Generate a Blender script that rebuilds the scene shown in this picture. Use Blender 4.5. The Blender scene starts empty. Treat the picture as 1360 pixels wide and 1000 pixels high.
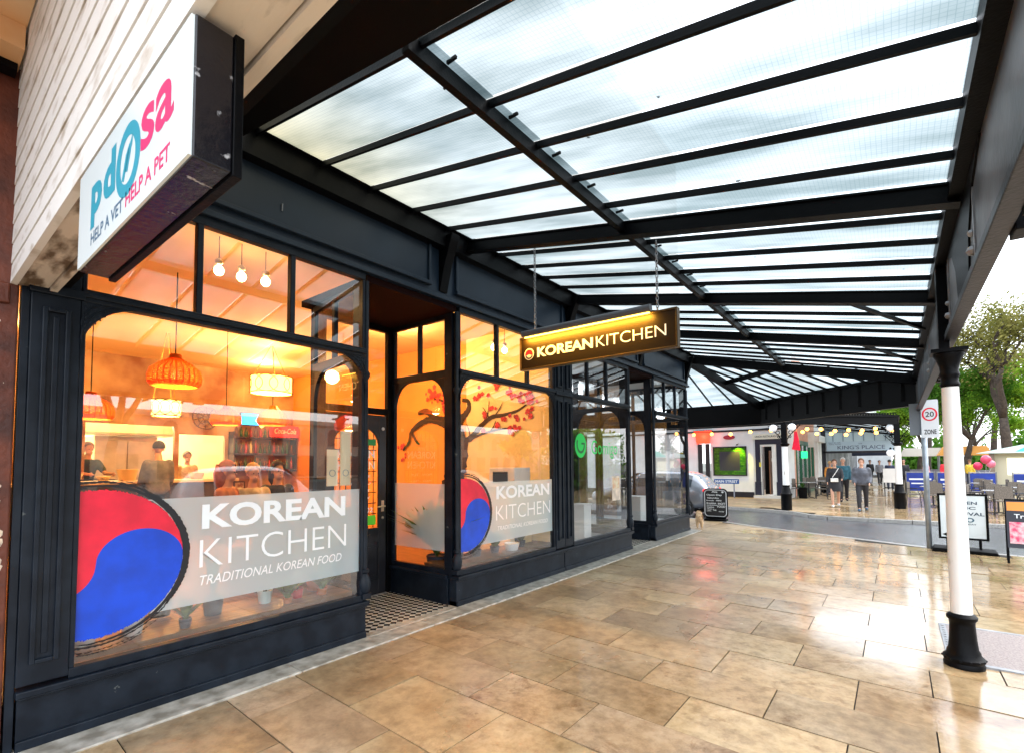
import bpy, math, random
from mathutils import Vector, Matrix, noise
random.seed(7)
PI = math.pi; R = math.radians
S = bpy.context.scene
col = S.collection

# ---------------------------------------------------------------- camera, sky, sun, exposure
cd = bpy.data.cameras.new('camera'); cam = bpy.data.objects.new('camera', cd); col.objects.link(cam)
S.camera = cam
cd.sensor_width = 36; cd.lens = 648.74/1360*36; cd.shift_y = (584.27-500)/1360
cd.clip_start = 0.03; cd.clip_end = 3000
yaw, pit, rol = R(38.126), R(2.813), R(-0.414)
f = Vector((-math.sin(yaw)*math.cos(pit), math.cos(yaw)*math.cos(pit), math.sin(pit)))
rt = Vector((math.cos(yaw), math.sin(yaw), 0)); up = rt.cross(f)
rr = math.cos(rol)*rt + math.sin(rol)*up; uu = -math.sin(rol)*rt + math.cos(rol)*up
cam.matrix_world = Matrix.Translation((0, 0, 1.65)) @ Matrix((rr, uu, -f)).transposed().to_4x4()

SUN_EL, SUN_AZ = R(48), R(62)
W = bpy.data.worlds.new('World'); S.world = W; W.use_nodes = True
nt = W.node_tree; bg = nt.nodes['Background']
sky = nt.nodes.new('ShaderNodeTexSky'); sky.sky_type = 'NISHITA'; sky.sun_disc = False
sky.sun_elevation = SUN_EL; sky.sun_rotation = SUN_AZ; sky.air_density = 1.4; sky.dust_density = 3
tc = nt.nodes.new('ShaderNodeTexCoord'); mpw = nt.nodes.new('ShaderNodeMapping'); mpw.inputs['Scale'].default_value = (1, 1, 2.5)
nz = nt.nodes.new('ShaderNodeTexNoise'); nz.inputs['Scale'].default_value = 2.2; nz.inputs['Detail'].default_value = 6
rp = nt.nodes.new('ShaderNodeValToRGB'); rp.color_ramp.elements[0].position = .3; rp.color_ramp.elements[0].color = (7.8, 8.2, 8.9, 1)
rp.color_ramp.elements[1].position = .7; rp.color_ramp.elements[1].color = (9.2, 9.6, 10.1, 1)
mx = nt.nodes.new('ShaderNodeMix'); mx.data_type = 'RGBA'; mx.inputs[0].default_value = .8
nt.links.new(tc.outputs['Generated'], mpw.inputs[0]); nt.links.new(mpw.outputs[0], nz.inputs['Vector']); nt.links.new(nz.outputs[0], rp.inputs[0])
nt.links.new(sky.outputs[0], mx.inputs[6]); nt.links.new(rp.outputs[0], mx.inputs[7]); nt.links.new(mx.outputs[2], bg.inputs['Color'])
bg.inputs['Strength'].default_value = .15
sl = bpy.data.lights.new('sun', 'SUN'); sl.energy = .7; sl.angle = R(35); sl.color = (1, .98, .95)
so = bpy.data.objects.new('sun', sl); col.objects.link(so)
sd = Vector((math.sin(SUN_AZ)*math.cos(SUN_EL), math.cos(SUN_AZ)*math.cos(SUN_EL), math.sin(SUN_EL)))
so.rotation_euler = sd.to_track_quat('Z', 'Y').to_euler()
S.view_settings.view_transform = 'Standard'; S.view_settings.look = 'None'
S.view_settings.exposure = 1.55; S.view_settings.gamma = 1
S.cycles.max_bounces = 10; S.cycles.transparent_max_bounces = 16; S.cycles.sample_clamp_indirect = 6
S.cycles.use_denoising = True

# ---------------------------------------------------------------- helpers
def setp(b, **k):
    for a, v in k.items():
        b.inputs[a.replace('_', ' ')].default_value = v

def mat(name, c, rough=.6, metal=0., var=.0, vscale=6., c2=None, bump=0., bscale=40., emis=None, es=0., spec=.5, coat=0., mrange=(.35, .65), detail=5, stretch=None, chip=None):
    m = bpy.data.materials.new(name); m.use_nodes = True; t = m.node_tree; b = t.nodes['Principled BSDF']
    c = tuple(c)+(1,)
    setp(b, Base_Color=c, Roughness=rough, Metallic=metal)
    b.inputs['Specular IOR Level'].default_value = spec
    b.inputs['Coat Weight'].default_value = coat
    if emis: b.inputs['Emission Color'].default_value = tuple(emis)+(1,); b.inputs['Emission Strength'].default_value = es
    if var or c2 or bump:
        tcn = t.nodes.new('ShaderNodeTexCoord'); mp = t.nodes.new('ShaderNodeMapping')
        t.links.new(tcn.outputs['Object'], mp.inputs[0])
        if stretch: mp.inputs['Scale'].default_value = stretch
    if var or c2:
        n = t.nodes.new('ShaderNodeTexNoise'); n.inputs['Scale'].default_value = vscale; n.inputs['Detail'].default_value = detail
        r = t.nodes.new('ShaderNodeValToRGB'); r.color_ramp.elements[0].position, r.color_ramp.elements[1].position = mrange
        r.color_ramp.elements[0].color = tuple(x*(1-var) for x in c[:3])+(1,)
        r.color_ramp.elements[1].color = (tuple(c2)+(1,)) if c2 else tuple(min(1, x*(1+var)) for x in c[:3])+(1,)
        if chip: q_ = r.color_ramp.elements.new(chip[0]); q_.color = r.color_ramp.elements[1].color; q_ = r.color_ramp.elements.new(chip[0]+.012); q_.color = tuple(chip[1])+(1,)
        t.links.new(mp.outputs[0], n.inputs['Vector']); t.links.new(n.outputs[0], r.inputs[0]); t.links.new(r.outputs[0], b.inputs['Base Color'])
    if bump:
        n2 = t.nodes.new('ShaderNodeTexNoise'); n2.inputs['Scale'].default_value = bscale; n2.inputs['Detail'].default_value = 4
        bp = t.nodes.new('ShaderNodeBump'); bp.inputs['Strength'].default_value = bump; bp.inputs['Distance'].default_value = .01
        t.links.new(mp.outputs[0], n2.inputs['Vector']); t.links.new(n2.outputs[0], bp.inputs['Height']); t.links.new(bp.outputs[0], b.inputs['Normal'])
    return m

def mixsh(name, fn):
    m = bpy.data.materials.new(name); m.use_nodes = True; t = m.node_tree; t.nodes.clear()
    out = t.nodes.new('ShaderNodeOutputMaterial'); fn(t, out); return m

def glass_fn(f0=.05, tint=(1, 1, 1), rough=0.0):
    def fn(t, out):
        tr = t.nodes.new('ShaderNodeBsdfTransparent'); tr.inputs[0].default_value = tint+(1,)
        gl = t.nodes.new('ShaderNodeBsdfGlossy'); gl.inputs['Roughness'].default_value = rough
        ge = t.nodes.new('ShaderNodeNewGeometry'); dt = t.nodes.new('ShaderNodeVectorMath'); dt.operation = 'DOT_PRODUCT'
        t.links.new(ge.outputs['Normal'], dt.inputs[0]); t.links.new(ge.outputs['Incoming'], dt.inputs[1])
        def M(op, a_, b_=None):
            n = t.nodes.new('ShaderNodeMath'); n.operation = op
            for i, q in enumerate((a_, b_)):
                if q is None: continue
                if isinstance(q, (int, float)): n.inputs[i].default_value = q
                else: t.links.new(q, n.inputs[i])
            return n.outputs[0]
        c = M('ABSOLUTE', dt.outputs['Value']); p5 = M('POWER', M('SUBTRACT', 1.0, c), 5.0)
        F_ = M('ADD', M('MULTIPLY', p5, 1-f0), f0)
        mixn = t.nodes.new('ShaderNodeMixShader')
        t.links.new(F_, mixn.inputs[0]); t.links.new(tr.outputs[0], mixn.inputs[1]); t.links.new(gl.outputs[0], mixn.inputs[2])
        t.links.new(mixn.outputs[0], out.inputs[0])
    return fn

class MB:
    def __init__(s): s.v = []; s.f = []; s.m = []; s.cur = 0; s.M = None
    def mi(s, i): s.cur = i; return s
    def add(s, vs, fs):
        o = len(s.v)
        for p in vs:
            p = Vector(p)
            s.v.append(s.M @ p if s.M else p)
        for q in fs: s.f.append([o+i for i in q]); s.m.append(s.cur)
        return s
    def box(s, x0, x1, y0, y1, z0, z1):
        if x0 > x1: x0, x1 = x1, x0
        if y0 > y1: y0, y1 = y1, y0
        if z0 > z1: z0, z1 = z1, z0
        return s.add([(x0, y0, z0), (x1, y0, z0), (x1, y1, z0), (x0, y1, z0), (x0, y0, z1), (x1, y0, z1), (x1, y1, z1), (x0, y1, z1)],
                     [(0, 3, 2, 1), (4, 5, 6, 7), (0, 1, 5, 4), (1, 2, 6, 5), (2, 3, 7, 6), (3, 0, 4, 7)])
    def bar(s, a, b, w, h, upv=(0, 0, 1)):       # rectangular bar, centred on a-b
        a, b = Vector(a), Vector(b); d = (b-a).normalized(); sd = d.cross(Vector(upv)).normalized(); u = sd.cross(d)
        vs = []
        for p in (a, b):
            for i, j in ((-1, -1), (1, -1), (1, 1), (-1, 1)): vs.append(p+sd*w/2*i+u*h/2*j)
        return s.add(vs, [(3, 2, 1, 0), (4, 5, 6, 7), (0, 1, 5, 4), (1, 2, 6, 5), (2, 3, 7, 6), (3, 0, 4, 7)])
    def tube(s, pts, rad, n=8, cap=True):
        pts = [Vector(p) for p in pts]; vs = []; fs = []
        rs = rad if isinstance(rad, (list, tuple)) else [rad]*len(pts)
        pu = None
        for i, p in enumerate(pts):
            d = (pts[min(i+1, len(pts)-1)]-pts[max(i-1, 0)]).normalized()
            if pu is None: pu = d.orthogonal().normalized()
            u = (pu-d*pu.dot(d)).normalized(); pu = u; w = d.cross(u)
            for k in range(n):
                a = 2*PI*k/n; vs.append(p+(u*math.cos(a)+w*math.sin(a))*rs[i])
        for i in range(len(pts)-1):
            for k in range(n): fs.append((i*n+k, i*n+(k+1) % n, (i+1)*n+(k+1) % n, (i+1)*n+k))
        if cap: fs.append(tuple(range(n))[::-1]); fs.append(tuple((len(pts)-1)*n+k for k in range(n)))
        return s.add(vs, fs)
    def lathe(s, prof, c=(0, 0, 0), n=20, cap=True):       # prof: (r, z)
        vs = []; fs = []
        for r, z in prof:
            for k in range(n):
                a = 2*PI*k/n; vs.append((c[0]+r*math.cos(a), c[1]+r*math.sin(a), c[2]+z))
        for i in range(len(prof)-1):
            for k in range(n): fs.append((i*n+k, i*n+(k+1) % n, (i+1)*n+(k+1) % n, (i+1)*n+k))
        if cap: fs.append(tuple(range(n))[::-1]); fs.append(tuple((len(prof)-1)*n+k for k in range(n)))
        return s.add(vs, fs)
    def prism(s, poly, o, u, v, w):     # polygon in u,v plane extruded along w
        o, u, v, w = map(Vector, (o, u, v, w)); n = len(poly)
        vs = [o+u*a+v*b for a, b in poly]+[o+u*a+v*b+w for a, b in poly]
        fs = [tuple(range(n)), tuple(range(2*n-1, n-1, -1))]+[(i, (i+1) % n, n+(i+1) % n, n+i)[::-1] for i in range(n)]
        return s.add(vs, fs)
    def ball(s, c, r, n=12, sc=(1, 1, 1)):
        prof = []
        vs = []; fs = []; c = Vector(c); h = n//2
        for i in range(h+1):
            t = PI*i/h
            for k in range(n):
                a = 2*PI*k/n; vs.append(c+Vector((r*sc[0]*math.sin(t)*math.cos(a), r*sc[1]*math.sin(t)*math.sin(a), -r*sc[2]*math.cos(t))))
        for i in range(h):
            for k in range(n): fs.append((i*n+k, i*n+(k+1) % n, (i+1)*n+(k+1) % n, (i+1)*n+k))
        return s.add(vs, fs)
    def quad(s, a, b, c, d): return s.add([a, b, c, d], [(0, 1, 2, 3)])
    def build(s, name, mats, parent=None, smooth=False, bevel=0, loc=None, autosm=False):
        me = bpy.data.meshes.new(name); me.from_pydata([tuple(p) for p in s.v], [], s.f)
        if not isinstance(mats, (list, tuple)): mats = [mats]
        for m in mats: me.materials.append(m)
        for p, i in zip(me.polygons, s.m): p.material_index = i; p.use_smooth = smooth
        me.validate()
        if autosm and smooth: me.set_sharp_from_angle(angle=R(40))
        o = bpy.data.objects.new(name, me); col.objects.link(o)
        if parent: o.parent = parent
        if loc: o.location = loc
        if bevel:
            b = o.modifiers.new('bevel', 'BEVEL'); b.width = bevel; b.segments = 2; b.limit_method = 'ANGLE'; b.angle_limit = R(50); b.harden_normals = False
        return o

def tag(o, label=None, cat=None, group=None, kind=None):
    if label: o['label'] = label
    if cat: o['category'] = cat
    if group: o['group'] = group
    if kind: o['kind'] = kind
    return o
def empty(name, loc=(0, 0, 0), rz=0, label=None, cat=None, group=None):
    o = bpy.data.objects.new(name, None); col.objects.link(o); o.location = loc; o.rotation_euler = (0, 0, rz); o.empty_display_size = .2
    return tag(o, label, cat, group)
def copy_tree(o, parent=None):
    c = o.copy(); col.objects.link(c)
    if parent: c.parent = parent
    for ch in list(o.children): copy_tree(ch, c)
    return c
def place(o, loc, rz=0, label=None, group=None, sc=None):
    o.location = loc; o.rotation_euler = (0, 0, rz)
    if sc: o.scale = (sc, sc, sc)
    return tag(o, label, None, group)

_tc = {}
def text_data(s, off=0.0, shear=0.0):
    k = (s, off, shear)
    if k in _tc: return _tc[k]
    cu = bpy.data.curves.new('lettering', 'FONT'); cu.body = s; cu.size = 1; cu.offset = off; cu.shear = shear; cu.resolution_u = 4
    o = bpy.data.objects.new('lettering', cu); col.objects.link(o)
    bpy.context.view_layer.update()
    me = bpy.data.meshes.new_from_object(o.evaluated_get(bpy.context.evaluated_depsgraph_get()))
    vs = [v.co.copy() for v in me.vertices]; fs = [tuple(p.vertices) for p in me.polygons]
    bpy.data.objects.remove(o); bpy.data.meshes.remove(me)
    x0 = min(v.x for v in vs); x1 = max(v.x for v in vs); y0 = min(v.y for v in vs); y1 = max(v.y for v in vs)
    _tc[k] = (vs, fs, x0, x1, y0, y1); return _tc[k]
def text(mb, s, o, u, v, w, h, off=0., shear=0., keep=False):
    """letters s fitted in the box at o, width w along u, height h along v"""
    vs, fs, x0, x1, y0, y1 = text_data(s, off, shear); o, u, v = Vector(o), Vector(u).normalized(), Vector(v).normalized()
    sx = w/(x1-x0); sy = h/(y1-y0)
    mb.add([o+u*(p.x-x0)*sx+v*(p.y-y0)*sy for p in vs], fs)
    return mb

# ---------------------------------------------------------------- materials
navy = mat('navy_paint', (.0035, .007, .0135), .42, spec=.25, c2=(.009, .015, .025), mrange=(.40, .62), detail=10, vscale=7, chip=(.73, (.10, .11, .11)), bump=.08, bscale=25)
navyf = mat('navy_fascia_paint', (.009, .019, .036), .38, spec=.32, var=.18, vscale=1.5, bump=.05, bscale=12)
black = mat('black_painted_iron', (.0012, .0014, .0022), .45, spec=.12, var=.4, vscale=8, bump=.15, bscale=60)
blackm = mat('black_matt', (.003, .003, .0035), .7, spec=.1)
whitep = mat('white_post_paint', (.42, .36, .28), .42, c2=(.78, .78, .76), vscale=9, mrange=(.29, .37), detail=10, bump=.25, bscale=22, stretch=(1, 1, .35))
white = mat('white_paint', (.78, .78, .76), .5, var=.05, vscale=3)
grey = mat('grey_metal', (.3, .31, .33), .4, metal=.6, var=.2, vscale=9)
steel = mat('brushed_steel', (.6, .55, .45), .3, metal=.8, var=.1, vscale=4)
orangew = mat('orange_wall_paint', (.80, .34, .07), .7, var=.12, vscale=1.2)
creamw = mat('cream_wall', (.85, .68, .36), .7, var=.08, vscale=2)
ceilm = mat('ceiling_paint', (.85, .62, .36), .7, var=.06, vscale=1)
woodf = mat('wood_floor', (.22, .1, .045), .4, var=.35, vscale=5, stretch=(.6, 8, 1))
kitm = mat('kitchen_wall_tiles', (.85, .78, .6), .3)
winglass = mixsh('window_glass', glass_fn(.17, (.97, .98, .98)))
dullglass = mixsh('plain_glass', glass_fn(.06, (.95, .97, .97)))

def roofglass():
    def fn(t, out):
        tcn = t.nodes.new('ShaderNodeTexCoord')
        n = t.nodes.new('ShaderNodeTexNoise'); n.inputs['Scale'].default_value = 1.3; n.inputs['Detail'].default_value = 6
        mp = t.nodes.new('ShaderNodeMapping'); mp.inputs['Scale'].default_value = (.5, 2.2, 1)
        t.links.new(tcn.outputs['Object'], mp.inputs[0]); t.links.new(mp.outputs[0], n.inputs['Vector'])
        r = t.nodes.new('ShaderNodeValToRGB'); e = r.color_ramp.elements
        e[0].position = .34; e[0].color = (.145, .18, .185, 1); e[1].position = .62; e[1].color = (.355, .395, .405, 1)
        t.links.new(n.outputs[0], r.inputs[0])
        # algae-yellow dirt close to the wall in the first bays
        sp = t.nodes.new('ShaderNodeSeparateXYZ'); t.links.new(tcn.outputs['Object'], sp.inputs[0])
        mr = t.nodes.new('ShaderNodeMapRange'); mr.inputs['From Min'].default_value = -2.6; mr.inputs['From Max'].default_value = -4.1
        mr2 = t.nodes.new('ShaderNodeMapRange'); mr2.inputs['From Min'].default_value = 4.2; mr2.inputs['From Max'].default_value = 2.2
        t.links.new(sp.outputs[0], mr.inputs['Value']); t.links.new(sp.outputs[1], mr2.inputs['Value'])
        mu = t.nodes.new('ShaderNodeMath'); mu.operation = 'MULTIPLY'; t.links.new(mr.outputs[0], mu.inputs[0]); t.links.new(mr2.outputs[0], mu.inputs[1])
        mu2 = t.nodes.new('ShaderNodeMath'); mu2.operation = 'MULTIPLY'; t.links.new(mu.outputs[0], mu2.inputs[0]); t.links.new(n.outputs[0], mu2.inputs[1])
        cm = t.nodes.new('ShaderNodeMix'); cm.data_type = 'RGBA'; cm.inputs[7].default_value = (.42, .30, .05, 1)
        t.links.new(mu2.outputs[0], cm.inputs[0]); t.links.new(r.outputs[0], cm.inputs[6])
        # wired glass: fine grid
        br = t.nodes.new('ShaderNodeTexBrick'); br.offset = 0; br.inputs['Scale'].default_value = 1; br.inputs['Brick Width'].default_value = .025; br.inputs['Row Height'].default_value = .025
        br.inputs['Mortar Size'].default_value = .0016; br.inputs['Color1'].default_value = (1, 1, 1, 1); br.inputs['Color2'].default_value = (1, 1, 1, 1); br.inputs['Mortar'].default_value = (.5, .6, .66, 1)
        t.links.new(tcn.outputs['Object'], br.inputs['Vector'])
        cm2 = t.nodes.new('ShaderNodeMix'); cm2.data_type = 'RGBA'; cm2.blend_type = 'MULTIPLY'; cm2.inputs[0].default_value = .45
        t.links.new(cm.outputs[2], cm2.inputs[6]); t.links.new(br.outputs[0], cm2.inputs[7])
        tl = t.nodes.new('ShaderNodeBsdfTranslucent'); tr = t.nodes.new('ShaderNodeBsdfTransparent'); ms = t.nodes.new('ShaderNodeMixShader'); ms.inputs[0].default_value = .22
        t.links.new(cm2.outputs[2], tl.inputs[0]); t.links.new(cm2.outputs[2], tr.inputs[0])
        t.links.new(tl.outputs[0], ms.inputs[1]); t.links.new(tr.outputs[0], ms.inputs[2]); t.links.new(ms.outputs[0], out.inputs[0])
    return mixsh('wired_roof_glass', fn)
roofg = roofglass()

def vinyl(name, c, a, tl=.5, emis=0):
    """sticker film: a = share of the film, rest see-through"""
    def fn(t, out):
        tr = t.nodes.new('ShaderNodeBsdfTransparent'); d = t.nodes.new('ShaderNodeBsdfDiffuse'); d.inputs[0].default_value = tuple(c)+(1,)
        l = t.nodes.new('ShaderNodeBsdfTranslucent'); l.inputs[0].default_value = tuple(c)+(1,)
        m1 = t.nodes.new('ShaderNodeMixShader'); m1.inputs[0].default_value = tl
        m2 = t.nodes.new('ShaderNodeMixShader'); m2.inputs[0].default_value = a
        t.links.new(d.outputs[0], m1.inputs[1]); t.links.new(l.outputs[0], m1.inputs[2])
        t.links.new(tr.outputs[0], m2.inputs[1]); t.links.new(m1.outputs[0], m2.inputs[2]); t.links.new(m2.outputs[0], out.inputs[0])
    return mixsh(name, fn)
frost = vinyl('frosted_film', (.76, .93, 1.0), .60, .35)
wvinyl = mat('white_vinyl', (.9, .95, .98), .4, emis=(.9, .95, 1), es=0)
redv = mat('red_vinyl', (.80, .012, .045), .3, var=.12, vscale=6)
bluev = mat('blue_vinyl', (.0, .06, .60), .3, var=.15, vscale=6)
inkv = mat('black_brush_vinyl', (.006, .007, .012), .35)
greenv = mat('green_vinyl', (.0, .72, .10), .4)

def paving(name, tint=(1, 1, 1), wet=.5):
    m = bpy.data.materials.new(name); m.use_nodes = True; t = m.node_tree; b = t.nodes['Principled BSDF']
    tcn = t.nodes.new('ShaderNodeTexCoord')
    at = t.nodes.new('ShaderNodeAttribute'); at.attribute_name = 'tint'
    def nz(sc, det, rough=.5, dist=0, perslab=True):
        n = t.nodes.new('ShaderNodeTexNoise'); n.inputs['Scale'].default_value = sc; n.inputs['Detail'].default_value = det; n.inputs['Roughness'].default_value = rough; n.inputs['Distortion'].default_value = dist
        t.links.new(off.outputs[0] if perslab else tcn.outputs['Object'], n.inputs['Vector']); return n
    off = t.nodes.new('ShaderNodeVectorMath'); off.operation = 'MULTIPLY_ADD'; off.inputs[1].default_value = (57, 83, 31)
    t.links.new(at.outputs['Color'], off.inputs[0]); t.links.new(tcn.outputs['Object'], off.inputs[2])
    n1 = nz(1.1, 9, .66, .2); n2 = nz(9, 6, .7); n3 = nz(.55, 5, .55, .3, False); n4 = nz(60, 3)
    r = t.nodes.new('ShaderNodeValToRGB'); e = r.color_ramp.elements
    e[0].position = .3; e[0].color = (.28*tint[0], .19*tint[1], .10*tint[2], 1); e[1].position = .72; e[1].color = (.52*tint[0], .43*tint[1], .30*tint[2], 1)
    k = e.new(.5); k.color = (.42*tint[0], .315*tint[1], .19*tint[2], 1)
    t.links.new(n1.outputs[0], r.inputs[0])
    r2 = t.nodes.new('ShaderNodeValToRGB'); e = r2.color_ramp.elements; e[0].position = .32; e[0].color = (.5, .44, .38, 1); e[1].position = .6; e[1].color = (1.08, 1.05, 1, 1)
    t.links.new(n2.outputs[0], r2.inputs[0])
    a = t.nodes.new('ShaderNodeMix'); a.data_type = 'RGBA'; a.blend_type = 'MULTIPLY'; a.inputs[0].default_value = .75
    t.links.new(r.outputs[0], a.inputs[6]); t.links.new(r2.outputs[0], a.inputs[7])
    c = t.nodes.new('ShaderNodeMix'); c.data_type = 'RGBA'; c.blend_type = 'MULTIPLY'; c.inputs[0].default_value = 1
    t.links.new(a.outputs[2], c.inputs[6]); t.links.new(at.outputs[0], c.inputs[7]); t.links.new(c.outputs[2], b.inputs['Base Color'])
    # small stains and trodden gum
    vo = t.nodes.new('ShaderNodeTexVoronoi'); vo.inputs['Scale'].default_value = 5.5; t.links.new(tcn.outputs['Object'], vo.inputs['Vector'])
    vr = t.nodes.new('ShaderNodeValToRGB'); e = vr.color_ramp.elements; e[0].position = .06; e[0].color = (.42, .38, .34, 1); e[1].position = .10; e[1].color = (1, 1, 1, 1); t.links.new(vo.outputs['Distance'], vr.inputs[0])
    n5 = nz(2.6, 7, .7, .6); r5 = t.nodes.new('ShaderNodeValToRGB'); e = r5.color_ramp.elements; e[0].position = .30; e[0].color = (.50, .38, .28, 1); e[1].position = .43; e[1].color = (1, 1, 1, 1); t.links.new(n5.outputs[0], r5.inputs[0])
    d1 = t.nodes.new('ShaderNodeMix'); d1.data_type = 'RGBA'; d1.blend_type = 'MULTIPLY'; d1.inputs[0].default_value = .45; t.links.new(c.outputs[2], d1.inputs[6]); t.links.new(vr.outputs[0], d1.inputs[7])
    d2 = t.nodes.new('ShaderNodeMix'); d2.data_type = 'RGBA'; d2.blend_type = 'MULTIPLY'; d2.inputs[0].default_value = .9; t.links.new(d1.outputs[2], d2.inputs[6]); t.links.new(r5.outputs[0], d2.inputs[7]); t.links.new(d2.outputs[2], b.inputs['Base Color'])
    # wetness: film of water with drier islands; wetter towards the street side
    sp = t.nodes.new('ShaderNodeSeparateXYZ'); t.links.new(tcn.outputs['Object'], sp.inputs[0])
    mr = t.nodes.new('ShaderNodeMapRange'); mr.inputs['From Min'].default_value = -3.6; mr.inputs['From Max'].default_value = -.2; mr.inputs['To Min'].default_value = .22; mr.inputs['To Max'].default_value = -.2
    t.links.new(sp.outputs[0], mr.inputs['Value'])
    ad = t.nodes.new('ShaderNodeMath'); ad.operation = 'ADD'; t.links.new(n3.outputs[0], ad.inputs[0]); t.links.new(mr.outputs[0], ad.inputs[1])
    rr_ = t.nodes.new('ShaderNodeValToRGB'); e = rr_.color_ramp.elements; e[0].position = .38; e[0].color = (.10,)*3+(1,); e[1].position = .62; e[1].color = (.40,)*3+(1,)
    t.links.new(ad.outputs[0], rr_.inputs[0]); t.links.new(rr_.outputs[0], b.inputs['Roughness'])
    b.inputs['Specular IOR Level'].default_value = .75
    bp = t.nodes.new('ShaderNodeBump'); bp.inputs['Strength'].default_value = .35; bp.inputs['Distance'].default_value = .010
    su = t.nodes.new('ShaderNodeMath'); su.operation = 'ADD'; t.links.new(n2.outputs[0], su.inputs[0])
    m4 = t.nodes.new('ShaderNodeMath'); m4.operation = 'MULTIPLY'; m4.inputs[1].default_value = .25; t.links.new(n4.outputs[0], m4.inputs[0]); t.links.new(m4.outputs[0], su.inputs[1])
    t.links.new(rr_.outputs[0], bp.inputs['Strength'])
    t.links.new(su.outputs[0], bp.inputs['Height']); t.links.new(bp.outputs[0], b.inputs['Normal'])
    return m
pave = paving('wet_sandstone_flags')
asphalt = mat('wet_asphalt', (.055, .06, .068), .22, var=.3, vscale=3, bump=.35, bscale=120, spec=.7)
kerbm = mat('granite_kerb', (.3, .29, .27), .3, var=.25, vscale=30)
mortar = mat('dark_joint', (.025, .02, .015), .7, spec=.1)

F = -4.05        # plane of the shopfronts
# ---------------------------------------------------------------- ground
KN = [(-16, 15.6), (-6, 15.3), (-3.9, 14.6), (-2.8, 13.9), (-1.5, 13.3), (-.6, 12.9), (.45, 12.4), (1.6, 12.2), (3.6, 12.0), (3.9, 10), (3.9, -8)]
KF = [(-30, 20.6), (-9, 20.2), (-5.15, 19.6), (-3.3, 19.0), (-2.7, 18.7), (-2.2, 18.0), (-1.7, 17.75), (.3, 17.7), (2.5, 17.9), (40, 18.2)]
def flat(name, pts, z, m, kind='structure'):
    mb = MB(); mb.add([(x, y, z) for x, y in pts], [tuple(range(len(pts)))]); o = mb.build(name, m); tag(o, kind=kind); return o
flat('ground', [(-1500, -1500), (1500, -1500), (1500, 1500), (-1500, 1500)], -.125, mat('ground_far', (.07, .075, .06), .8, var=.3, vscale=.02))
flat('road', [(-60, -30), (60, -30), (60, 20.7), (-60, 20.7)], -.1, asphalt)
def tri_poly(name, top, m, z):
    from mathutils.geometry import tessellate_polygon
    tr = tessellate_polygon([[Vector((x, y, 0)) for x, y in top]])
    mb = MB(); fs = []
    for t3 in tr:
        a, b_, c = [Vector((top[i][0], top[i][1], 0)) for i in t3]
        fs.append(t3 if (b_-a).cross(c-a).z > 0 else t3[::-1])
    mb.add([(x, y, z) for x, y in top], fs); return mb.build(name, m)
tag(tri_poly('pavement_bed', [(-16, -8)]+KN, mortar, -.008), kind='structure')
def inside(p, poly):
    c = False; n = len(poly)
    for i in range(n):
        (x1, y1), (x2, y2) = poly[i], poly[(i+1) % n]
        if (y1 > p[1]) != (y2 > p[1]) and p[0] < (x2-x1)*(p[1]-y1)/(y2-y1)+x1: c = not c
    return c
def clip_poly(poly, a, b):      # keep the left side of a->b
    out = []; d = (b[0]-a[0], b[1]-a[1])
    sd = lambda p: d[0]*(p[1]-a[1])-d[1]*(p[0]-a[0])
    for i in range(len(poly)):
        p, q = poly[i], poly[(i+1) % len(poly)]; sp_, sq = sd(p), sd(q)
        if sp_ >= 0: out.append(p)
        if sp_*sq < 0: t = sp_/(sp_-sq); out.append((p[0]+(q[0]-p[0])*t, p[1]+(q[1]-p[1])*t))
    return out
def slabs(name, rows, xfun, keep, m, zz=0.):
    me_v = []; me_f = []; cols = []
    for r in range(len(rows)-1):
        y0, y1 = rows[r], rows[r+1]; xs = xfun(r)
        for i in range(len(xs)-1):
            x0, x1 = xs[i], xs[i+1]; g = .0042
            poly = [(x0+g, y0+g), (x1-g, y0+g), (x1-g, y1-g), (x0+g, y1-g)]
            poly = [(x, y-.035*(x-F)) for x, y in poly]
            poly = keep(poly)
            if len(poly) < 3: continue
            base = len(me_v); z = zz+random.uniform(-.002, .002); n = len(poly); sx_, sy_ = random.gauss(0, .0028), random.gauss(0, .0028)
            me_v += [(x, y, z+(x-poly[0][0])*sx_+(y-poly[0][1])*sy_) for x, y in poly]+[(x, y, z-.03) for x, y in poly]
            b = random.uniform(.74, 1.1); t = (b*random.uniform(1.0, 1.05), b, b*random.uniform(.90, 1.02), 1)
            me_f.append(tuple(range(base, base+n))); cols += [t]*n
            for k in range(n):
                me_f.append((base+k, base+n+k, base+n+(k+1) % n, base+(k+1) % n)); cols += [t]*4
    me = bpy.data.meshes.new(name); me.from_pydata(me_v, [], me_f); me.materials.append(m)
    ca = me.color_attributes.new('tint', 'FLOAT_COLOR', 'CORNER')
    for i, c in enumerate(cols): ca.data[i].color = c
    o = bpy.data.objects.new(name, me); col.objects.link(o); tag(o, kind='structure'); return o
rows = [-4.0]
while rows[-1] < 15.8: rows.append(rows[-1]+random.choice((.5, .56, .62)))
def xs_near(r):
    o = (.24 if r % 2 else -.12)+random.uniform(-.05, .05)
    a = [-6.2+o, -5.2+o, -4.4+o, -3.85] if 0 else [-16+o]+[-15+o+i*.95 for i in range(11)]+[-4.35]
    j = lambda: random.uniform(-.05, .05)
    if r % 2: return a+[-3.86, -3.0+j(), -2.1+j(), -1.2+j(), -.28, .62+j(), 1.5+j(), 2.4+j(), 3.3, 3.9]
    return a+[-3.86, -3.42+j(), -2.5+j(), -1.62+j(), -.74+j()*.6, .18+j(), 1.1+j(), 2.0+j(), 2.9, 3.9]
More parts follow.
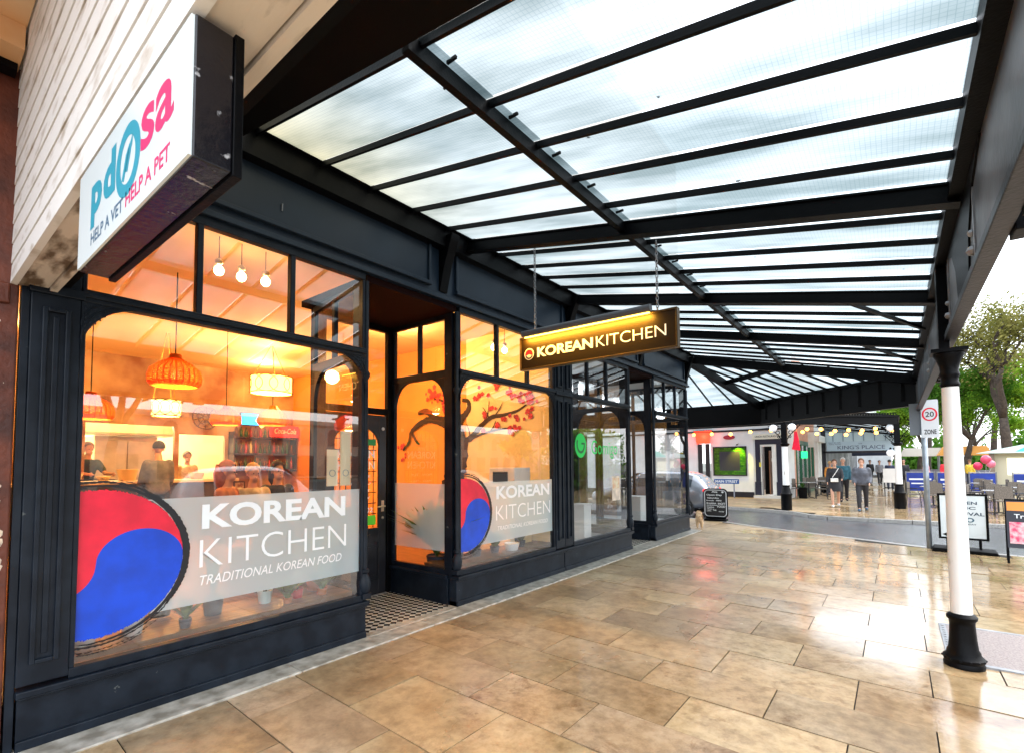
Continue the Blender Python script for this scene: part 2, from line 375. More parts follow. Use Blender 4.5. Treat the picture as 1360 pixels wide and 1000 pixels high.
def keep_near(p):
    for i in (1, 2, 3, 4, 5, 6, 7):
        p = clip_poly(p, (KN[i+1][0], KN[i+1][1]-.14), (KN[i][0], KN[i][1]-.14)) if False else p
        if len(p) < 3: return p
    cx = sum(q[0] for q in p)/len(p); cy = sum(q[1] for q in p)/len(p)
    for i in range(len(KN)-2):
        (x1, y1), (x2, y2) = KN[i], KN[i+1]
        if x1-.9 <= cx <= x2+.9 and x2 > x1:
            p = clip_poly(p, (x2, y2-.13), (x1, y1-.13))
            if len(p) < 3: return p
    if cx < F-.05 and cy < 12.3: return []
    # hole for the inspection cover
    return p
slabs('pavement', rows, xs_near, keep_near, pave)
def kerb(name, pts, w, z0, z1):
    mb = MB()
    for (a, b) in zip(pts[:-1], pts[1:]):
        a, b = Vector((a[0], a[1], 0)), Vector((b[0], b[1], 0)); L = (b-a).length; n = max(1, round(L/.9)); d = (b-a)/n
        for k in range(n):
            p, q = a+d*k+d.normalized()*.004, a+d*(k+1)-d.normalized()*.004
            mb.bar(p+Vector((0, 0, (z0+z1)/2)), q+Vector((0, 0, (z0+z1)/2)), w, z1-z0)
    o = mb.build(name, kerbm, bevel=.01); tag(o, kind='structure')
kerb('kerb', [(x, y-.06) for x, y in KN[:-2]]+[(3.85, 10), (3.85, -8)], .13, -.12, .006)
kerb('far_kerb', [(x, y+.06) for x, y in KF], .13, -.12, .004)
far_poly = KF+[(60, 90), (-60, 90)]
tag(tri_poly('far_pavement_bed', [(-30, 20.72)]+[(x, y+.12) for x, y in KF[1:]]+[(40, 120), (-30, 120)], mortar, -.01), kind='structure')
rows2 = [17.6+i*.62 for i in range(75)]
def keep_far(p):
    cx = sum(q[0] for q in p)/len(p)
    for i in range(len(KF)-1):
        (x1, y1), (x2, y2) = KF[i], KF[i+1]
        if x1-.9 <= cx <= x2+.9:
            p = clip_poly(p, (x1, y1+.13), (x2, y2+.13))
            if len(p) < 3: return p
    return p
slabs('far_pavement', rows2, lambda r: [-12+i*.95+(.4 if r % 2 else 0) for i in range(31)], keep_far, paving('far_flags', (1.1, 1.08, 1.05)))
# stone threshold strip along the shopfront
mb = MB(); y = .2
while y < 12.3:
    L = random.uniform(1.3, 2.1); mb.box(-4.4 if not (2.9 < y+L/2 < 4.1) else -4.12, -3.79, y+.003, min(y+L, 12.36)-.003, -.02, .014); y += L
tag(mb.build('threshold_stones', mat('pale_worn_stone', (.42, .38, .31), .35, var=.4, vscale=9, bump=.4, bscale=20, c2=(.55, .52, .46)), bevel=.008), kind='structure')
# inspection cover
cv = MB().box(.33, 1.12, 5.5, 6.6, -.02, .011).build('cover_plate', mat('cover_aggregate', (.16, .12, .11), .35, c2=(.34, .28, .26), vscale=70, bump=.6, bscale=90))
ic = empty('inspection_cover', (.7, 6, 0), label='speckled inspection cover set in the pavement behind the white column', cat='inspection cover')
cv.parent = ic; cv.location = (-.7, -6, 0)
fm = MB()
for x0, x1, y0, y1 in ((.28, .33, 5.45, 6.65), (1.12, 1.17, 5.45, 6.65), (.33, 1.12, 5.45, 5.5), (.33, 1.12, 6.6, 6.65)): fm.box(x0, x1, y0, y1, -.02, .013)
for k in range(14): fm.box(.295, .315, 5.5+k*.08, 5.54+k*.08, .0131, .018)
fo = fm.build('cover_frame', grey, ic, loc=(-.7, -6, 0))

# ================================================================ restaurant building and shopfront
REST = empty('restaurant_building', (F, 3.4, 0), label='dark navy restaurant shopfront with orange walls inside and a recessed black door', cat='shop')
def P(mb, name, m, par=REST, **k):
    """part of REST given in world coordinates"""
    o = mb.build(name, m, par, **k)
    r = par
    off = Vector((0, 0, 0))
    while r: off += r.location; r = r.parent
    o.location = (0, 0, 0)
    o.matrix_parent_inverse = Matrix.Translation(-off) if par.parent is None else Matrix.Identity(4)
    return o
SH = empty('neighbouring_shop_building', (F, 9.4, 0), label='dark grey shopfront with a green smiling logo on its big window beyond the restaurant', cat='shop')

def window_unit(par, y0, y1, mulls, sp_h=.3, sill=.36, x=F, spand=(1, 1)):
    """frame + panes of one display window in the plane X = x"""
    w = MB()
    w.box(x-.05, x+.02, y0, y1, sill, sill+.06)                        # bottom rail
    w.box(x-.05, x+.035, y0, y1, 2.70, 2.78)                            # transom
    w.box(x-.03, x+.055, y0, y1, 2.725, 2.755)
    w.box(x-.05, x+.02, y0, y1, 3.46, 3.53)
    for m in mulls: w.box(x-.045, x+.015, m-.022, m+.022, 2.779, 3.461)
    for ya, yb in ((y0+.001, y0+.028), (y1-.028, y1-.001)):
        w.box(x-.048, x+.012, ya, yb, sill+.058, 2.702); w.box(x-.048, x+.012, ya, yb, 2.778, 3.462)
    o = P(w, 'window', navy, par, bevel=.005)
    g = MB(); 
    g.quad((x-.02, y0, sill+.06), (x-.02, y1, sill+.06), (x-.02, y1, 2.70), (x-.02, y0, 2.70)); P(g, 'pane', winglass, o)
    ed = [y0]+list(mulls)+[y1]
    for a, b in zip(ed[:-1], ed[1:]):
        g = MB(); t = random.uniform(-.004, .004)
        g.quad((x-.02, a, 2.78), (x-.02+t, b, 2.78), (x-.02+t, b, 3.46), (x-.02, a, 3.46)); P(g, 'pane', winglass, o)
    for side, on in ((0, spand[0]), (1, spand[1])):
        if not on: continue
        s = MB()
        yy = y0 if side == 0 else y1; d = 1 if side == 0 else -1; r = sp_h
        poly = [(0, 0), (r*1.15, 0)]+[(r*1.15-r*1.15*math.sin(a), -r*1.25+r*1.25*math.cos(a)) for a in [PI/2*k/10 for k in range(1, 10)]]+[(0, -r*1.25)]
        # concave quarter: corner filled, open towards the pane
        s.prism([(p[0], p[1]) for p in poly] if d > 0 else [(p[0], p[1]) for p in poly][::-1], (x+.004, yy, 2.70), (0, d, 0), (0, 0, 1), (.022, 0, 0))
        for rr2 in (.72, .45):
            pts = [Vector((x+.028, yy+d*(r*1.15*(1-math.sin(a))*rr2), 2.70-r*1.25*(1-math.cos(a))*rr2)) for a in [PI/2*k/8 for k in range(9)]]
            s.tube(pts, .006, 6)
        for q in range(7):
            for q2 in range(7-q):
                s.lathe([(.006, 0), (.009, .004), (.0, .006)], (0, 0, 0), 6, False) if False else s.ball((x+.028, yy+d*(.02+q*.024), 2.68-q2*.028), .007, 6)
        P(s, 'spandrel', navy, o, smooth=False)
    return o

def colonnette(par, x, y, z0=.38, z1=3.46):
    mb = MB().box(x-.045, x+.045, y-.045, y+.045, z0, z0+.05)
    mb.lathe([(.035, .05), (.05, .07), (.055, .10), (.06, .14), (.055, .18), (.035, .22), (.03, .235), (.045, .25), (.045, .27), (.028, .285), (.024, 2.1), (.03, 2.12), (.04, 2.14), (.04, 2.17), (.026, 2.19), (.026, z1-z0)], (x, y, z0), 16)
    P(mb, 'corner_column', navy, par, smooth=True, autosm=True)
    P(MB().box(x-.17, x-.048, y-.035, y+.035, z0-.02, z1-.002), 'corner_post', navy, par)

def pilaster(par, y0, y1, z0=.38, z1=3.46, x=F):
    mb = MB().box(x-.1, x+.02, y0, y1, z0, z1)
    d = (y1-y0)
    fr = .05
    for a, b in ((z0+.12, 2.62), (2.82, z1-.08)):
        mb.box(x+.02, x+.045, y0+.05, y0+.05+.025, a, b); mb.box(x+.02, x+.045, y1-.075, y1-.05, a, b)
        mb.box(x+.02, x+.045, y0+.075, y1-.075, a, a+.025); mb.box(x+.02, x+.045, y0+.075, y1-.075, b-.025, b)
        mb.box(x+.02, x+.03, y0+.10, y1-.10, a+.05, b-.05)
    mb.box(x-.1, x+.055, y0-.012, y1+.012, 2.70, 2.76)
    P(mb, 'pilaster', navy, par, bevel=.006)

def stall(par, y0, y1, ret=None, x=F):
    mb = MB().box(x-.12, x, y0, y1, 0.012, .315)
    mb.box(x-.118, x+.018, y0, y1, .012, .07)
    P(mb, 'stall_riser', navy, par, bevel=.006)
    s = MB().box(x-.12, x+.05, y0-.01, y1+.01, .318, .36); s.box(x-.12, x+.03, y0, y1, .30, .3175)
    P(s, 'sill', navy, par, bevel=.008)

# --- restaurant ---
stall(REST, .5, 2.87); stall(REST, 4.10, 6.44)
pilaster(REST, .49, .72)
window_unit(REST, .72, 2.83, (1.385, 2.10), sp_h=.27)
window_unit(REST, 4.14, 6.18, (4.86, 5.53), sp_h=.24)
colonnette(REST, F-.005, 2.855); colonnette(REST, F-.005, 4.115)
pilaster(REST, 6.2, 6.44)
mb = MB(); mb.box(F-.06, F+.005, .45, .49, 0.02, 3.5)
P(mb, 'corner_post', navy, REST, bevel=.004)
# fascia with raised frames
def fascia(par, y0, y1, panels, x=F):
    mb = MB().box(x-.15, x+.02, y0, y1, 3.533, 4.36)
    mb.box(x-.15, x+.06, y0, y1, 3.53, 3.575)
    P(mb, 'fascia', navyf, par, bevel=.004)
    for a, b in panels:
        q = MB(); z0, z1 = 3.64, 4.22
        q.box(x+.02, x+.075, a, b, z0, z0+.04); q.box(x+.02, x+.06, a, b, z1-.035, z1)
        q.box(x+.02, x+.06, a, a+.035, z0+.04, z1-.035); q.box(x+.02, x+.06, b-.035, b, z0+.04, z1-.035)
        q.box(x+.02, x+.032, a+.035, b-.035, z0+.04, z1-.035)
        P(q, 'fascia_panel', navyf, par, bevel=.006)
fascia(REST, .45, 6.56, [(.6, 3.66), (4.05, 6.40)])
def console(par, y, x=F):
    mb = MB()
    mb.prism([(0, 0), (.02, 0), (.05, .12), (.10, .30), (.2, .55), (.22, .62), (0, .62)], (x+.02, y-.06, 3.62), (1, 0, 0), (0, 0, 1), (0, .12, 0))
    P(mb, 'console_bracket', black, par, bevel=.006)
console(REST, 3.86)
# screw-like pale drip mark on the fascia (small metal hook)
P(MB().tube([(F+.04, 1.98, 3.80), (F+.045, 1.98, 3.86)], .006, 6), 'fascia_hook', grey)
# recess: side windows, door wall, ceiling
DX = -5.2
def recess(par, ya, yb, xin, door=True, skew=.12):
    # ceiling
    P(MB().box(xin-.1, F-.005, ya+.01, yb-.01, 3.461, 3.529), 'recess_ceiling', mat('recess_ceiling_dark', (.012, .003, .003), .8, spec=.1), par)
    for side, yy, yi in ((0, ya, ya+skew), (1, yb, yb-.02)):
        d = 1 if side == 0 else -1
        # low wall and sill
        a, b = Vector((F-.13, yy, 0)), Vector((xin, yi, 0))
        n = (b-a).normalized(); 
        def seg(z0, z1, w, off=0, p=0., q=1.):
            A = a+(b-a)*p; B = a+(b-a)*q; m_ = MB().bar(A+Vector((0, 0, (z0+z1)/2)), B+Vector((0, 0, (z0+z1)/2)), w, z1-z0); return m_
        P(seg(.012, .315, .07), 'stall_riser', navy, par, bevel=.005); P(seg(.318, .36, .12), 'sill', navy, par, bevel=.006)
        fr = MB()
        for z0, z1 in ((.36, .42), (2.70, 2.79), (3.40, 3.459)):
            fr.bar(a+Vector((0, 0, (z0+z1)/2)), b+Vector((0, 0, (z0+z1)/2)), .05, z1-z0)
        for q in (.03, .985):
            p_ = a+(b-a)*q; fr.box(p_.x-.03, p_.x+.03, p_.y-.024, p_.y+.024, .42, 2.70); fr.box(p_.x-.03, p_.x+.03, p_.y-.024, p_.y+.024, 2.79, 3.40)
        p_ = a+(b-a)*.5; fr.box(p_.x-.025, p_.x+.025, p_.y-.024, p_.y+.024, 2.791, 3.399)
        w = P(fr, 'side_window', navy, par, bevel=.004)
        for z0, z1, q0, q1 in ((.42, 2.70, .03, .985), (2.79, 3.40, .03, .5), (2.79, 3.40, .5, .985)):
            A = a+(b-a)*q0; B = a+(b-a)*q1
            P(MB().quad((A.x, A.y, z0), (B.x, B.y, z0), (B.x, B.y, z1), (A.x, A.y, z1)), 'pane', winglass, w)
        for q, dd in ((0.06, 1), (.96, -1)):
            sp_ = MB()
            A = a+(b-a)*q; r = .28
            poly = [(0, 0), (r, 0)]+[(r-r*math.sin(t), -r*1.2+r*1.2*math.cos(t)) for t in [PI/2*k/10 for k in range(1, 10)]]+[(0, -r*1.2)]
            if dd < 0: poly = poly[::-1]
            sp_.prism(poly, (A.x, A.y-.02, 2.70), n*dd, (0, 0, 1), (0, .04, 0))
            P(sp_, 'spandrel', navy, w)
recess(REST, 2.85, 4.115, DX)
# door wall
dm = MB(); yl, yr = 2.98, 4.08
dm.box(DX-.07, DX, yl-.02, 3.12, .02, 3.458); dm.box(DX-.07, DX, 4.0, yr+.03, .02, 3.458)
dm.box(DX-.065, DX-.005, 3.12, 4.0, 2.30, 2.38); dm.box(DX-.065, DX-.005, 3.12, 4.0, 3.38, 3.457)
DFR = P(dm, 'door_frame', black, bevel=.005)
P(MB().quad((DX-.03, 3.12, 2.38), (DX-.03, 4.0, 2.38), (DX-.03, 4.0, 3.38), (DX-.03, 3.12, 3.38)), 'pane', dullglass, DFR)
d = MB(); d.box(DX-.05, DX-.015, 3.13, 3.24, .03, 2.29); d.box(DX-.05, DX-.015, 3.88, 3.99, .03, 2.29)
d.box(DX-.05, DX-.015, 3.24, 3.88, .03, .22); d.box(DX-.05, DX-.015, 3.24, 3.88, .68, .86); d.box(DX-.048, DX-.03, 3.24, 3.88, .22, .68)
for a, b in ((3.28, 3.54), (3.58, 3.84)): d.box(DX-.03, DX-.018, a, b, .27, .63)
# arched head
top = [(0, 0), (0, .42)]; n = 12
arc = [(.32-.32*math.cos(PI*k/n), .13+.0+.0+ .22*math.sin(PI*k/n)) for k in range(n+1)]
d.prism([(0, .13), (0, .5), (.32, .5), (.32, .35)]+[(p[0], p[1]) for p in arc[5:0:-1]], (DX-.05, 3.24, 1.79), (0, 1, 0), (0, 0, 1), (.035, 0, 0))
d.prism([(.32, .35), (.32, .5), (.64, .5), (.64, .13)]+[(p[0], p[1]) for p in arc[11:6:-1]], (DX-.05, 3.24, 1.79), (0, 1, 0), (0, 0, 1), (.035, 0, 0))
DOOR = P(d, 'door', mat('door_black_paint', (.012, .014, .02), .3, var=.2), bevel=.004)
P(MB().quad((DX-.035, 3.24, .86), (DX-.035, 3.88, .86), (DX-.035, 3.88, 2.14), (DX-.035, 3.24, 2.14)), 'pane', dullglass, DOOR)
g = MB()
for k in range(9): g.bar((DX-.075, 3.24, .9+k*.135), (DX-.075, 3.88, .9+k*.135), .010, .010)
for k in range(8): g.bar((DX-.08, 3.28+k*.08, .86), (DX-.08, 3.28+k*.08, 2.10), .008, .008, (0, 1, 0))
P(g, 'grille', black, DOOR)
h = MB().tube([(DX-.015, 3.935, 1.13), (DX+.04, 3.935, 1.13), (DX+.045, 3.82, 1.125)], .010, 8); h.lathe([(.022, 0), (.022, .008)], (0, 0, 0), 12) if False else None
h.box(DX-.015, DX-.008, 3.915, 3.955, 1.06, 1.2); h.ball((DX-.01, 3.935, .98), .018, 10)
P(h, 'handle', steel, DOOR, smooth=True, autosm=True)
P(MB().box(DX-.034, DX-.028, 3.62, 3.84, .90, 1.02), 'green_sticker', mat('lime_green_sticker', (.15, .75, .05), .4), DOOR)
P(MB().box(DX-.034, DX-.030, 3.5, 3.84, 1.90, 1.98), 'green_sticker', mat('green_sticker', (.02, .3, .08), .4), DOOR)
P(MB().ball((DX-.01, 3.935, 2.12), .022, 10), 'door_knob', mat('white_knob', (.7, .7, .7), .3), DOOR)
t = MB(); U, V = (0, 1, 0), (0, 0, 1)
text(t, 'KOREAN', (DX-.030, 3.30, 1.74), U, V, .52, .10, .02); text(t, 'KITCHEN', (DX-.030, 3.30, 1.60), U, V, .52, .10, 0)
text(t, '7902', (DX-.030, 3.60, 1.06), U, V, .2, .06, .01)
for k, s in enumerate(('MON - TUE', 'WED - THU', 'FRI - SAT', 'SUNDAY')): text(t, s, (DX-.030, 3.36, 1.50-k*.09), U, V, .40, .03, 0)
P(t, 'door_lettering', wvinyl, DOOR)
# mosaic entrance floor
def mosaic():
    m = bpy.data.materials.new('black_white_mosaic'); m.use_nodes = True; t = m.node_tree; b = t.nodes['Principled BSDF']
    tcn = t.nodes.new('ShaderNodeTexCoord'); mp = t.nodes.new('ShaderNodeMapping'); mp.inputs['Rotation'].default_value = (0, 0, R(45))
    ch = t.nodes.new('ShaderNodeTexChecker'); ch.inputs['Scale'].default_value = 17; ch.inputs['Color1'].default_value = (.02, .02, .02, 1); ch.inputs['Color2'].default_value = (.62, .58, .5, 1)
    t.links.new(tcn.outputs['Object'], mp.inputs[0]); t.links.new(mp.outputs[0], ch.inputs[0]); t.links.new(ch.outputs[0], b.inputs['Base Color']); b.inputs['Roughness'].default_value = .25
    return m
P(MB().box(DX-.05, F-.075, 2.9, 4.07, -.02, .018), 'entrance_mosaic', mosaic())
P(MB().box(F-.07, F+.04, 2.9, 4.07, -.02, .019), 'entrance_step', mat('entrance_step_stone', (.4, .36, .3), .4, var=.3, vscale=20), bevel=.006)
P(MB().box(DX-.065, DX, 3.12, 4.0, .019, .028), 'door_threshold', grey)

# --- interior of the restaurant ---
BX = -12.2
fl = MB().box(BX-3.5, DX-.08, -1.2, 6.38, .20, .26); fl.box(DX-.08, F-.125, -1.2, 2.82, .20, .26); fl.box(DX-.08, F-.125, 4.16, 6.38, .20, .26); P(fl, 'interior_floor', woodf)
P(MB().box(BX-3.5, F-.16, -1.2, 6.38, 3.9, 3.96), 'interior_ceiling', ceilm)
P(MB().box(BX-3.5, F-.06, 6.40, 6.48, .0, 4.2), 'party_wall', orangew)
P(MB().box(BX-3.5, F-.06, -1.28, -1.2, .0, 4.2), 'party_wall', orangew)
# pale lower part of the party wall near the window, cream
P(MB().box(F-2.0, F-.14, 6.385, 6.399, .26, 3.9), 'cream_wall_panel', creamw)
bw = MB(); 
for y0, y1, z0, z1 in ((-1.2, 2.3, .26, 3.9), (3.78, 3.86, .26, 3.9), (4.78, 6.4, .26, 3.9), (2.3, 3.78, 2.52, 3.9), (3.86, 4.78, 2.36, 3.9), (2.3, 3.78, .26, 1.28)): bw.box(BX-.1, BX, y0, y1, z0, z1)
P(bw, 'back_wall', mat('rustic_back_wall', (.26, .10, .035), .7, c2=(.55, .38, .2), vscale=1.4, bump=.3, bscale=6))
kw = MB(); kw.box(BX-3.5, BX-3.4, -1.2, 6.4, .26, 3.9); kw.box(BX-3.4, BX-.1, 1.6, 1.7, .26, 3.9)
P(kw, 'kitchen_wall', kitm)
P(MB().box(DX-1.6, DX-1.5, 2.9, 2.96, .26, .3), 'threshold', woodf)
UPX = F-.15
up_ = MB().box(F-10, F-.15, -1.3, 6.5, 4.2, 9.5)
P(up_, 'upper_wall', mat('upper_render', (.5, .48, .45), .8))
# window display shelf inside the windows
P(MB().box(F-.62, F-.125, .55, 2.8, .40, .44), 'window_shelf', mat('oak_window_shelf', (.16, .075, .035), .4, var=.3, vscale=6, stretch=(8, .6, 1)))
P(MB().box(F-.62, F-.125, 4.16, 6.38, .40, .44), 'window_shelf', mat('dark_window_shelf', (.12, .07, .04), .5))

# --- stickers on the two windows (parts of the building: they move with it) ---
def disc_sticker(yc, zc, r, ymin, x=F-.016):
    """red over blue disc with wavy border and brushed black ring, cut off at the frame (y >= ymin)"""
    n = 96
    def wave(y): # dividing curve z(y) relative, in unit disc
        return -.50*math.sin((y)*PI*.98)*.62 if False else 0
    red = MB(); blue = MB(); ink = MB()
    N = 140
    ys = [max(ymin, yc-r)+(yc+r-max(ymin, yc-r))*i/N for i in range(N+1)]
    random.seed(11)
    prev = None
    for y in ys:
        u_ = max(-1, min(1, (y-yc)/r)); hh = math.sqrt(max(0, 1-u_*u_))
        h2 = hh*.965
        if u_ < 0: s_ = -math.sqrt(max(0, .25-(u_+.5)**2))
        else: s_ = math.sqrt(max(0, .25-(u_-.5)**2))
        s_ = max(-h2, min(h2, s_*.86-.02))
        ro = random.uniform(-.012, .012)
        cur = (y, zc+r*(h2+ro), zc+r*s_, zc-r*(h2+ro))
        if prev:
            red.quad((x, prev[0], prev[2]), (x, y, cur[2]), (x, y, cur[1]), (x, prev[0], prev[1]))
            blue.quad((x, prev[0], prev[3]), (x, y, cur[3]), (x, y, cur[2]), (x, prev[0], prev[2]))
        prev = cur
    # brush ring: several strokes
    for k, (ro, w0, a0, a1, j) in enumerate([(1.02, .05, -100, 100, .010), (1.05, .075, -42, 62, .012), (1.07, .03, 35, 170, .015), (1.11, .012, 60, 200, .012), (1.0, .03, 95, 190, .02), (1.06, .02, -130, -30, .012), (1.12, .010, -140, -50, .015), (1.15, .008, -120, -60, .01)]):
        steps = 90; pp = None
        for i in range(steps+1):
            q = i/steps; a = R(a0+(a1-a0)*q); ta = math.sin(PI*q)**.5
            ri = r*(ro-w0*ta*.5+random.uniform(-j, j)*.4); r2 = r*(ro+w0*ta*.5+random.uniform(-j, j)*.6)
            p = (yc+ri*math.cos(a), zc+ri*math.sin(a)); s2 = (yc+r2*math.cos(a), zc+r2*math.sin(a))
            if pp and min(p[0], s2[0], pp[0][0], pp[1][0]) > ymin+.002:
                xx = x+.002+k*.0006
                ink.quad((xx, pp[0][0], pp[0][1]), (xx, pp[1][0], pp[1][1]), (xx, s2[0], s2[1]), (xx, p[0], p[1]))
            pp = (p, s2)
    P(red, 'round_sticker_red_half', redv); P(blue, 'round_sticker_blue_half', bluev); P(ink, 'round_sticker_brush_ring', inkv)
disc_sticker(.84, 1.03, .49, .722)
disc_sticker(4.27, 1.05, .45, 4.142)
def band(y0, y1, z0, z1, name='frosted_band', cut=None, x=F-.017):
    mb = MB(); N = 40
    for i in range(N):
        a = y0+(y1-y0)*i/N; b = y0+(y1-y0)*(i+1)/N
        def lo(y):
            if not cut: return None
            dy = (y-cut[0])
            return math.sqrt(max(0, cut[2]**2-dy*dy)) if abs(dy) < cut[2] else None
        ca, cb = lo(a), lo(b)
        if ca is None or cb is None: mb.quad((x, a, z0), (x, b, z0), (x, b, z1), (x, a, z1))
        else:
            t_ = min(z1, cut[1]+ca), min(z1, cut[1]+cb); d_ = max(z0, cut[1]-ca), max(z0, cut[1]-cb)
            if t_[0] < z1 or t_[1] < z1: mb.quad((x, a, t_[0]), (x, b, t_[1]), (x, b, z1), (x, a, z1))
            if d_[0] > z0 or d_[1] > z0: mb.quad((x, a, z0), (x, b, z0), (x, b, d_[1]), (x, a, d_[0]))
    P(mb, name, frost)
band(1.0, 2.80, .645, 1.425, cut=(.84, 1.03, .485)); band(4.5, 6.14, .66, 1.425, cut=(4.27, 1.05, .445))
t = MB(); X = F-.010
text(t, 'KOREAN', (X, 1.445, 1.185), U, V, 1.20, .185, .035); P(t, 'window_lettering', wvinyl)
t = MB(); text(t, 'KITCHEN', (X, 1.435, .905), U, V, 1.22, .205, -.012); P(t, 'window_lettering', wvinyl)
t = MB(); text(t, 'TRADITIONAL KOREAN FOOD', (X, 1.44, .775), U, V, 1.17, .072, .004, .25); P(t, 'window_lettering', wvinyl)
t = MB(); text(t, 'KOREAN', (X, 4.84, 1.20), U, V, 1.22, .17, .03); P(t, 'window_lettering', wvinyl)
t = MB(); text(t, 'KITCHEN', (X, 4.83, .93), U, V, 1.25, .19, -.010); P(t, 'window_lettering', wvinyl)
t = MB(); text(t, 'TRADITIONAL KOREAN FOOD', (X, 4.86, .80), U, V, 1.15, .055, .004, .25); P(t, 'window_lettering', wvinyl)
# frosted band on the recess side window (right)
P(MB().quad((F-.16, 4.104, .62), (DX+.05, 4.086, .62), (DX+.05, 4.086, 1.42), (F-.16, 4.104, 1.42)), 'frosted_band', frost)

# --- mural tree with red blossom painted on the party wall ---
bark = mat('mural_brown_paint', (.03, .012, .008), .7, var=.5, vscale=12)
blos = mat('mural_red_paint', (.5, .03, .05), .7, var=.5, vscale=25)
mu = MB(); Y0 = 6.383
def stroke(pts, w0, w1, y=Y0):
    pts = [Vector((p[0], y, p[1])) for p in pts]; L = len(pts); fine = []
    for i in range(L-1):
        p0, p1, p2, p3 = pts[max(i-1, 0)], pts[i], pts[i+1], pts[min(i+2, L-1)]
        for k in range(6):
            s_ = k/6; fine.append(.5*((2*p1)+(-p0+p2)*s_+(2*p0-5*p1+4*p2-p3)*s_**2+(-p0+3*p1-3*p2+p3)*s_**3))
    fine.append(pts[-1]); pr = None
    for i, p in enumerate(fine):
        q = i/(len(fine)-1); w = (w0+(w1-w0)*q)*random.uniform(.85, 1.15)
        d = (fine[min(i+1, len(fine)-1)]-fine[max(i-1, 0)]).normalized(); nrm = Vector((-d.z, 0, d.x))
        c = (p+nrm*w/2, p-nrm*w/2)
        if pr: mu.quad(pr[0], pr[1], c[1], c[0])
        pr = c
stroke([(-6.55, .95), (-6.42, 1.25), (-6.3, 1.6), (-6.2, 1.9), (-6.25, 2.15), (-6.42, 2.35)], .56, .28)
stroke([(-6.3, 2.2), (-6.55, 2.42), (-6.8, 2.5), (-7.1, 2.68), (-7.35, 2.66)], .26, .07, Y0-.001)
stroke([(-6.7, 2.45), (-7.0, 2.52), (-7.3, 2.45), (-7.55, 2.3), (-7.62, 2.1), (-7.8, 1.95)], .14, .05, Y0-.002)
stroke([(-7.55, 2.32), (-7.4, 2.12), (-7.3, 2.05)], .07, .04, Y0-.003)
stroke([(-6.3, 2.2), (-6.2, 2.45), (-6.0, 2.62), (-6.0, 2.78), (-6.15, 2.82)], .16, .06, Y0-.004)
stroke([(-6.22, 2.05), (-5.95, 2.12), (-5.7, 2.32), (-5.45, 2.46), (-5.2, 2.48), (-4.9, 2.53), (-4.7, 2.62)], .13, .025, Y0-.005)
stroke([(-5.95, 2.1), (-5.6, 2.2), (-5.2, 2.25), (-4.95, 2.24)], .05, .02, Y0-.006)
stroke([(-6.9, 2.9), (-6.7, 2.86), (-6.5, 2.75), (-6.3, 2.72)], .04, .06, Y0-.007)
for a, b, c, d_ in ((-5.95, 2.12, -6.05, 2.4), (-5.6, 2.36, -5.5, 2.75), (-5.4, 2.46, -5.2, 2.7), (-5.8, 2.2, -5.6, 2.45), (-5.5, 2.2, -5.35, 2.4), (-6.1, 2.1, -6.2, 2.35), (-5.5, 2.42, -5.65, 2.65)):
    stroke([(a, b), ((a+c)/2+.02, (b+d_)/2), (c, d_)], .03, .01, Y0-.008)
P(mu, 'mural_tree', bark)
bl = MB(); random.seed(5)
for (cx, cz, s_, n) in ((-6.94, 3.0, .20, 16), (-6.7, 2.87, .18, 12), (-6.5, 3.02, .16, 9), (-6.55, 2.70, .16, 9), (-5.69, 2.88, .12, 7), (-5.34, 2.96, .1, 5), (-5.0, 2.82, .14, 8), (-4.72, 2.8, .13, 8), (-4.6, 2.68, .14, 9), (-4.68, 2.47, .13, 9), (-4.95, 2.41, .08, 5), (-4.93, 2.22, .08, 6), (-5.05, 2.24, .06, 4), (-5.3, 2.3, .07, 4), (-5.6, 2.5, .07, 4), (-5.2, 2.42, .06, 4), (-5.65, 2.24, .05, 3), (-5.4, 2.62, .05, 3), (-7.8, 2.0, .12, 4), (-7.75, 1.8, .10, 4)):
    for k in range(n):
        x_ = cx+random.gauss(0, s_*.55); z_ = cz+random.gauss(0, s_*.4); r_ = random.uniform(.03, .06); yy = 6.370+random.uniform(0, .004); a0 = random.random()*6
        pts = []
        for q in range(10):
            a = a0+2*PI*q/10; rr_ = r_*(1 if q % 2 else .72); pts.append((x_+rr_*math.cos(a), yy, z_+rr_*math.sin(a)))
        bl.add(pts, [tuple(range(10))])
P(bl, 'mural_blossom', blos)

# --- neighbouring shop ---
stall(SH, 6.46, 8.88); stall(SH, 10.05, 12.24)
pilaster(SH, 6.45, 6.68)
window_unit(SH, 6.70, 8.82, (7.24, 7.93), sp_h=.14, spand=(0, 1))
window_unit(SH, 10.09, 12.16, (10.72, 11.42), sp_h=.14)
colonnette(SH, F-.005, 8.85); colonnette(SH, F-.005, 10.06); colonnette(SH, F-.01, 12.21)
fascia(SH, 6.57, 12.28, [(6.78, 9.2), (9.5, 11.95)])
console(SH, 6.58); console(SH, 9.35); console(SH, 12.12)
recess(SH, 8.86, 10.05, -5.3, skew=.1)
dm = MB(); dm.box(-5.37, -5.3, 8.95, 9.1, .02, 3.458); dm.box(-5.37, -5.3, 9.9, 10.06, .02, 3.458); dm.box(-5.365, -5.305, 9.1, 9.9, 2.6, 2.7); dm.box(-5.365, -5.305, 9.1, 9.9, .02, .3)
df = P(dm, 'door_frame', navy, SH, bevel=.004)
P(MB().quad((-5.34, 9.1, .3), (-5.34, 9.9, .3), (-5.34, 9.9, 2.6), (-5.34, 9.1, 2.6)), 'pane', winglass, df)
P(MB().box(-5.3, F-.075, 8.92, 10.02, -.02, .018), 'entrance_mosaic', mosaic(), SH)
pale = mat('shop_white_interior', (.62, .66, .68), .6, var=.06, vscale=1)
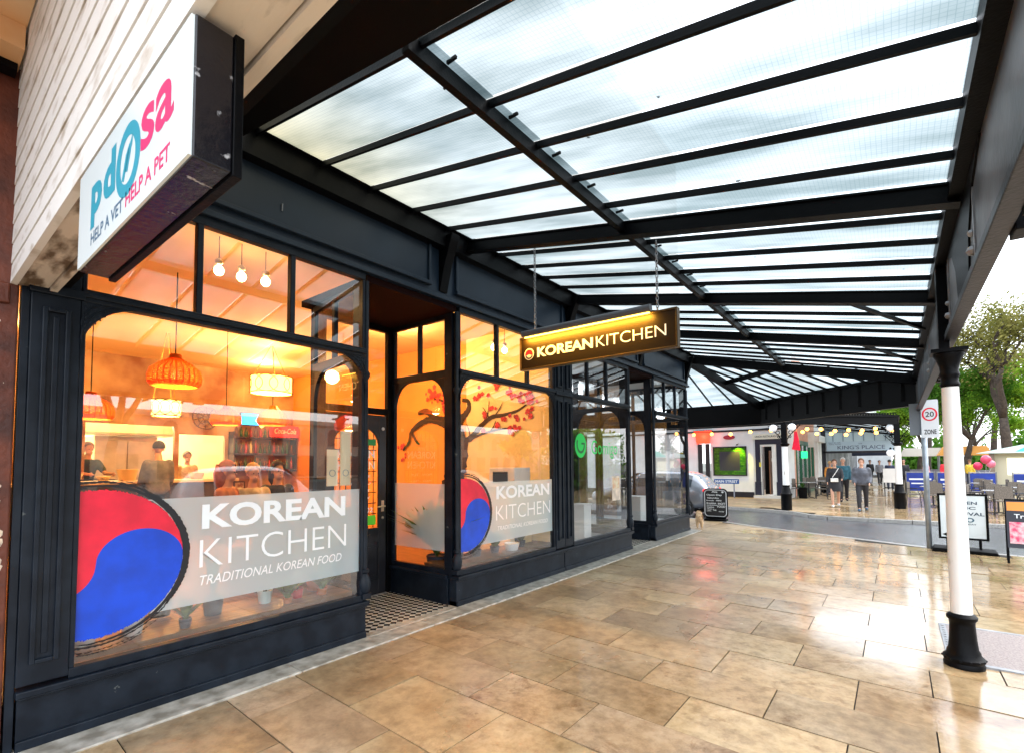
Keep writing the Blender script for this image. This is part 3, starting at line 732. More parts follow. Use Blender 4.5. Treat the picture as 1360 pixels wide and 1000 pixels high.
P(MB().box(-9.1, -5.4, 6.5, 12.1, .2, .26).box(-5.4, F-.125, 6.5, 8.82, .2, .26).box(-5.4, F-.125, 10.09, 12.1, .2, .26), 'interior_floor', mat('pale_shop_floor', (.35, .36, .36), .3), SH)
P(MB().box(-9.1, F-.16, 6.5, 12.1, 3.6, 3.66), 'interior_ceiling', pale, SH)
P(MB().box(-9.2, -9.1, 6.5, 12.2, 0, 4.2), 'back_wall', mat('shop_grey_wall', (.22, .25, .27), .7), SH)
P(MB().box(-10, F-.15, 6.5, 12.28, 4.2, 9.5), 'upper_wall', mat('upper_render_b', (.5, .48, .45), .8), SH)
# side elevation round the corner, with its own display window
sm = MB(); sm.box(-9.2, -6.9, 12.16, 12.26, .0, 4.3); sm.box(-6.9, F-.04, 12.16, 12.26, .0, .36); sm.box(-6.9, F-.02, 12.16, 12.26, 3.46, 4.35); sm.box(-6.9, F-.03, 12.165, 12.255, 2.70, 2.78); sm.box(-5.5, -5.44, 12.17, 12.25, .36, 3.46)
sw = P(sm, 'side_window', navy, SH)
P(MB().quad((-6.9, 12.21, .36), (F-.02, 12.21, .36), (F-.02, 12.21, 3.46), (-6.9, 12.21, 3.46)), 'pane', winglass, sw)
# green round logo with smiling G, and the shop name
mb = MB(); X = F-.012; yc, zc, r = 7.0, 1.95, .20
mb.add([(X, yc+r*.9*math.cos(2*PI*k/40), zc+r*math.sin(2*PI*k/40)) for k in range(40)], [tuple(range(40))]); P(mb, 'round_logo_sticker', greenv, SH)
mb = MB(); xx = X+.003; pr = None
for k in range(25):
    a = R(150+k*210/24); wv = .018
    p = ((yc+.10*math.cos(a), zc+.02+.11*math.sin(a)), (yc+.135*math.cos(a), zc+.02+.15*math.sin(a)))
    if pr: mb.quad((xx, pr[0][0], pr[0][1]), (xx, pr[1][0], pr[1][1]), (xx, p[1][0], p[1][1]), (xx, p[0][0], p[0][1]))
    pr = p
mb.box(xx, xx+.001, yc+.02, yc+.13, zc+.02, zc+.05)
P(mb, 'logo_mark', mat('logo_dark_green', (.0, .16, .03), .4), SH)
t = MB(); text(t, 'Gomigo', (X, 7.36, 1.74), U, V, .98, .31, .0); P(t, 'shop_name_lettering', greenv, SH)
P(MB().box(X, X+.002, 8.1, 8.42, .98, 1.42), 'poster', mat('cream_poster', (.75, .62, .5), .5, var=.2, vscale=9), SH)
P(MB().box(X+.0025, X+.004, 8.13, 8.39, 1.20, 1.39), 'poster_picture', mat('orange_poster_print', (.7, .3, .12), .5, c2=(.8, .7, .5), vscale=12), SH)

# ================================================================ glazed canopy
CAN = empty('glazed_canopy', (.38, 5.42, 0), label='long black iron canopy with wired glass roof over the pavement on a white column', cat='canopy')
def PC(mb, name, m, **k):
    return P(mb, name, m, CAN, **k)
A_ = (4.33-3.36)/4.42
def zr(x): return 4.33-A_*(x-F)
XO = .37
K0 = 1.66                       # near end
HX, HY = XO, 12.45              # outer corner
QX, QY = -3.0, 15.5             # end of the splayed corner
WC = Vector((F, 12.3, 4.33)); H1 = Vector((HX, HY, 3.36)); H2 = Vector((QX, QY, 3.36))
sk = -.035
def yr(y0, x): return y0+sk*(x-F)*(1 if y0 < 11 else 0)
beams = [4.19, 6.62, 9.10]
raft = [1.72, 2.27, 2.77, 3.28, 3.79]
raft += [4.19+.486*k for k in range(1, 5)]+[6.62+.496*k for k in range(1, 5)]
y = 9.10+.5
while y < 12.2: raft.append(y); y += .5
edges = sorted([K0]+raft+beams)
# glass panes of the main slope, each strip two lapped sheets
g = []
allY = sorted(set([K0-.02]+raft+beams))
random.seed(3)
for a, b in zip(allY[:-1], allY[1:]+[None]):
    for (xa, xb, lift) in ((F+.06, -1.83, .0), (-1.95, XO-.02, .012)):
        t_ = random.uniform(-.002, .002)
        mb = MB(); mb.quad((xa, yr(a, xa)+.012, zr(xa)+.02+lift+t_), (xb, yr(a, xb)+.012, zr(xb)+.02+lift), (xb, yr(b, xb)-.012, zr(xb)+.02+lift), (xa, yr(b, xa)-.012, zr(xa)+.02+lift+t_))
        PC(mb, 'roof_pane', roofg)
# last triangle of the main slope up to the hip, the splayed facet and the side slope
yl = allY[-1]
def zs(p, q, r_, x, y):
    n = (q-p).cross(r_-p); return p.z-(n.x*(x-p.x)+n.y*(y-p.y))/n.z
PC(MB().add([(F+.06, yl+.01, zr(F+.06)+.02), (XO, yr(yl, XO)+.01, zr(XO)+.02), (HX, HY-.02, 3.38), (F+.06, 12.28, 4.34)], [(0, 1, 2, 3)]), 'roof_pane', roofg)
fac_n = 7
for k in range(fac_n):
    p = H1.lerp(H2, k/fac_n); q = H1.lerp(H2, (k+1)/fac_n)
    PC(MB().add([WC+Vector((0, 0, .02)), p+Vector((0, 0, .02)), q+Vector((0, 0, .02))], [(0, 1, 2)]), 'roof_pane', roofg)
for k in range(12):
    x0 = QX-k*.7; x1 = x0-.7
    xa0 = min(F, x0) if k else F; xa1 = min(F, x1)
    PC(MB().add([(x0, QY, 3.38), (xa0, 12.3, 4.35), (xa1 if xa1 != xa0 else xa1-.01, 12.3, 4.35), (x1, QY, 3.38)], [(0, 1, 2, 3)]), 'roof_pane', roofg)
for y0 in raft:
    xe = XO-.02
    PC(MB().bar((F, y0, zr(F)-.005), (xe, yr(y0, xe), zr(xe)-.005), .022, .045), 'glazing_bar', black)
# rafters of the splayed corner
fd = (H2-H1); fn = Vector((-fd.y, fd.x, 0)).normalized()
if fn.dot(WC-H1) < 0: fn = -fn
for k in range(1, 13):
    p = H1.lerp(H2, k/13)
    # travel inward until hitting one of the hips
    best = None
    for E_ in (H1, H2):
        d1 = Vector((fn.x, fn.y)); d2 = Vector((WC.x-E_.x, WC.y-E_.y)); det = d1.x*(-d2.y)+d2.x*d1.y
        rx, ry = E_.x-p.x, E_.y-p.y; t1 = (rx*(-d2.y)+d2.x*ry)/det; s1 = (d1.x*ry-d1.y*rx)/det
        if t1 > .01 and 0 <= s1 <= 1.001 and (best is None or t1 < best): best = t1
    if best:
        e = Vector((p.x+fn.x*best, p.y+fn.y*best, 0)); e.z = zs(WC, H1, H2, e.x, e.y)
        PC(MB().bar(p+Vector((0, 0, -.005)), e+Vector((0, 0, -.005)), .028, .045), 'glazing_bar', black)
for k in range(1, 11):
    x0 = QX-.1-k*.62; PC(MB().bar((x0, QY, 3.355), (min(x0, F), 12.3 if x0 < F else 12.3, 4.325), .028, .045), 'glazing_bar', black)
for y0 in beams:
    xe = XO
    mb = MB().bar((F, y0, zr(F)-.065), (xe, yr(y0, xe), zr(xe)-.065), .06, .11)
    mb.bar((F, y0, zr(F)-.127), (xe, yr(y0, xe), zr(xe)-.127), .11, .014)
    mb.bar((F, y0, zr(F)-.006), (xe, yr(y0, xe), zr(xe)-.006), .10, .014)
    PC(mb, 'cross_beam', black)
    if y0 > 5: PC(MB().bar((-.35, yr(y0, -.35), zr(-.35)-.12), (XO-.04, y0+1.15, zr(XO)-.10), .035, .035), 'plan_brace', black)
for E_, nm in ((H1, 0), (H2, 1)):
    mb = MB().bar(WC+Vector((0, 0, -.09)), E_+Vector((0, 0, -.09)), .10, .17); mb.bar(WC+Vector((0, 0, -.185)), E_+Vector((0, 0, -.185)), .14, .02)
    PC(mb, 'hip_beam', black)
# purlin along the slope, wall plate, outer girder
px = -1.9
PC(MB().bar((px, K0-.1, zr(px)-.05), (px, 12.4, zr(px)-.05), .05, .09), 'purlin', black)
pm = (WC+H1)/2+Vector((0, 0, -.06)); pm = Vector((px, 12.4, zr(px)-.06)); pn = WC.lerp(H2, .487)+Vector((0, 0, -.06))
PC(MB().bar(pm, pn, .06, .11), 'purlin', black)
wp = MB().box(F+.022, F+.14, 1.2, 12.3, 4.10, 4.30); wp.box(F+.02, F+.20, 1.2, 12.3, 4.301, 4.33); PC(wp, 'wall_plate', black)
og = MB(); og.bar((.345, 1.0, 3.35), (.345, HY+.02, 3.35), .06, .12); og.bar((.36, 1.0, 3.275), (.36, HY+.02, 3.275), .10, .02)
PC(og, 'outer_beam', black)
lat = MB()
lat.box(.385, .40, .9, HY, 2.70, 3.263)
PC(lat, 'outer_fascia', mat('weathered_grey_plate', (.03, .035, .042), .45, c2=(.14, .16, .19), vscale=2.2, bump=.2, bscale=30))
lb = MB(); lb.box(.35, .43, .9, HY+.1, 2.64, 2.69); lb.box(.365, .415, .9, HY+.08, 2.69, 2.715); PC(lb, 'lower_beam', mat('lower_beam_paint', (.003, .003, .005), .4, c2=(.012, .011, .016), vscale=5, bump=.3, spec=.3), bevel=.005)
gt = MB(); gt.box(.401, .47, .9, HY+.2, 3.25, 3.33); gt.box(.47, .485, .9, HY+.2, 3.24, 3.35); PC(gt, 'gutter', black)
for yy in (2.62, 2.9, 7.6, 7.9):
    mb = MB(); mb.prism([(0, 0), (.06, 0), (.08, .06), (.12, .09), (.12, .15), (0, .15)], (.431, yy, 2.62), (1, 0, 0), (0, 0, 1), (0, .14, 0)); PC(mb, 'modillion', black, bevel=.005)
for yy in (3.6, 5.15, 8.2):
    mb = MB(); mb.box(.378, .386, yy, yy+.03, 2.72, 3.25); mb.ball((.38, yy+.1, 2.82), .03, 8); mb.ball((.38, yy+.1, 2.92), .022, 8); PC(mb, 'stiffener', grey)
# curved gusset behind the outer beam at the near cross beam
mb = MB(); mb.prism([(0, 0), (.95, 0), (.6, -.10), (.38, -.28), (.30, -.52), (0, -.52)], (.375, 4.19, 3.25), (0, -1, 0), (0, 0, 1), (.018, 0, 0))
mb.prism([(0, 0), (.95, 0), (.6, -.10), (.38, -.28), (.30, -.52), (0, -.52)][::-1], (.375, 4.19, 3.25), (0, 1, 0), (0, 0, 1), (.018, 0, 0)); PC(mb, 'gusset', black)
# splayed and side girders
dd = (H2-H1); dd.z = 0
mb = MB(); mb.bar(H1+Vector((0, 0, -.26)), H2+Vector((0, 0, -.26)), .06, .56); mb.bar(H1+Vector((0, 0, -.58)), H2+Vector((0, 0, -.58)), .14, .07); mb.bar(H1+Vector((0, 0, .02)), H2+Vector((0, 0, .02)), .16, .07)
nn = dd.normalized().cross(Vector((0, 0, 1)))
for k in range(9):
    p = H1.lerp(H2, (k+.5)/9); s_ = fn*.04
    mb.bar(p+s_+Vector((0, 0, -.5)), p+s_+Vector((0, 0, -.02)), .05, .03, (0, 1, 0))
PC(mb, 'splayed_girder', black)
mb = MB(); mb.box(QX, -12, QY-.03, QY+.03, 2.82, 3.40); mb.box(QX, -12, QY-.07, QY+.07, 2.75, 2.82); PC(mb, 'side_girder', black)
# near end header and dark boarding behind the bulkhead
hb = MB().bar((F, K0-.30, zr(F)-.05), (XO, K0-.46, zr(XO)-.05), .5, .10); PC(hb, 'end_beam', blackm)
nb = MB(); nb.add([(F, .58, 4.30), (XO, .58, 3.32), (XO, 1.25, 3.32), (F, 1.4, 4.30)], [(0, 3, 2, 1)]); PC(nb, 'end_boarding', blackm)

# lead clips and lap strips where the upper and lower panes meet at the purlin; wind-blown debris lies on the glass
rnd = random.Random(77); db_ = MB()
for y0 in allY[:-1]:
    if rnd.random() < .75: PC(MB().box(px+.03, px+.10, y0+.10, y0+.115, zr(px)-.005, zr(px)+.012), 'glazing_clip', black)
    if rnd.random() < .4: PC(MB().box(px-.12, px-.03, y0+.3, y0+.312, zr(px)-.002, zr(px)+.012), 'glazing_clip', black)
for k in range(34):
    x_ = rnd.uniform(F+.3, XO-.1); y_ = rnd.uniform(1.8, 10); n_ = rnd.randint(4, 7); sz = rnd.uniform(.006, .028); a0 = rnd.random()*6
    db_.add([(x_+sz*rnd.uniform(.4, 1)*math.cos(a0+6.28*q/n_), y_+sz*rnd.uniform(.3, .8)*math.sin(a0+6.28*q/n_), zr(x_)+.036) for q in range(n_)], [tuple(range(n_))])
# debris
tag(db_.build('leaf_debris', mat('dark_leaf_litter', (.03, .02, .01), .9)), 'dark leaf scraps scattered over the glass roof', 'leaf litter', kind='stuff')
# cast-iron column
def column(par, x, y, ztop, P_=P, sc=1.0, shaft=whitep):
    base = MB()
    base.lathe([(.128, 0), (.13, .02), (.122, .04), (.132, .055), (.132, .072), (.108, .095), (.104, .12), (.094, .14), (.086, .22), (.080, .33), (.082, .36), (.096, .375), (.098, .395), (.086, .41), (.070, .42)], (x, y, 0.0), 28)
    for k in range(14):
        a = 2*PI*k/14; base.ball((x+.128*math.cos(a), y+.128*math.sin(a), .064), .012, 6)
    sh = MB().lathe([(.069, .41), (.067, .9), (.061, 1.7), (.055, ztop-.30)], (x, y, 0), 28)
    c = P_(sh, 'column', shaft, par, smooth=True, autosm=True)
    P_(base, 'column_base', black, c, smooth=True, autosm=True)
    cp = MB().lathe([(.055, ztop-.30), (.064, ztop-.285), (.064, ztop-.27), (.057, ztop-.255), (.057, ztop-.22), (.066, ztop-.205), (.066, ztop-.19), (.06, ztop-.17), (.064, ztop-.13), (.082, ztop-.07), (.10, ztop-.04), (.10, ztop-.02)], (x, y, 0), 20)
    cp.box(x-.115, x+.115, y-.115, y+.115, ztop-.02, ztop+.01)
    P_(cp, 'column_capital', black, c, smooth=True, autosm=True)
    return c
column(CAN, .375, 5.42, 2.56)
cbx = MB().box(.315, .384, 5.36, 5.48, 2.571, 3.26); PC(cbx, 'column_block', black, bevel=.005)
# black bits hanging under the far end of the outer beam: bracket and grey strut
PC(MB().bar((.40, 9.6, 2.62), (.42, 8.2, 2.2), .05, .05), 'strut', grey) if False else None

# ================================================================ bulkhead clad in white boards, pier, neighbour's soffit
BH = empty('boarded_bulkhead', (-2, .5, 2.72), label='peeling white boarded bulkhead above the projecting sign at the left edge', cat='bulkhead')
peel = mat('peeling_white_boards', (.50, .43, .35), .55, c2=(.88, .86, .83), vscale=5, mrange=(.28, .46), bump=.35, bscale=18, detail=12, stretch=(.8, 1, 2.2))
bd = MB(); z = 2.72
while z < 4.35:
    zt = min(z+.118, 4.36)
    bd.add([(F-.02, .400, z+.003), (1.3, .400, z+.003), (1.3, .4035, zt-.007), (F-.02, .4035, zt-.007), (F-.02, .43, z), (1.3, .43, z), (1.3, .43, zt-.004), (F-.02, .43, zt-.004)], [(0, 1, 2, 3), (0, 4, 5, 1), (3, 2, 6, 7)]); z += .118
P(bd, 'clapboards', peel, BH)
sf = MB(); sf.box(F-.02, 1.3, .425, .56, 2.73, 2.75); sf.box(F-.02, 1.3, .565, .60, 2.715, 2.78)
P(sf, 'soffit_board', mat('stained_soffit', (.16, .11, .07), .6, c2=(.72, .64, .55), vscale=5, mrange=(.36, .50), bump=.6, bscale=14, detail=10, stretch=(.6, 2.2, 1)), BH)
P(MB().box(F-.02, 1.3, .601, .66, 2.76, 4.3), 'bulkhead_back', blackm, BH)
pier = MB().box(F-.5, F+.02, -1.2, .44, 0, 4.6)
for k in range(1): pier.box(F+.02, F+.05, -1.2, .40, 2.60, 2.72)
o = pier.build('brick_pier', mat('peeling_red_brown_paint', (.05, .010, .005), .5, c2=(.15, .032, .012), vscale=5, bump=.5, bscale=30, detail=9), bevel=.01)
tag(o, 'rusty red-brown painted pier with paint flaking off low down at the left edge', 'pier')
fk = MB(); random.seed(21)
for k in range(620):
    z = abs(random.gauss(0, .42))+.2; z = random.uniform(.5, 1.55)**1.0 if random.random() < .8 else random.uniform(.1, 2.5)
    y_ = random.uniform(-.25, .40); r_ = random.uniform(.004, .022)*(1.3 if z < 1.5 else .5); n_ = random.randint(5, 8); a0 = random.random()*6
    fk.add([(F+.0225, y_+r_*random.uniform(.5, 1.1)*math.cos(a0+2*PI*q/n_), z+1.6*r_*random.uniform(.5, 1.1)*math.sin(a0+2*PI*q/n_)) for q in range(n_)], [tuple(range(n_))])
fo = fk.build('bare_patches', mat('bare_plaster', (.62, .50, .38), .8, var=.3, vscale=30), o)
ns = MB().box(F-.4, -1.2, -1.3, .395, 4.12, 4.2); ns.box(F+.05, F+.30, -1.3, .39, 3.98, 4.119)
ns.mi(1).box(F+.04, F+.14, -1.3, .38, 3.94, 3.979)
o = ns.build('neighbouring_canopy_soffit', [mat('tan_soffit_paint', (.75, .38, .15), .5, c2=(.85, .60, .36), vscale=1.5), black]); tag(o, 'tan painted soffit of the next canopy in the top left corner', 'canopy')

# ================================================================ signs
# projecting light box under the bulkhead
pb = empty('projecting_sign', (-1.77, .45, 2.36), label='white projecting box sign with turquoise and pink lettering in black casing, under the boarded bulkhead', cat='sign')
lb_ = bpy.data.objects
xa, xb, za, zb = -2.32, -1.245, 2.36, 2.705
P(MB().box(xa, xb, .405, .49, za, zb), 'casing', mat('scuffed_black_casing', (.008, .008, .012), .25, c2=(.42, .43, .45), vscale=16, mrange=(.66, .70), bump=.2, bscale=40), pb, bevel=.004)
P(MB().box(xa-.006, xb+.006, .49, .512, za-.008, zb+.006), 'back_frame', black, pb, bevel=.002)
P(MB().box(xa+.005, xb-.004, .398, .405, za+.004, zb-.004), 'face_panel', mat('glossy_white_sign_face', (.82, .92, .94), .2), pb)
UX = (1, 0, 0); YS = .3975
teal = mat('turquoise_lettering', (.0, .32, .45), .4); pink = mat('pink_lettering', (.75, .01, .16), .4); gryl = mat('slate_lettering', (.06, .15, .25), .4)
def sign_xz(px, py): return px, py
w_ = xb-xa
t = MB(); text(t, 'p', (-2.14, YS, 2.455), UX, V, .135, .15, .05); P(t, 'sign_lettering', teal, pb)
t = MB(); text(t, 'd', (-1.985, YS, 2.495), UX, V, .135, .15, .05); P(t, 'sign_lettering', teal, pb)
t = MB(); cx, cz = -1.725, 2.54
def ring(mb, cx, cz, rx0, rz0, rx1, rz1, y, n=40, a0=0, a1=360):
    for k in range(n):
        a, b = R(a0+(a1-a0)*k/n), R(a0+(a1-a0)*(k+1)/n)
        mb.quad((cx+rx1*math.cos(a), y, cz+rz1*math.sin(a)), (cx+rx1*math.cos(b), y, cz+rz1*math.sin(b)), (cx+rx0*math.cos(b), y, cz+rz0*math.sin(b)), (cx+rx0*math.cos(a), y, cz+rz0*math.sin(a)))
ring(t, cx, cz, .072, .070, .118, .108, YS)
for dx, dz in ((-.02, .0), (.012, .018)): t.add([(cx+dx-.035, YS, cz+dz-.045), (cx+dx-.012, YS, cz+dz-.055), (cx+dx+.03, YS, cz+dz+.02), (cx+dx+.035, YS, cz+dz+.045), (cx+dx+.0, YS, cz+dz+.02)], [(0, 1, 2, 3, 4)])
P(t, 'sign_emblem', teal, pb)
t = MB(); text(t, 'sa', (-1.605, YS, 2.505), UX, V, .255, .118, .022); P(t, 'sign_lettering', pink, pb)
t = MB(); text(t, 'HELP A VET', (-2.13, YS, 2.40), UX, V, .37, .042, .02); P(t, 'sign_lettering', gryl, pb)
t = MB(); text(t, 'HELP A PET', (-1.735, YS, 2.40), UX, V, .365, .045, .02); P(t, 'sign_lettering', pink, pb)
# hanging restaurant sign
hs = empty('hanging_sign', (-2.3, 4.2, 2.66), label='black hanging sign with white lettering and warm strip lamp, on two chains', cat='sign')
HX0, HX1, HZ0, HZ1 = -3.14, -1.46, 2.665, 2.985
P(MB().box(HX0, HX1, 4.175, 4.225, HZ0, HZ1), 'sign_board', mat('black_sign_board', (.016, .009, .004), .5, spec=.2), hs)
fr = MB(); c_ = .016
fr.box(HX0-c_, HX1+c_, 4.165, 4.235, HZ0-c_, HZ0); fr.box(HX0-c_, HX1+c_, 4.165, 4.235, HZ1, HZ1+c_); fr.box(HX0-c_, HX0, 4.165, 4.235, HZ0, HZ1); fr.box(HX1, HX1+c_, 4.165, 4.235, HZ0, HZ1)
P(fr, 'sign_frame', mat('gilt_black_frame', (.10, .06, .02), .35, metal=.4), hs, bevel=.003)
t = MB(); text(t, 'KOREAN', (-2.93, 4.173, 2.765), UX, V, .66, .105, .035); P(t, 'sign_lettering', mat('cream_lettering', (.85, .78, .6), .4, emis=(1, .8, .4), es=.25), hs)
t = MB(); text(t, 'KITCHEN', (-2.235, 4.173, 2.765), UX, V, .69, .105, -.006); P(t, 'sign_lettering', mat('white_lettering', (.85, .82, .75), .4, emis=(1, .85, .6), es=.2), hs)
t = MB(); ring(t, -3.035, 2.815, 0, 0, .062, .062, 4.1735, 30); P(t, 'round_emblem', mat('emblem_white', (.8, .76, .7), .4), hs)
t = MB(); ring(t, -3.035, 2.815, 0, 0, .05, .05, 4.1722, 24, -20, 200); P(t, 'emblem_red', redv, hs)
t = MB(); ring(t, -3.035, 2.812, .035, .035, .05, .05, 4.1722, 16, 200, 340); P(t, 'emblem_line', inkv, hs)
hood = MB(); 
pr_ = [(-.035, -.02), (-.035, .03), (-.015, .05), (.02, .05), (.035, .03), (.035, .0), (.03, .0), (.02, .035), (-.012, .035), (-.027, .02), (-.027, -.02)]
hood.tube([(HX0+.06, 4.12, 3.022), (HX1-.20, 4.12, 3.022)], .034, 14)
for xx_ in (HX0+.35, HX1-.3): hood.tube([(xx_, 4.12, 3.04), (xx_, 4.2, 2.995)], .01, 6)
P(hood, 'lamp_hood', mat('grey_lamp_hood', (.10, .11, .13), .3), hs, smooth=True, autosm=True)
P(MB().box(HX0+.08, HX1-.22, 4.125, 4.150, 2.982, 2.989), 'lamp_strip', mat('warm_lamp_glow', (1, .7, .2), .5, emis=(1, .50, .06), es=5), hs)
al = bpy.data.lights.new('sign_strip_light', 'AREA'); al.shape = 'RECTANGLE'; al.size = 1.4; al.size_y = .03; al.energy = 13; al.color = (1, .50, .05)
ao = bpy.data.objects.new('sign_strip_light', al); col.objects.link(ao); ao.location = (-2.38, 4.125, 2.975); ao.rotation_euler = (R(42), 0, 0); ao.parent = hs; ao.matrix_parent_inverse = Matrix.Translation(-hs.location)
for xc in (-2.97, -1.63):
    ch = MB(); z = 3.0; k = 0; zt = zr(xc)-.17
    while z < zt:
        pts = [Vector((xc+(.011*math.cos(a) if k % 2 else 0), 4.2+(0 if k % 2 else .011*math.cos(a)), z+.018+.022*math.sin(a))) for a in [2*PI*q/8 for q in range(9)]]
        ch.tube(pts, .0042, 5, cap=False); z += .034; k += 1
    P(ch, 'chain', grey, hs)

# ================================================================ interior furnishings
warm = (1, .56, .20)
def plight(par, loc, e, c=warm, r=.08):
    l = bpy.data.lights.new('lamp_light', 'POINT'); l.energy = e*.52; l.color = c; l.shadow_soft_size = r
    o = bpy.data.objects.new('lamp_light', l); col.objects.link(o); o.parent = par; o.location = loc; return o
wick = vinyl('wicker_orange', (.95, .32, .05), .92, .6)
bulbm = mat('lit_bulb', (1, .8, .4), .5, emis=(1, .62, .22), es=14)
glowm = mat('lit_shade', (1, .8, .3), .5, emis=(1, .58, .10), es=2.6)
def basket(loc, r, label, zc=3.9, group='wicker pendant lamps inside the restaurant', e=22):
    o = empty('pendant_lamp', loc, label=label, cat='lamp', group=group)
    prof = [(.18, .62), (.20, .60), (.19, .50), (.30, .44), (.62, .30), (.92, .10), (1.0, -.1), (.98, -.3), (.86, -.42)]
    m = MB(); N = 26
    # woven hoops and ribs: open basket
    for i in range(len(prof)*3-2):
        q = i/3; a = int(q); b = min(a+1, len(prof)-1); fr_ = q-a
        rr_ = (prof[a][0]*(1-fr_)+prof[b][0]*fr_)*r; zz = (prof[a][1]*(1-fr_)+prof[b][1]*fr_)*r
        m.tube([(rr_*math.cos(2*PI*k/N), rr_*math.sin(2*PI*k/N), zz) for k in range(N+1)], .0105*r/.25, 4, cap=False)
    for k in range(N):
        m.tube([(p[0]*r*math.cos(2*PI*k/N), p[0]*r*math.sin(2*PI*k/N), p[1]*r) for p in prof], .008*r/.25, 4)
    m.build('lamp_shade', wick, o)
    for ch_ in o.children: ch_.scale = (1, 1, 1.3)
    MB().ball((0, 0, -.05*r), .05, 10).build('bulb', bulbm, o, smooth=True)
    MB().tube([(0, 0, .62*r), (0, 0, zc-loc[2])], .006, 5).build('cord', blackm, o)
    plight(o, (0, 0, -.08), e)
    return o
def drum(loc, r, h, label, zc=3.9, e=30, chains=True):
    o = empty('drum_pendant_lamp', loc, label=label, cat='lamp')
    m = MB().lathe([(r, 0), (r, h)], (0, 0, 0), 28, cap=False); m.build('lamp_shade', glowm, o, smooth=True)
    m = MB()
    for zz in (0, h): m.tube([(r*1.02*math.cos(2*PI*k/24), r*1.02*math.sin(2*PI*k/24), zz) for k in range(25)], .008, 5, cap=False)
    for k in range(9):
        a0 = 2*PI*k/9; rh = h/2
        m.tube([((r*1.06)*math.cos(a0+math.cos(t)*rh*1.25/r), (r*1.06)*math.sin(a0+math.cos(t)*rh*1.25/r), h/2+rh*math.sin(t)) for t in [2*PI*q/16 for q in range(17)]], .006, 4, cap=False)
    m.build('wire_hoops', mat('dark_gilt_wire', (.2, .1, .02), .4), o)
    for k in range(3): 
        a = 2*PI*k/3; MB().ball((r*.45*math.cos(a), r*.45*math.sin(a), h*.55), .045, 8).build('bulb', bulbm, o, smooth=True)
    m = MB()
    for k in range(3):
        a = 2*PI*k/3+.4; m.tube([(r*.9*math.cos(a), r*.9*math.sin(a), h), (0.02*math.cos(a), .02*math.sin(a), zc-loc[2]-.05)], .006, 5)
    m.build('chain', mat('brass', (.5, .3, .08), .3, metal=.8), o)
    if chains: MB().lathe([(.0, -.05), (.10, -.05), (.16, -.02), (.34, -.01), (.36, 0)], (0, 0, zc-loc[2]), 24).build('ceiling_rose', mat('cream_ceiling_rose', (.8, .62, .35), .6), o, smooth=True)
    plight(o, (0, 0, h/2), e)
    plight(o, (0, 0, h+.25), e*.35)
basket((-6.5, 2.0, 2.72), .26, 'large wicker basket pendant lamp in front of the small drum lamp', e=40)
basket((-8.0, 1.55, 2.40), .24, 'wicker pendant lamp furthest left behind the first restaurant window', e=25)
basket((-8.6, 3.38, 2.45), .22, 'wicker pendant lamp hanging beside the small screen', e=25)
basket((-9.6, 4.62, 2.60), .27, 'wicker pendant lamp just above the red soft drink sign', e=25)
drum((-9.0, 4.30, 2.98), .34, .30, 'bright drum pendant lamp with wire hoops under a round ceiling rose', e=60)
drum((-9.4, 2.78, 2.48), .20, .26, 'small glowing drum pendant lamp left of centre behind the first window', e=40, chains=False)
def bulb_drop(loc, label, group='bare bulbs in the restaurant window'):
    o = empty('hanging_bulb', loc, label=label, cat='lamp', group=group)
    MB().ball((0, 0, 0), .046, 12, (1, 1, 1.1)).build('bulb', bulbm, o, smooth=True)
    MB().lathe([(.02, .05), (.035, .07), (.035, .10), (.015, .12)], (0, 0, 0), 12).build('bulb_holder', steel, o, smooth=True)
    MB().tube([(0, 0, .12), (0, 0, 3.9-loc[2])], .004, 5).build('cord', blackm, o)
    plight(o, (0, 0, 0), 9, r=.05)
bl_lab = ['bare lit bulb, leftmost of the three above the first restaurant window', 'bare lit bulb in the middle of the three above the first restaurant window', 'bare lit bulb, rightmost of the three above the first restaurant window']
for (x, y, z), l_ in zip(((-5.15, 1.93, 3.56), (-5.15, 2.14, 3.56), (-5.15, 2.38, 3.58)), bl_lab): bulb_drop((x, y, z), l_)
for (x, y, z), l_ in zip(((-4.75, 5.62, 3.42), (-4.75, 5.88, 3.42)), ('bare lit bulb, left one above the second restaurant window', 'bare lit bulb, right one above the second restaurant window')): bulb_drop((x, y, z), l_)
# wide ceiling lights of the kitchen and of the dining room
kl = empty('kitchen_ceiling_light', (BX-1.6, 3.2, 3.8), label='bright strip light on the kitchen ceiling seen through the serving hatch', cat='ceiling light')
MB().box(-.6, .6, -.1, .1, -.05, 0).build('diffuser', mat('lit_diffuser', (1, 1, .9), .5, emis=(1, .86, .5), es=8), kl)
plight(kl, (0, 0, -.3), 520, (1, .84, .5), .3)
for (x, y) in ((-6.2, 4.9), (-10.6, 1.0), (-10.8, 5.0)):
    o = empty('ceiling_spotlight', (x, y, 3.9), label={(-6.2, 4.9): 'small ceiling spotlight shining on the painted tree', (-10.6, 1.0): 'small ceiling spotlight at the left rear of the dining room', (-10.8, 5.0): 'small ceiling spotlight over the bottle shelves'}[(x, y)], cat='spotlight')
    MB().lathe([(.06, -.03), (.07, 0)], (0, 0, 0), 14).build('lamp_rim', white, o)
    MB().lathe([(.05, -.034), (.05, -.031)], (0, 0, 0), 14).build('bulb', bulbm, o)
    plight(o, (0, 0, -.25), {(-6.2, 4.9): 130}.get((x, y), 85), r=.15)
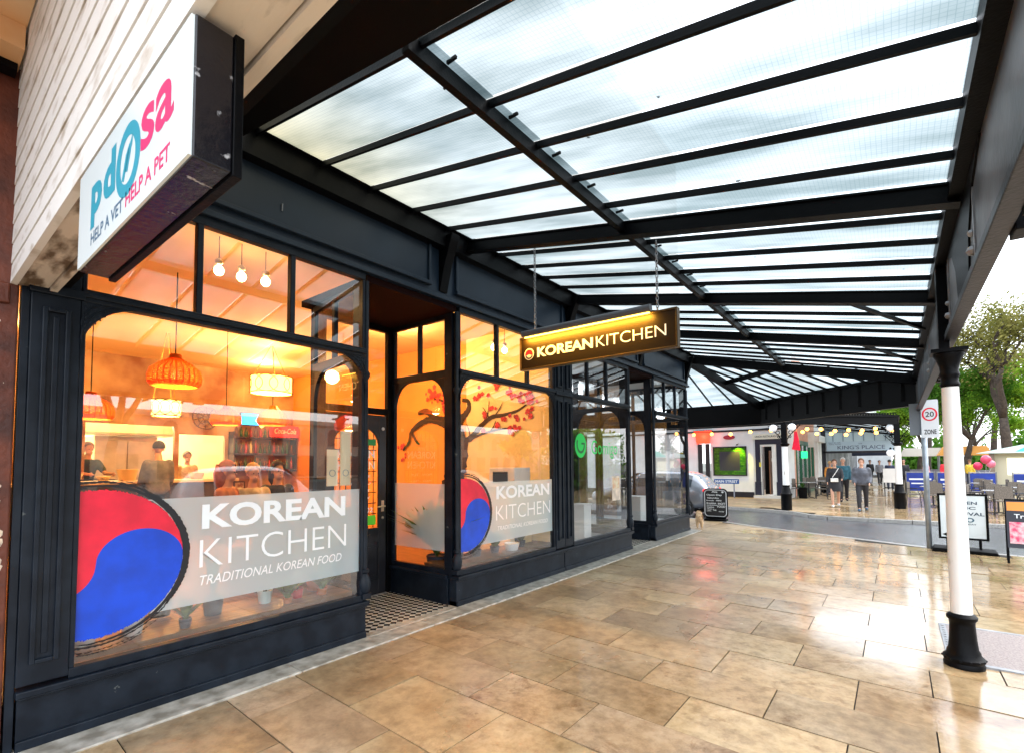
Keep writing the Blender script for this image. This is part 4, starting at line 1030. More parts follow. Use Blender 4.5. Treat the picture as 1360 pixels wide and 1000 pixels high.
# serving counter in front of the hatch
ct = empty('serving_counter', (-11.4, 2.6, .26), label='long dark serving counter with a pale top below the kitchen hatch', cat='counter')
MB().box(-.35, .35, -3.2, 1.95, 0, 1.08).build('counter_front', mat('counter_dark', (.05, .04, .05), .4, var=.3), ct)
MB().box(-.42, .42, -3.25, 2.0, 1.082, 1.14).build('counter_top', mat('counter_pale', (.72, .55, .32), .35), ct, bevel=.01)
# tall fridge
fr_ = empty('steel_fridge', (BX-1.2, 3.15, .26), label='tall two-door steel fridge in the kitchen', cat='fridge')
MB().box(-.4, .38, -.55, .55, 0, 2.05).build('cabinet', steel, fr_, bevel=.01)
for y0, y1, hy in ((-.545, -.005, -.05), (.005, .545, .05)):
    dd_ = MB().box(.382, .42, y0, y1, .1, 1.95).build('door', steel, fr_, bevel=.008)
    MB().tube([(.45, hy, .8), (.45, hy, 1.2)], .015, 6).build('handle', blackm, dd_)
hd = MB().box(-.3, .3, -1.1, .9, 0, .05); hd.prism([(-.3, .05), (.3, .05), (.1, .3), (-.1, .3)], (0, -1.1, 0), (1, 0, 0), (0, 0, 1), (0, 2.0, 0))
o = hd.build('extractor_hood', steel, loc=(BX-.75, 3.0, 2.32)); tag(o, 'steel extractor hood along the top of the kitchen hatch', 'extractor hood')
# boxes and tubs on the counter
tub = mat('cream_tub', (.8, .62, .3), .4)
def tubm(w, h): 
    m = MB().lathe([(w*.75, 0), (w, h), (w*1.05, h), (w*1.05, h+.012), (w*.9, h+.012)], (0, 0, 0), 14); return m
for i, (y_, w_, h_, l_) in enumerate(((1.95, .17, .13, 'cream food tub on the counter, furthest left'), (2.75, .16, .2, 'tall cream food tub on the counter beside the fridge'), (3.9, .14, .12, 'cream food tub at the right end of the counter'), (2.4, .10, .08, 'small bowl on the counter in front of the cook'))):
    o = tubm(w_, h_).build('food_tub', tub, loc=(-11.3, y_, 1.40), smooth=True); tag(o, l_, 'tub', 'tubs on the serving counter')
# bottle shelves on the back wall
shf = empty('bottle_shelf', (BX+.16, 5.6, 1.55), label='dark wooden wall shelves for bottles behind the diners', cat='shelf')
dkw = mat('dark_wood', (.05, .02, .01), .5, var=.3)
for zz in (0, .38, .76): MB().box(-.15, .15, -.75, .75, zz, zz+.03).build('shelf_board', dkw, shf)
for yy in (-.75, .72): MB().box(-.14, .14, yy, yy+.03, -.03, .9).build('side_panel', dkw, shf)
botm = [mat('green_bottle', (.02, .08, .02), .1), mat('brown_bottle', (.12, .04, .01), .1), mat('clear_bottle', (.5, .42, .3), .1), mat('red_bottle', (.3, .02, .02), .2)]
random.seed(9); n_ = 0
for lv in range(3):
    for k in range(13):
        y_ = 5.6-.66+k*.11; h_ = random.uniform(.2, .3)
        b = MB().lathe([(.032, 0), (.034, .01), (.034, h_*.6), (.014, h_*.76), (.012, h_), (.015, h_+.005)], (0, 0, 0), 8).build('bottle', botm[random.randrange(4)], loc=(BX+.2, y_, 1.581+lv*.38), smooth=True)
        tag(b, '%s bottle from the left on the %s wall shelf behind the diners' % (['first', 'second', 'third', 'fourth', 'fifth', 'sixth', 'seventh', 'eighth', 'ninth', 'tenth', 'eleventh', 'twelfth', 'last'][k], ['lowest', 'middle', 'top'][lv]), 'bottle', 'bottles on the %s wall shelf' % ['lowest', 'middle', 'top'][lv])
o = empty('drinks_sign', (BX+.35, 6.0, 2.5), label='bright red illuminated soft drink sign with white script above the bottle shelves', cat='sign')
MB().box(-.05, .05, -.34, .34, -.14, .14).build('sign_box', mat('lit_red_box', (.8, .01, .01), .4, emis=(1, .02, .01), es=1.2), o, bevel=.02)
t = MB(); text(t, 'Coca-Cola', (.056, -.27, -.06), U, V, .54, .13, .012, .3); t.build('sign_lettering', wvinyl, o)
o = empty('wall_screen', (BX+.3, 5.2, 2.75), label='small screen showing blue, mounted high on the rear wall', cat='screen')
MB().box(-.04, .03, -.22, .22, -.15, .15).build('screen_housing', blackm, o); MB().box(.031, .035, -.2, .2, -.13, .13).build('screen_face', mat('lit_blue_screen', (.0, .3, .7), .3, emis=(.02, .45, 1), es=1.6), o)
o = MB().box(-.02, .02, -.30, .30, -.11, .11).build('yellow_menu_panel', mat('lit_yellow_panel', (.9, .8, .1), .4, emis=(.9, .85, .15), es=1.3), loc=(BX+.7, 5.45, 2.80)); o.rotation_euler = (R(38), 0, 0); tag(o, 'tilted yellow lit menu panel left of the red sign', 'menu panel')
o = empty('wall_medallion', (BX+.06, 4.35, 2.75), label='round openwork wall ornament above the kitchen doorway', cat='ornament')
m = MB(); rg = .26
for rr_ in (1, .6, .25): m.tube([(0, rg*rr_*math.cos(t), rg*rr_*math.sin(t)) for t in [2*PI*k/24 for k in range(25)]], .014, 5, cap=False)
for k in range(10): m.tube([(0, rg*.25*math.cos(2*PI*k/10), rg*.25*math.sin(2*PI*k/10)), (0, rg*math.cos(2*PI*k/10+.3), rg*math.sin(2*PI*k/10+.3))], .010, 5)
m.build('metal_tracery', mat('bronze_tracery', (.15, .08, .04), .4, metal=.5), o)
for (y_, z_, w_, h_, c_, l_) in ((5.0, 1.15, .45, .3, (.8, .65, .4), 'cream poster on the rear wall below the bottle shelves'), (-.3, 2.4, .8, .5, (.5, .2, .08), 'framed brown picture on the rear wall at the far left')):
    o = empty('wall_poster', (BX+.02, y_, z_), label=l_, cat='poster'); MB().box(0, .02, -w_/2, w_/2, -h_/2, h_/2).build('poster_frame', dkw, o)
    MB().box(.021, .024, -w_/2+.03, w_/2-.03, -h_/2+.03, h_/2-.03).build('poster_print', mat('poster_print', c_, .6, c2=(.25, .1, .05), vscale=9), o)
# glass display board leaning inside window one (white cards)
for (y_, z0_, h_, l_) in ((2.56, 1.46, .34, 'small cream card standing inside the first window near its right edge'), (2.70, 1.46, .52, 'tall cream card with a round print inside the first window at its right edge')):
    o = empty('menu_card', (F-.10, y_, z0_), label=l_, cat='menu card')
    MB().box(-.004, .004, -.055, .055, 0, h_).build('card', mat('cream_card', (.85, .72, .48), .5), o)
    m = MB(); ring_pts = [(.0055, .03*math.cos(2*PI*k/20), .12+.03*math.sin(2*PI*k/20)) for k in range(21)]; m.tube(ring_pts, .0025, 4, cap=False); m.build('round_print', gryl, o)

# --- potted plants on the window shelves ---
leafl = mat('leaf_light', (.12, .22, .04), .45, var=.5, vscale=14); leafg = mat('leaf_green', (.05, .14, .02), .45, var=.5, vscale=14); leafd = mat('leaf_dark', (.015, .05, .02), .4, var=.5, vscale=14)
def leafy(kind, seed, h, n, m, w=.03, spread=.5):
    rnd = random.Random(seed); b = MB()
    for k in range(n):
        a = rnd.random()*2*PI; sp_ = rnd.uniform(.15, 1)*spread; L = h*rnd.uniform(.6, 1.05); pts = []
        for q in range(5):
            t_ = q/4; pts.append(Vector((math.cos(a)*sp_*L*t_**1.5, math.sin(a)*sp_*L*t_**1.5, L*(t_-.25*sp_*t_*t_))))
        sd_ = Vector((-math.sin(a), math.cos(a), 0)); ww = w*rnd.uniform(.7, 1.3); prof = [.3, .8, 1, .75, .02]
        for q in range(4):
            b.quad(pts[q]-sd_*ww*prof[q], pts[q]+sd_*ww*prof[q], pts[q+1]+sd_*ww*prof[q+1], pts[q+1]-sd_*ww*prof[q+1])
    return b
whitepot = mat('white_glazed_pot', (.78, .8, .8), .25); dkpot = mat('dark_pot', (.05, .06, .09), .35); terr = mat('terracotta_pot', (.45, .16, .06), .7)
def pot(loc, r, h, pm, label, seed, ph, n, lm, w=.03, spread=.5, mark=None):
    o = empty('potted_plant', loc, label=label, cat='plant', group='pot plants in the restaurant windows')
    MB().lathe([(r*.72, 0), (r*.78, .005), (r, h), (r*1.02, h), (r*.9, h+.001), (r*.88, h-.02)], (0, 0, 0), 22).build('pot', pm, o, smooth=True, autosm=True)
    if n:
        l = leafy(0, seed, ph, n, lm, w, spread).build('foliage', lm, o); l.location = (0, 0, h-.02)
    return o
pot((-4.42, .86, .44), .085, .16, whitepot, 'white pot with a thin line mark at the far left of the first window', 1, .12, 8, leafg, .012)
pot((-4.40, 1.13, .44), .075, .15, whitepot, 'plain white pot on the shelf below the round sticker', 2, .18, 12, leafg, .016)
pot((-4.45, 1.68, .44), .080, .15, dkpot, 'dark slate pot with an upright plant on the first window shelf', 3, .42, 16, leafg, .02, .25)
pot((-4.45, 2.10, .44), .062, .11, mat('pale_blue_pot', (.55, .72, .72), .3), 'pale blue pot with bushy plant on the first window shelf', 4, .28, 26, leafd, .03)
o = pot((-4.38, 2.36, .44), .055, .09, mat('red_watering_can', (.6, .03, .05), .3), 'small red planter of white flowers on the first window shelf', 5, .14, 16, leafg, .015)
m = MB()
for k in range(22):
    a = random.random()*6.28; rr_ = random.random()*.06; m.ball((rr_*math.cos(a), rr_*math.sin(a), .18+random.random()*.05), .013, 6)
m.build('flowers', mat('white_petals', (.8, .8, .7), .6), o)
pot((-4.52, 2.62, .44), .09, .12, terr, 'large leafy plant spilling over its pot at the right end of the first window', 6, .55, 60, leafg, .045, 1.0)
pot((-4.75, 1.4, .44), .09, .12, dkpot, 'dark pot with spiky leaves behind the other pots in the first window', 7, .35, 20, leafd, .015, .3)
pot((-4.50, 4.55, .44), .1, .12, dkpot, 'broad dark-leaved plant behind the round sticker in the second window', 8, .6, 60, leafd, .055, .8)
pot((-4.60, 5.0, .44), .1, .12, dkpot, 'dark bushy plant in the middle of the second window', 9, .5, 60, leafd, .045, .9)
pot((-4.32, 5.48, .44), .11, .10, whitepot, 'wide white bowl in the second restaurant window', 10, .05, 0, leafd)
pot((-4.75, 4.45, .26), .14, .22, dkpot, 'tall green plant inside behind the recess side window', 11, .80, 130, leafl, .045, 1.1)
pot((-4.60, 5.92, .44), .1, .12, dkpot, 'grey-green plant at the right end of the second window', 12, .42, 50, leafd, .04, .8)
pot((-4.40, 4.42, .44), .07, .09, dkpot, 'low dark plant at the left corner of the second window', 13, .28, 60, leafd, .04, 1.0)
pot((-4.42, 4.85, .44), .07, .09, dkpot, 'low spreading plant left of centre in the second window', 14, .26, 60, leafd, .045, 1.0)
pot((-4.40, 5.20, .44), .07, .09, dkpot, 'low spreading plant left of the white bowl in the second window', 15, .24, 60, leafg, .045, 1.0)
pot((-4.40, 5.80, .44), .07, .09, dkpot, 'low spreading plant right of the white bowl in the second window', 16, .26, 60, leafd, .045, 1.0)
pot((-4.30, 2.56, .44), .05, .06, terr, 'low trailing plant beside the red planter in the first window', 17, .30, 70, leafl, .03, 1.1)
pot((-4.28, 2.22, .44), .04, .05, terr, 'low trailing plant left of the red planter in the first window', 18, .2, 50, leafl, .022, 1.1)
pot((-4.26, 1.42, .44), .045, .07, dkpot, 'small trailing plant between the white and the slate pots', 19, .2, 40, leafg, .018, 1.0)
# microwave on a side table in window two
o = empty('microwave', (-4.72, 5.95, 1.30), label='white microwave oven seen through the right end of the second window', cat='microwave')
MB().box(-.25, .25, -.2, .2, 0, .30).build('oven_case', white, o, bevel=.01); MB().box(-.17, .12, -.206, -.2, .06, .24).build('oven_door', blackm, o)
o = empty('side_cabinet', (-4.85, 5.98, .26), label='cream cabinet carrying the microwave behind the second window', cat='cabinet')
MB().box(-.4, .3, -.25, .3, 0, 1.02).build('cabinet_body', creamw, o); MB().box(-.42, .32, -.27, .31, 1.022, 1.039).build('cabinet_top', woodf, o)
# tables with chairs in the dining room
def dining_table(loc, label):
    o = empty('dining_table', loc, label=label, cat='table', group='tables in the restaurant')
    MB().box(-.38, .38, -.38, .38, .72, .76).build('tabletop', woodf, o, bevel=.006)
    MB().tube([(0, 0, .03), (0, 0, .72)], .04, 8).build('table_leg', black, o); MB().lathe([(.25, 0), (.24, .02), (.05, .03)], (0, 0, 0), 16).build('table_base', black, o)
dining_table((-7.6, 3.45, .26), 'dark wooden restaurant table in front of the three seated diners')
dining_table((-6.4, 1.4, .26), 'dark wooden restaurant table nearest the first window')
sofa = empty('dark_bench', (-5.9, 3.2, .26), label='dark upholstered bench behind the frosted band of the first window', cat='bench'); MB().box(-.25, .25, -.7, .7, 0, .45).build('seat', mat('brown_leather', (.06, .03, .02), .4), sofa, bevel=.03); MB().box(.25, .35, -.7, .7, 0, .85).build('backrest', mat('brown_leather_back', (.06, .03, .02), .4), sofa, bevel=.03)
# neighbour shop furnishings
for (x, y, h, w, l_) in ((-4.85, 7.35, 1.0, .38, 'tall white display plinth behind the green logo window'), (-4.7, 8.1, .62, .26, 'low white display plinth behind the green logo window'), (-4.9, 11.0, .6, .4, 'white display plinth in the far corner window')):
    o = MB().box(-w/2, w/2, -w/2, w/2, 0, h).box(-w/2-.01, w/2+.01, -w/2-.01, w/2+.01, h, h+.02).build('display_plinth', white, loc=(x, y, .26), bevel=.005); tag(o, l_, 'plinth')
for i_, y_ in enumerate((7.6, 10.8)):
    o = empty('shop_ceiling_lamp', (-6.5, y_, 3.6), label=['round ceiling lamp in the middle of the neighbouring shop', 'round ceiling lamp near the corner window of the neighbouring shop'][i_], cat='lamp'); MB().lathe([(.2, -.05), (.22, 0)], (0, 0, 0), 20).build('diffuser', mat('cool_diffuser', (1, 1, 1), .5, emis=(.9, .95, 1), es=3), o); plight(o, (0, 0, -.2), 30, (.85, .93, 1), .2)

# ================================================================ people
skin1 = mat('skin_tone', (.55, .30, .20), .5); 
def smooth_skin(name, verts, edges, radii, m, parent=None, levels=2, root=0):
    me = bpy.data.meshes.new(name); me.from_pydata([tuple(v) for v in verts], edges, []); me.materials.append(m)
    o = bpy.data.objects.new(name, me); col.objects.link(o)
    if parent: o.parent = parent
    sk_ = o.modifiers.new('skin', 'SKIN'); 
    if not me.skin_vertices: me.skin_vertices.new()
    for i, r in enumerate(radii):
        r = r if isinstance(r, tuple) else (r, r)
        me.skin_vertices[0].data[i].radius = r; me.skin_vertices[0].data[i].use_root = (i == root)
    sk_.use_smooth_shade = True
    sb = o.modifiers.new('subsurf', 'SUBSURF'); sb.levels = levels; sb.render_levels = levels
    return o
def person(loc, rz, label, top, bottom, shoes, hair, pose='stand', H=1.72, skin=None, long_hair=False, skirt=False, step=.12, bare_legs=False, group=None, armf=(0., 0.), bag=None, build=1.0, elbow=(.3, .3), sleeve=True, lean=0., hood=False, puffy=False):
    """person standing at the origin facing -Y (local)"""
    sk = skin or skin1; s = H/1.72; o = empty('person', loc, rz, label, 'person', group)
    hz = .92*s if pose != 'sit' else .48*s; dz = hz-.92*s
    ly = -math.sin(lean)*.5
    def T(z): return z*s+dz
    P_ = {}
    P_['pel'] = Vector((0, 0, T(.93))); P_['wai'] = Vector((0, ly*.3, T(1.08))); P_['che'] = Vector((0, ly*.7, T(1.28))); P_['nek'] = Vector((0, ly, T(1.43))); P_['nk2'] = Vector((0, ly-.01, T(1.51)))
    P_['hd1'] = Vector((0, ly-.02, T(1.57))); P_['hd2'] = Vector((0, ly-.012, T(1.65))); P_['top'] = Vector((0, ly-.005, T(1.695)))
    for sd_, nm in ((-1, 'l'), (1, 'r')):
        fw = step*(1 if sd_ < 0 else -1)
        P_[nm+'hip'] = Vector((.095*s*sd_, 0, T(.88)))
        if pose == 'sit':
            P_[nm+'kne'] = Vector((.11*s*sd_, -.42*s, .50*s)); P_[nm+'ank'] = Vector((.11*s*sd_, -.42*s, .09*s)); P_[nm+'toe'] = P_[nm+'ank']+Vector((0, -.15*s, -.04*s))
        else:
            P_[nm+'kne'] = Vector((.10*s*sd_, -fw*.9-.02, T(.49)+abs(step)*.03)); P_[nm+'ank'] = Vector((.095*s*sd_, -fw*2*.8+.02, T(.085)+(.03 if fw < 0 and step > .05 else 0)))
            P_[nm+'toe'] = P_[nm+'ank']+Vector((.01*sd_, -.16*s, -.045*s))
        P_[nm+'sho'] = Vector((.158*s*sd_*build, ly, T(1.385)))
        af = armf[0 if sd_ < 0 else 1]; el = elbow[0 if sd_ < 0 else 1]
        P_[nm+'elb'] = P_[nm+'sho']+Vector((.05*sd_, -math.sin(af)*.27*s, -math.cos(af)*.27*s)); a2 = af+el
        P_[nm+'wri'] = P_[nm+'elb']+Vector((-.02*sd_ if el > .6 else .01*sd_, -math.sin(a2)*.24*s, -math.cos(a2)*.24*s)); fd_ = (P_[nm+'wri']-P_[nm+'elb']).normalized()
        P_[nm+'plm'] = P_[nm+'wri']+fd_*.06*s
    def fuse(mb, name, m, vox, sm=6):
        ob = mb.build(name, m, o, smooth=True)
        rm = ob.modifiers.new('fuse', 'REMESH'); rm.mode = 'VOXEL'; rm.voxel_size = vox; rm.use_smooth_shade = True
        if sm: q_ = ob.modifiers.new('smooth', 'SMOOTH'); q_.iterations = sm; q_.factor = .5
        return ob
    def limb(mb, names_, rs, n=12):
        pts = [P_[q] if isinstance(q, str) else q for q in names_]
        for i in range(len(pts)-1): mb.tube([pts[i], pts[i].lerp(pts[i+1], .35), pts[i+1]], [rs[i]*s, (rs[i]*.6+rs[i+1]*.4)*s*1.06, rs[i+1]*s], n)
        for p, r_ in zip(pts, rs): mb.ball(p, r_*s*1.01, 10)
    def torso(mb, g, top=True):
        b = build
        rg = [(P_['pel']+Vector((0, 0, -.07*s)), .135, .095), (P_['pel'], .165, .115), (P_['wai'], .145*b, .105*b), (P_['che'].lerp(P_['wai'], .4), .155*b, .115*b), (P_['che'], .172*b, .118*b), (P_['nek']+Vector((0, 0, -.04*s)), .135*b, .095), (P_['nek']+Vector((0, 0, .015*s)), .06, .06)]
        if not top: rg = rg[:3]
        N = 18; vv = []
        for c_, rx, ry in rg: vv += [c_+Vector(((rx+g)*s*math.cos(2*PI*k/N), (ry+g)*s*math.sin(2*PI*k/N), 0)) for k in range(N)]
        L_ = len(rg); mb.add(vv, [(i*N+k, i*N+(k+1) % N, (i+1)*N+(k+1) % N, (i+1)*N+k) for i in range(L_-1) for k in range(N)]+[tuple(range(N))[::-1], tuple((L_-1)*N+k for k in range(N))])
    bm_ = MB(); torso(bm_, 0)
    limb(bm_, [P_['nek']+Vector((0, 0, -.03*s)), 'nk2'], [.056, .054])
    bm_.ball(P_['hd2']+Vector((0, .008*s, .012*s)), .088*s, 14, (.86, 1.06, 1.12)); bm_.ball(P_['hd1']+Vector((0, -.022*s, -.005*s)), .060*s, 12, (.92, 1, 1.0))
    for nm in 'lr':
        sd_ = -1 if nm == 'l' else 1
        limb(bm_, [nm+'hip', nm+'kne', nm+'ank'], [.085, .056, .038]); limb(bm_, [nm+'ank', nm+'toe'], [.036, .03])
        limb(bm_, [nm+'sho', nm+'elb', nm+'wri'], [.052, .040, .027])
        fd_ = (P_[nm+'plm']-P_[nm+'wri']).normalized()
        bm_.ball(P_[nm+'wri'].lerp(P_[nm+'plm'], .75), .042*s, 10, (.5, .95, 1.15))
        for k in range(4):
            q = P_[nm+'plm']+Vector((0, (k-1.5)*.019, 0)); L2 = [.070, .082, .078, .060][k]
            bm_.tube([q, q+fd_*L2*.5, q+fd_*L2*.9+Vector((-.018*sd_, 0, 0))], [.0105, .0098, .008], 8)
        q = P_[nm+'wri']+fd_*.02; bm_.tube([q+Vector((0, -.02, 0)), q+fd_*.035+Vector((-.01*sd_, -.042, 0)), q+fd_*.065+Vector((-.016*sd_, -.046, 0))], [.013, .011, .009], 8)
    fuse(bm_, 'body', sk, .0125, 3)
    if top:
        g_ = MB(); torso(g_, .018 if not puffy else .045)
        for nm in 'lr':
            e_ = .014 if not puffy else .030
            if sleeve: limb(g_, [nm+'sho', nm+'elb', P_[nm+'wri'].lerp(P_[nm+'elb'], .06)], [.060+e_, .046+e_, .032+e_])
            else: limb(g_, [nm+'sho', P_[nm+'elb'].lerp(P_[nm+'sho'], .25)], [.064, .058])
        if hood or puffy: g_.ball(P_['nek']+Vector((0, .05*s, .02*s)), .10*s, 12, (1, .7, .6))
        fuse(g_, 'jacket' if sleeve else 'shirt', top, .02)
    if skirt:
        m = MB(); N = 24; vs_ = []
        for z_, r_ in ((1.02, .15), (.92, .18), (.75, .205), (.58, .225)):
            m_ = [((r_*s*(1+.04*math.sin(a*6)*(1.02-z_)*2))*math.cos(a), .85*(r_*s)*math.sin(a), T(z_)) for a in [2*PI*k/N for k in range(N)]]; vs_ += m_
        m.add(vs_, [(i*N+k, i*N+(k+1) % N, (i+1)*N+(k+1) % N, (i+1)*N+k) for i in range(3) for k in range(N)]); m.build('skirt', bottom, o, smooth=True)
    elif bottom:
        g_ = MB(); torso(g_, .012, False)
        for nm in 'lr': limb(g_, [nm+'hip', nm+'kne', P_[nm+'ank']+Vector((0, 0, -.02*s))], [.098, .070, .058])
        fuse(g_, 'trousers', bottom, .02)
    for nm in 'lr':
        a, t_ = P_[nm+'ank'], P_[nm+'toe']
        m = MB().tube([a+Vector((0, .05*s, -.035*s)), a+Vector((0, 0, -.03*s)), t_+Vector((0, 0, .0)), t_+Vector((0, -.06*s, -.008*s))], [.035*s, .045*s, .042*s, .02*s], 10); m.build('shoe', shoes, o, smooth=True)
    # hair cap and face
    hc = P_['hd2']+Vector((0, .012*s, .025*s)); m = MB(); N = 16; vs_ = []; fs_ = []
    rows_ = 7
    for i in range(rows_+1):
        t_ = (PI*.60)*i/rows_
        for k in range(N):
            a = 2*PI*k/N; fr = -math.sin(a)   # front is -Y
            cut = 1 if fr < .3 else 1-.42*(fr-.3)/.7
            tt = t_*cut; rr_ = .098*s; vs_.append(hc+Vector((rr_*.93*math.sin(tt)*math.cos(a), rr_*1.05*math.sin(tt)*math.sin(a), rr_*1.08*math.cos(tt))))
    m.add(vs_, [(i*N+k, i*N+(k+1) % N, (i+1)*N+(k+1) % N, (i+1)*N+k) for i in range(rows_) for k in range(N)])
    if long_hair:
        m.tube([hc+Vector((0, .05*s, .04*s)), hc+Vector((0, .065*s, -.06*s)), hc+Vector((0, .06*s, -.17*s)), hc+Vector((0, .05*s, -.26*s))], [.07*s, .085*s, .08*s, .03*s], 10)
    m.build('hair', hair, o, smooth=True)
    fc = MB(); fz = P_['hd2']
    for sd_ in (-1, 1): fc.ball(fz+Vector((.030*s*sd_, -.083*s, -.02*s)), .009*s, 6)
    fc.build('eyes', mat('dark_eyes', (.02, .015, .01), .3), o)
    fn_ = MB().ball(fz+Vector((0, -.092*s, -.045*s)), .013*s, 8, (.8, 1.1, 1.3))
    for sd_ in (-1, 1): fn_.ball(fz+Vector((.078*s*sd_, 0, -.03*s)), .018*s, 8, (.5, .8, 1.3))
    fn_.build('nose_and_ears', sk, o, smooth=True)
    MB().ball(fz+Vector((0, -.080*s, -.078*s)), .018*s, 8, (1, .4, .35)).build('mouth', mat('lips', (.4, .12, .1), .5), o)
    if bag:
        m = MB(); m.box(-.14, .10, -.20, -.11, T(.93), T(1.07)); m.build('shoulder_bag', bag, o, bevel=.015)
        m = MB(); m.tube([Vector((.12*s, -.115*s, T(1.44))), Vector((.04, -.17*s, T(1.3))), Vector((-.08, -.17*s, T(1.1)))], .012, 6); m.build('bag_strap', bag, o)
    return o
C = lambda n, c, r=.7: mat(n, c, r, var=.25, vscale=12)
blk = C('black_cloth', (.012, .012, .016)); hairb = C('black_hair', (.012, .008, .006)); hairbr = C('brown_hair', (.10, .04, .015)); hairgr = C('grey_hair', (.45, .43, .4)); hairbl = C('blond_hair', (.55, .36, .14)); jean = C('dark_jeans', (.012, .018, .035)); wsh = C('white_shoes', (.7, .7, .7)); bsh = C('blue_trainers', (.03, .08, .14)); tshirt = C('dark_green_shirt', (.02, .035, .02))
greyj = mat('grey_padded_jacket', (.06, .066, .085), .5, var=.3, vscale=9, bump=.6, bscale=14)
person((-1.80, 21.6, .0), .12, 'woman in black coat and skirt with a white cross-body bag walking towards us', blk, blk, wsh, hairbr, H=1.70, skirt=True, step=.14, bag=C('white_bag', (.75, .74, .7)), armf=(.1, .3), elbow=(.5, .9), long_hair=False, build=1.12)
person((-.93, 20.3, .0), .05, 'person in grey padded jacket and black trousers walking with hands in pockets', greyj, blk, bsh, hairbr, H=1.72, step=.10, armf=(-.15, -.15), elbow=(.9, .9), build=1.12, puffy=True)
person((-1.75, 24.6, .0), .1, 'person in a teal jacket walking just behind the woman in black', C('teal_jacket', (.02, .12, .17)), blk, blk, hairgr, H=1.78, step=.1, armf=(.1, -.1), build=1.1)
person((-1.08, 24.0, .0), 0, 'person in a red coat half hidden behind the grey padded jacket', C('red_coat', (.6, .03, .06)), jean, blk, hairbr, H=1.68, step=.1, build=1.2)
person((-2.65, 29.5, .0), .3, 'person with an orange scarf standing by the far shop door', C('orange_top', (.75, .30, .04)), jean, blk, hairbl, H=1.65, step=.05)
person((.30, 33.0, .0), .1, 'person in dark clothes standing beside the menu board under the far canopy', blk, blk, blk, hairb, H=1.75, step=.08)
person((-.30, 36.0, .0), PI, 'person in a navy coat walking away under the far canopy', C('navy_coat', (.02, .03, .07)), jean, blk, hairb, H=1.72, step=.14)
person((-.95, 44.0, .0), .2, 'distant person in a grey coat beyond the hanging sign', C('grey_coat', (.2, .2, .22)), blk, blk, hairbr, H=1.7, step=.12)
person((-1.6, 47.0, .0), .2, 'distant person in black beyond the hanging sign', blk, blk, blk, hairb, H=1.75, step=.12)
person((2.35, 40.0, .0), .4, 'distant person in a bright red jacket by the blue barriers', C('bright_red_jacket', (.75, .02, .04)), jean, blk, hairbr, H=1.74, step=.05)
person((1.55, 42.5, .0), .8, 'distant person in a pink top by the blue barriers', C('pink_top', (.6, .25, .3)), jean, blk, hairbl, H=1.65, step=.05)
person((3.6, 41.5, .0), 2.5, 'distant person in a yellow top behind the white column', C('yellow_top', (.7, .5, .05)), jean, blk, hairbr, H=1.7, step=.05)
# staff and diners
person((-11.75-.9, 2.35, .30), PI/2+.3, 'cook in a dark shirt bending over the counter inside the hatch', tshirt, blk, blk, hairbr, H=1.80, step=0, armf=(.7, .7), elbow=(.8, .8), sleeve=False, lean=.35)
person((-10.4, 2.98, .26), -PI/2, 'waiter in grey with dark collar standing with back to us at the counter', C('grey_uniform', (.10, .11, .14)), blk, blk, hairb, H=1.80, step=0, armf=(.25, .25), elbow=(.5, .5))
person((-13.2, 4.35, .26), PI/2, 'kitchen worker in a pale top seen through the kitchen doorway', C('pale_top', (.6, .42, .2)), blk, blk, hairbr, H=1.7, step=0)
person((-7.0, 2.78, .26), PI/2+.8, 'seated diner with long auburn hair behind the frosted band', C('rust_top', (.4, .15, .06)), jean, blk, C('auburn_hair', (.30, .09, .03)), pose='sit', H=1.9, long_hair=True)
person((-7.25, 3.22, .26), PI/2, 'seated diner with short blond hair behind the frosted band', C('cream_jumper', (.6, .5, .3)), jean, blk, hairbl, pose='sit', H=1.86)
person((-7.35, 3.62, .26), PI/2, 'seated diner with black hair in black behind the frosted band', blk, jean, blk, hairb, pose='sit', H=1.90, long_hair=True)

# ================================================================ street: corner pub and canopy across the side road
PUB = empty('corner_pub', (-5, 26, 0), label='white corner pub with a green tiled window and dark doorway across the side road', cat='pub')
wr = mat('white_render', (.76, .78, .80), .6, var=.06, vscale=2); bkt = mat('black_trim', (.010, .010, .018), .35)
YP = 25.3
m = MB().box(-20, -7.9, YP, YP+.3, -.0, 7); m.box(-7.25, -5.3, YP, YP+.3, 0, 7); m.box(-7.9, -7.25, YP+.01, YP+.3, 2.62, 7); m.box(-7.9, -7.25, YP+.02, YP+.29, 0, .3)
P(m, 'wall', wr, PUB)
m = MB(); m.box(-5.3, -4.95, YP+.02, YP+.3, 0, 7); m.box(-4.52, -3.85, YP+.02, YP+.3, 0, 7); m.box(-4.95, -4.52, YP+.03, YP+.3, 2.42, 7); m.box(-4.15, -3.85, YP+.3, 27.0, 0, 7)
P(m, 'wall', wr, PUB)
P(MB().box(-20, -5.32, YP-.03, YP, 0, .26), 'plinth', bkt, PUB)
P(MB().box(-20, -3.8, YP-.05, YP+.01, 3.16, 3.24), 'string_course', bkt, PUB)
P(MB().box(-5.32, -3.8, YP-.09, YP+.015, 2.74, 2.98), 'lintel_board', mat('cream_board', (.74, .72, .62), .5), PUB)
t = MB(); text(t, 'UNION RESTAURANT & BAR', (-5.2, YP-.094, 2.82), UX, V, 1.25, .09, .01); P(t, 'lettering', bkt, PUB)
m = MB(); m.box(-5.22, -5.02, YP-.04, YP+.02, 0, 2.74); m.box(-4.32, -4.12, YP-.04, YP+.02, 0, 2.74); m.box(-5.02, -4.32, YP-.04, YP+.02, 2.5, 2.74)
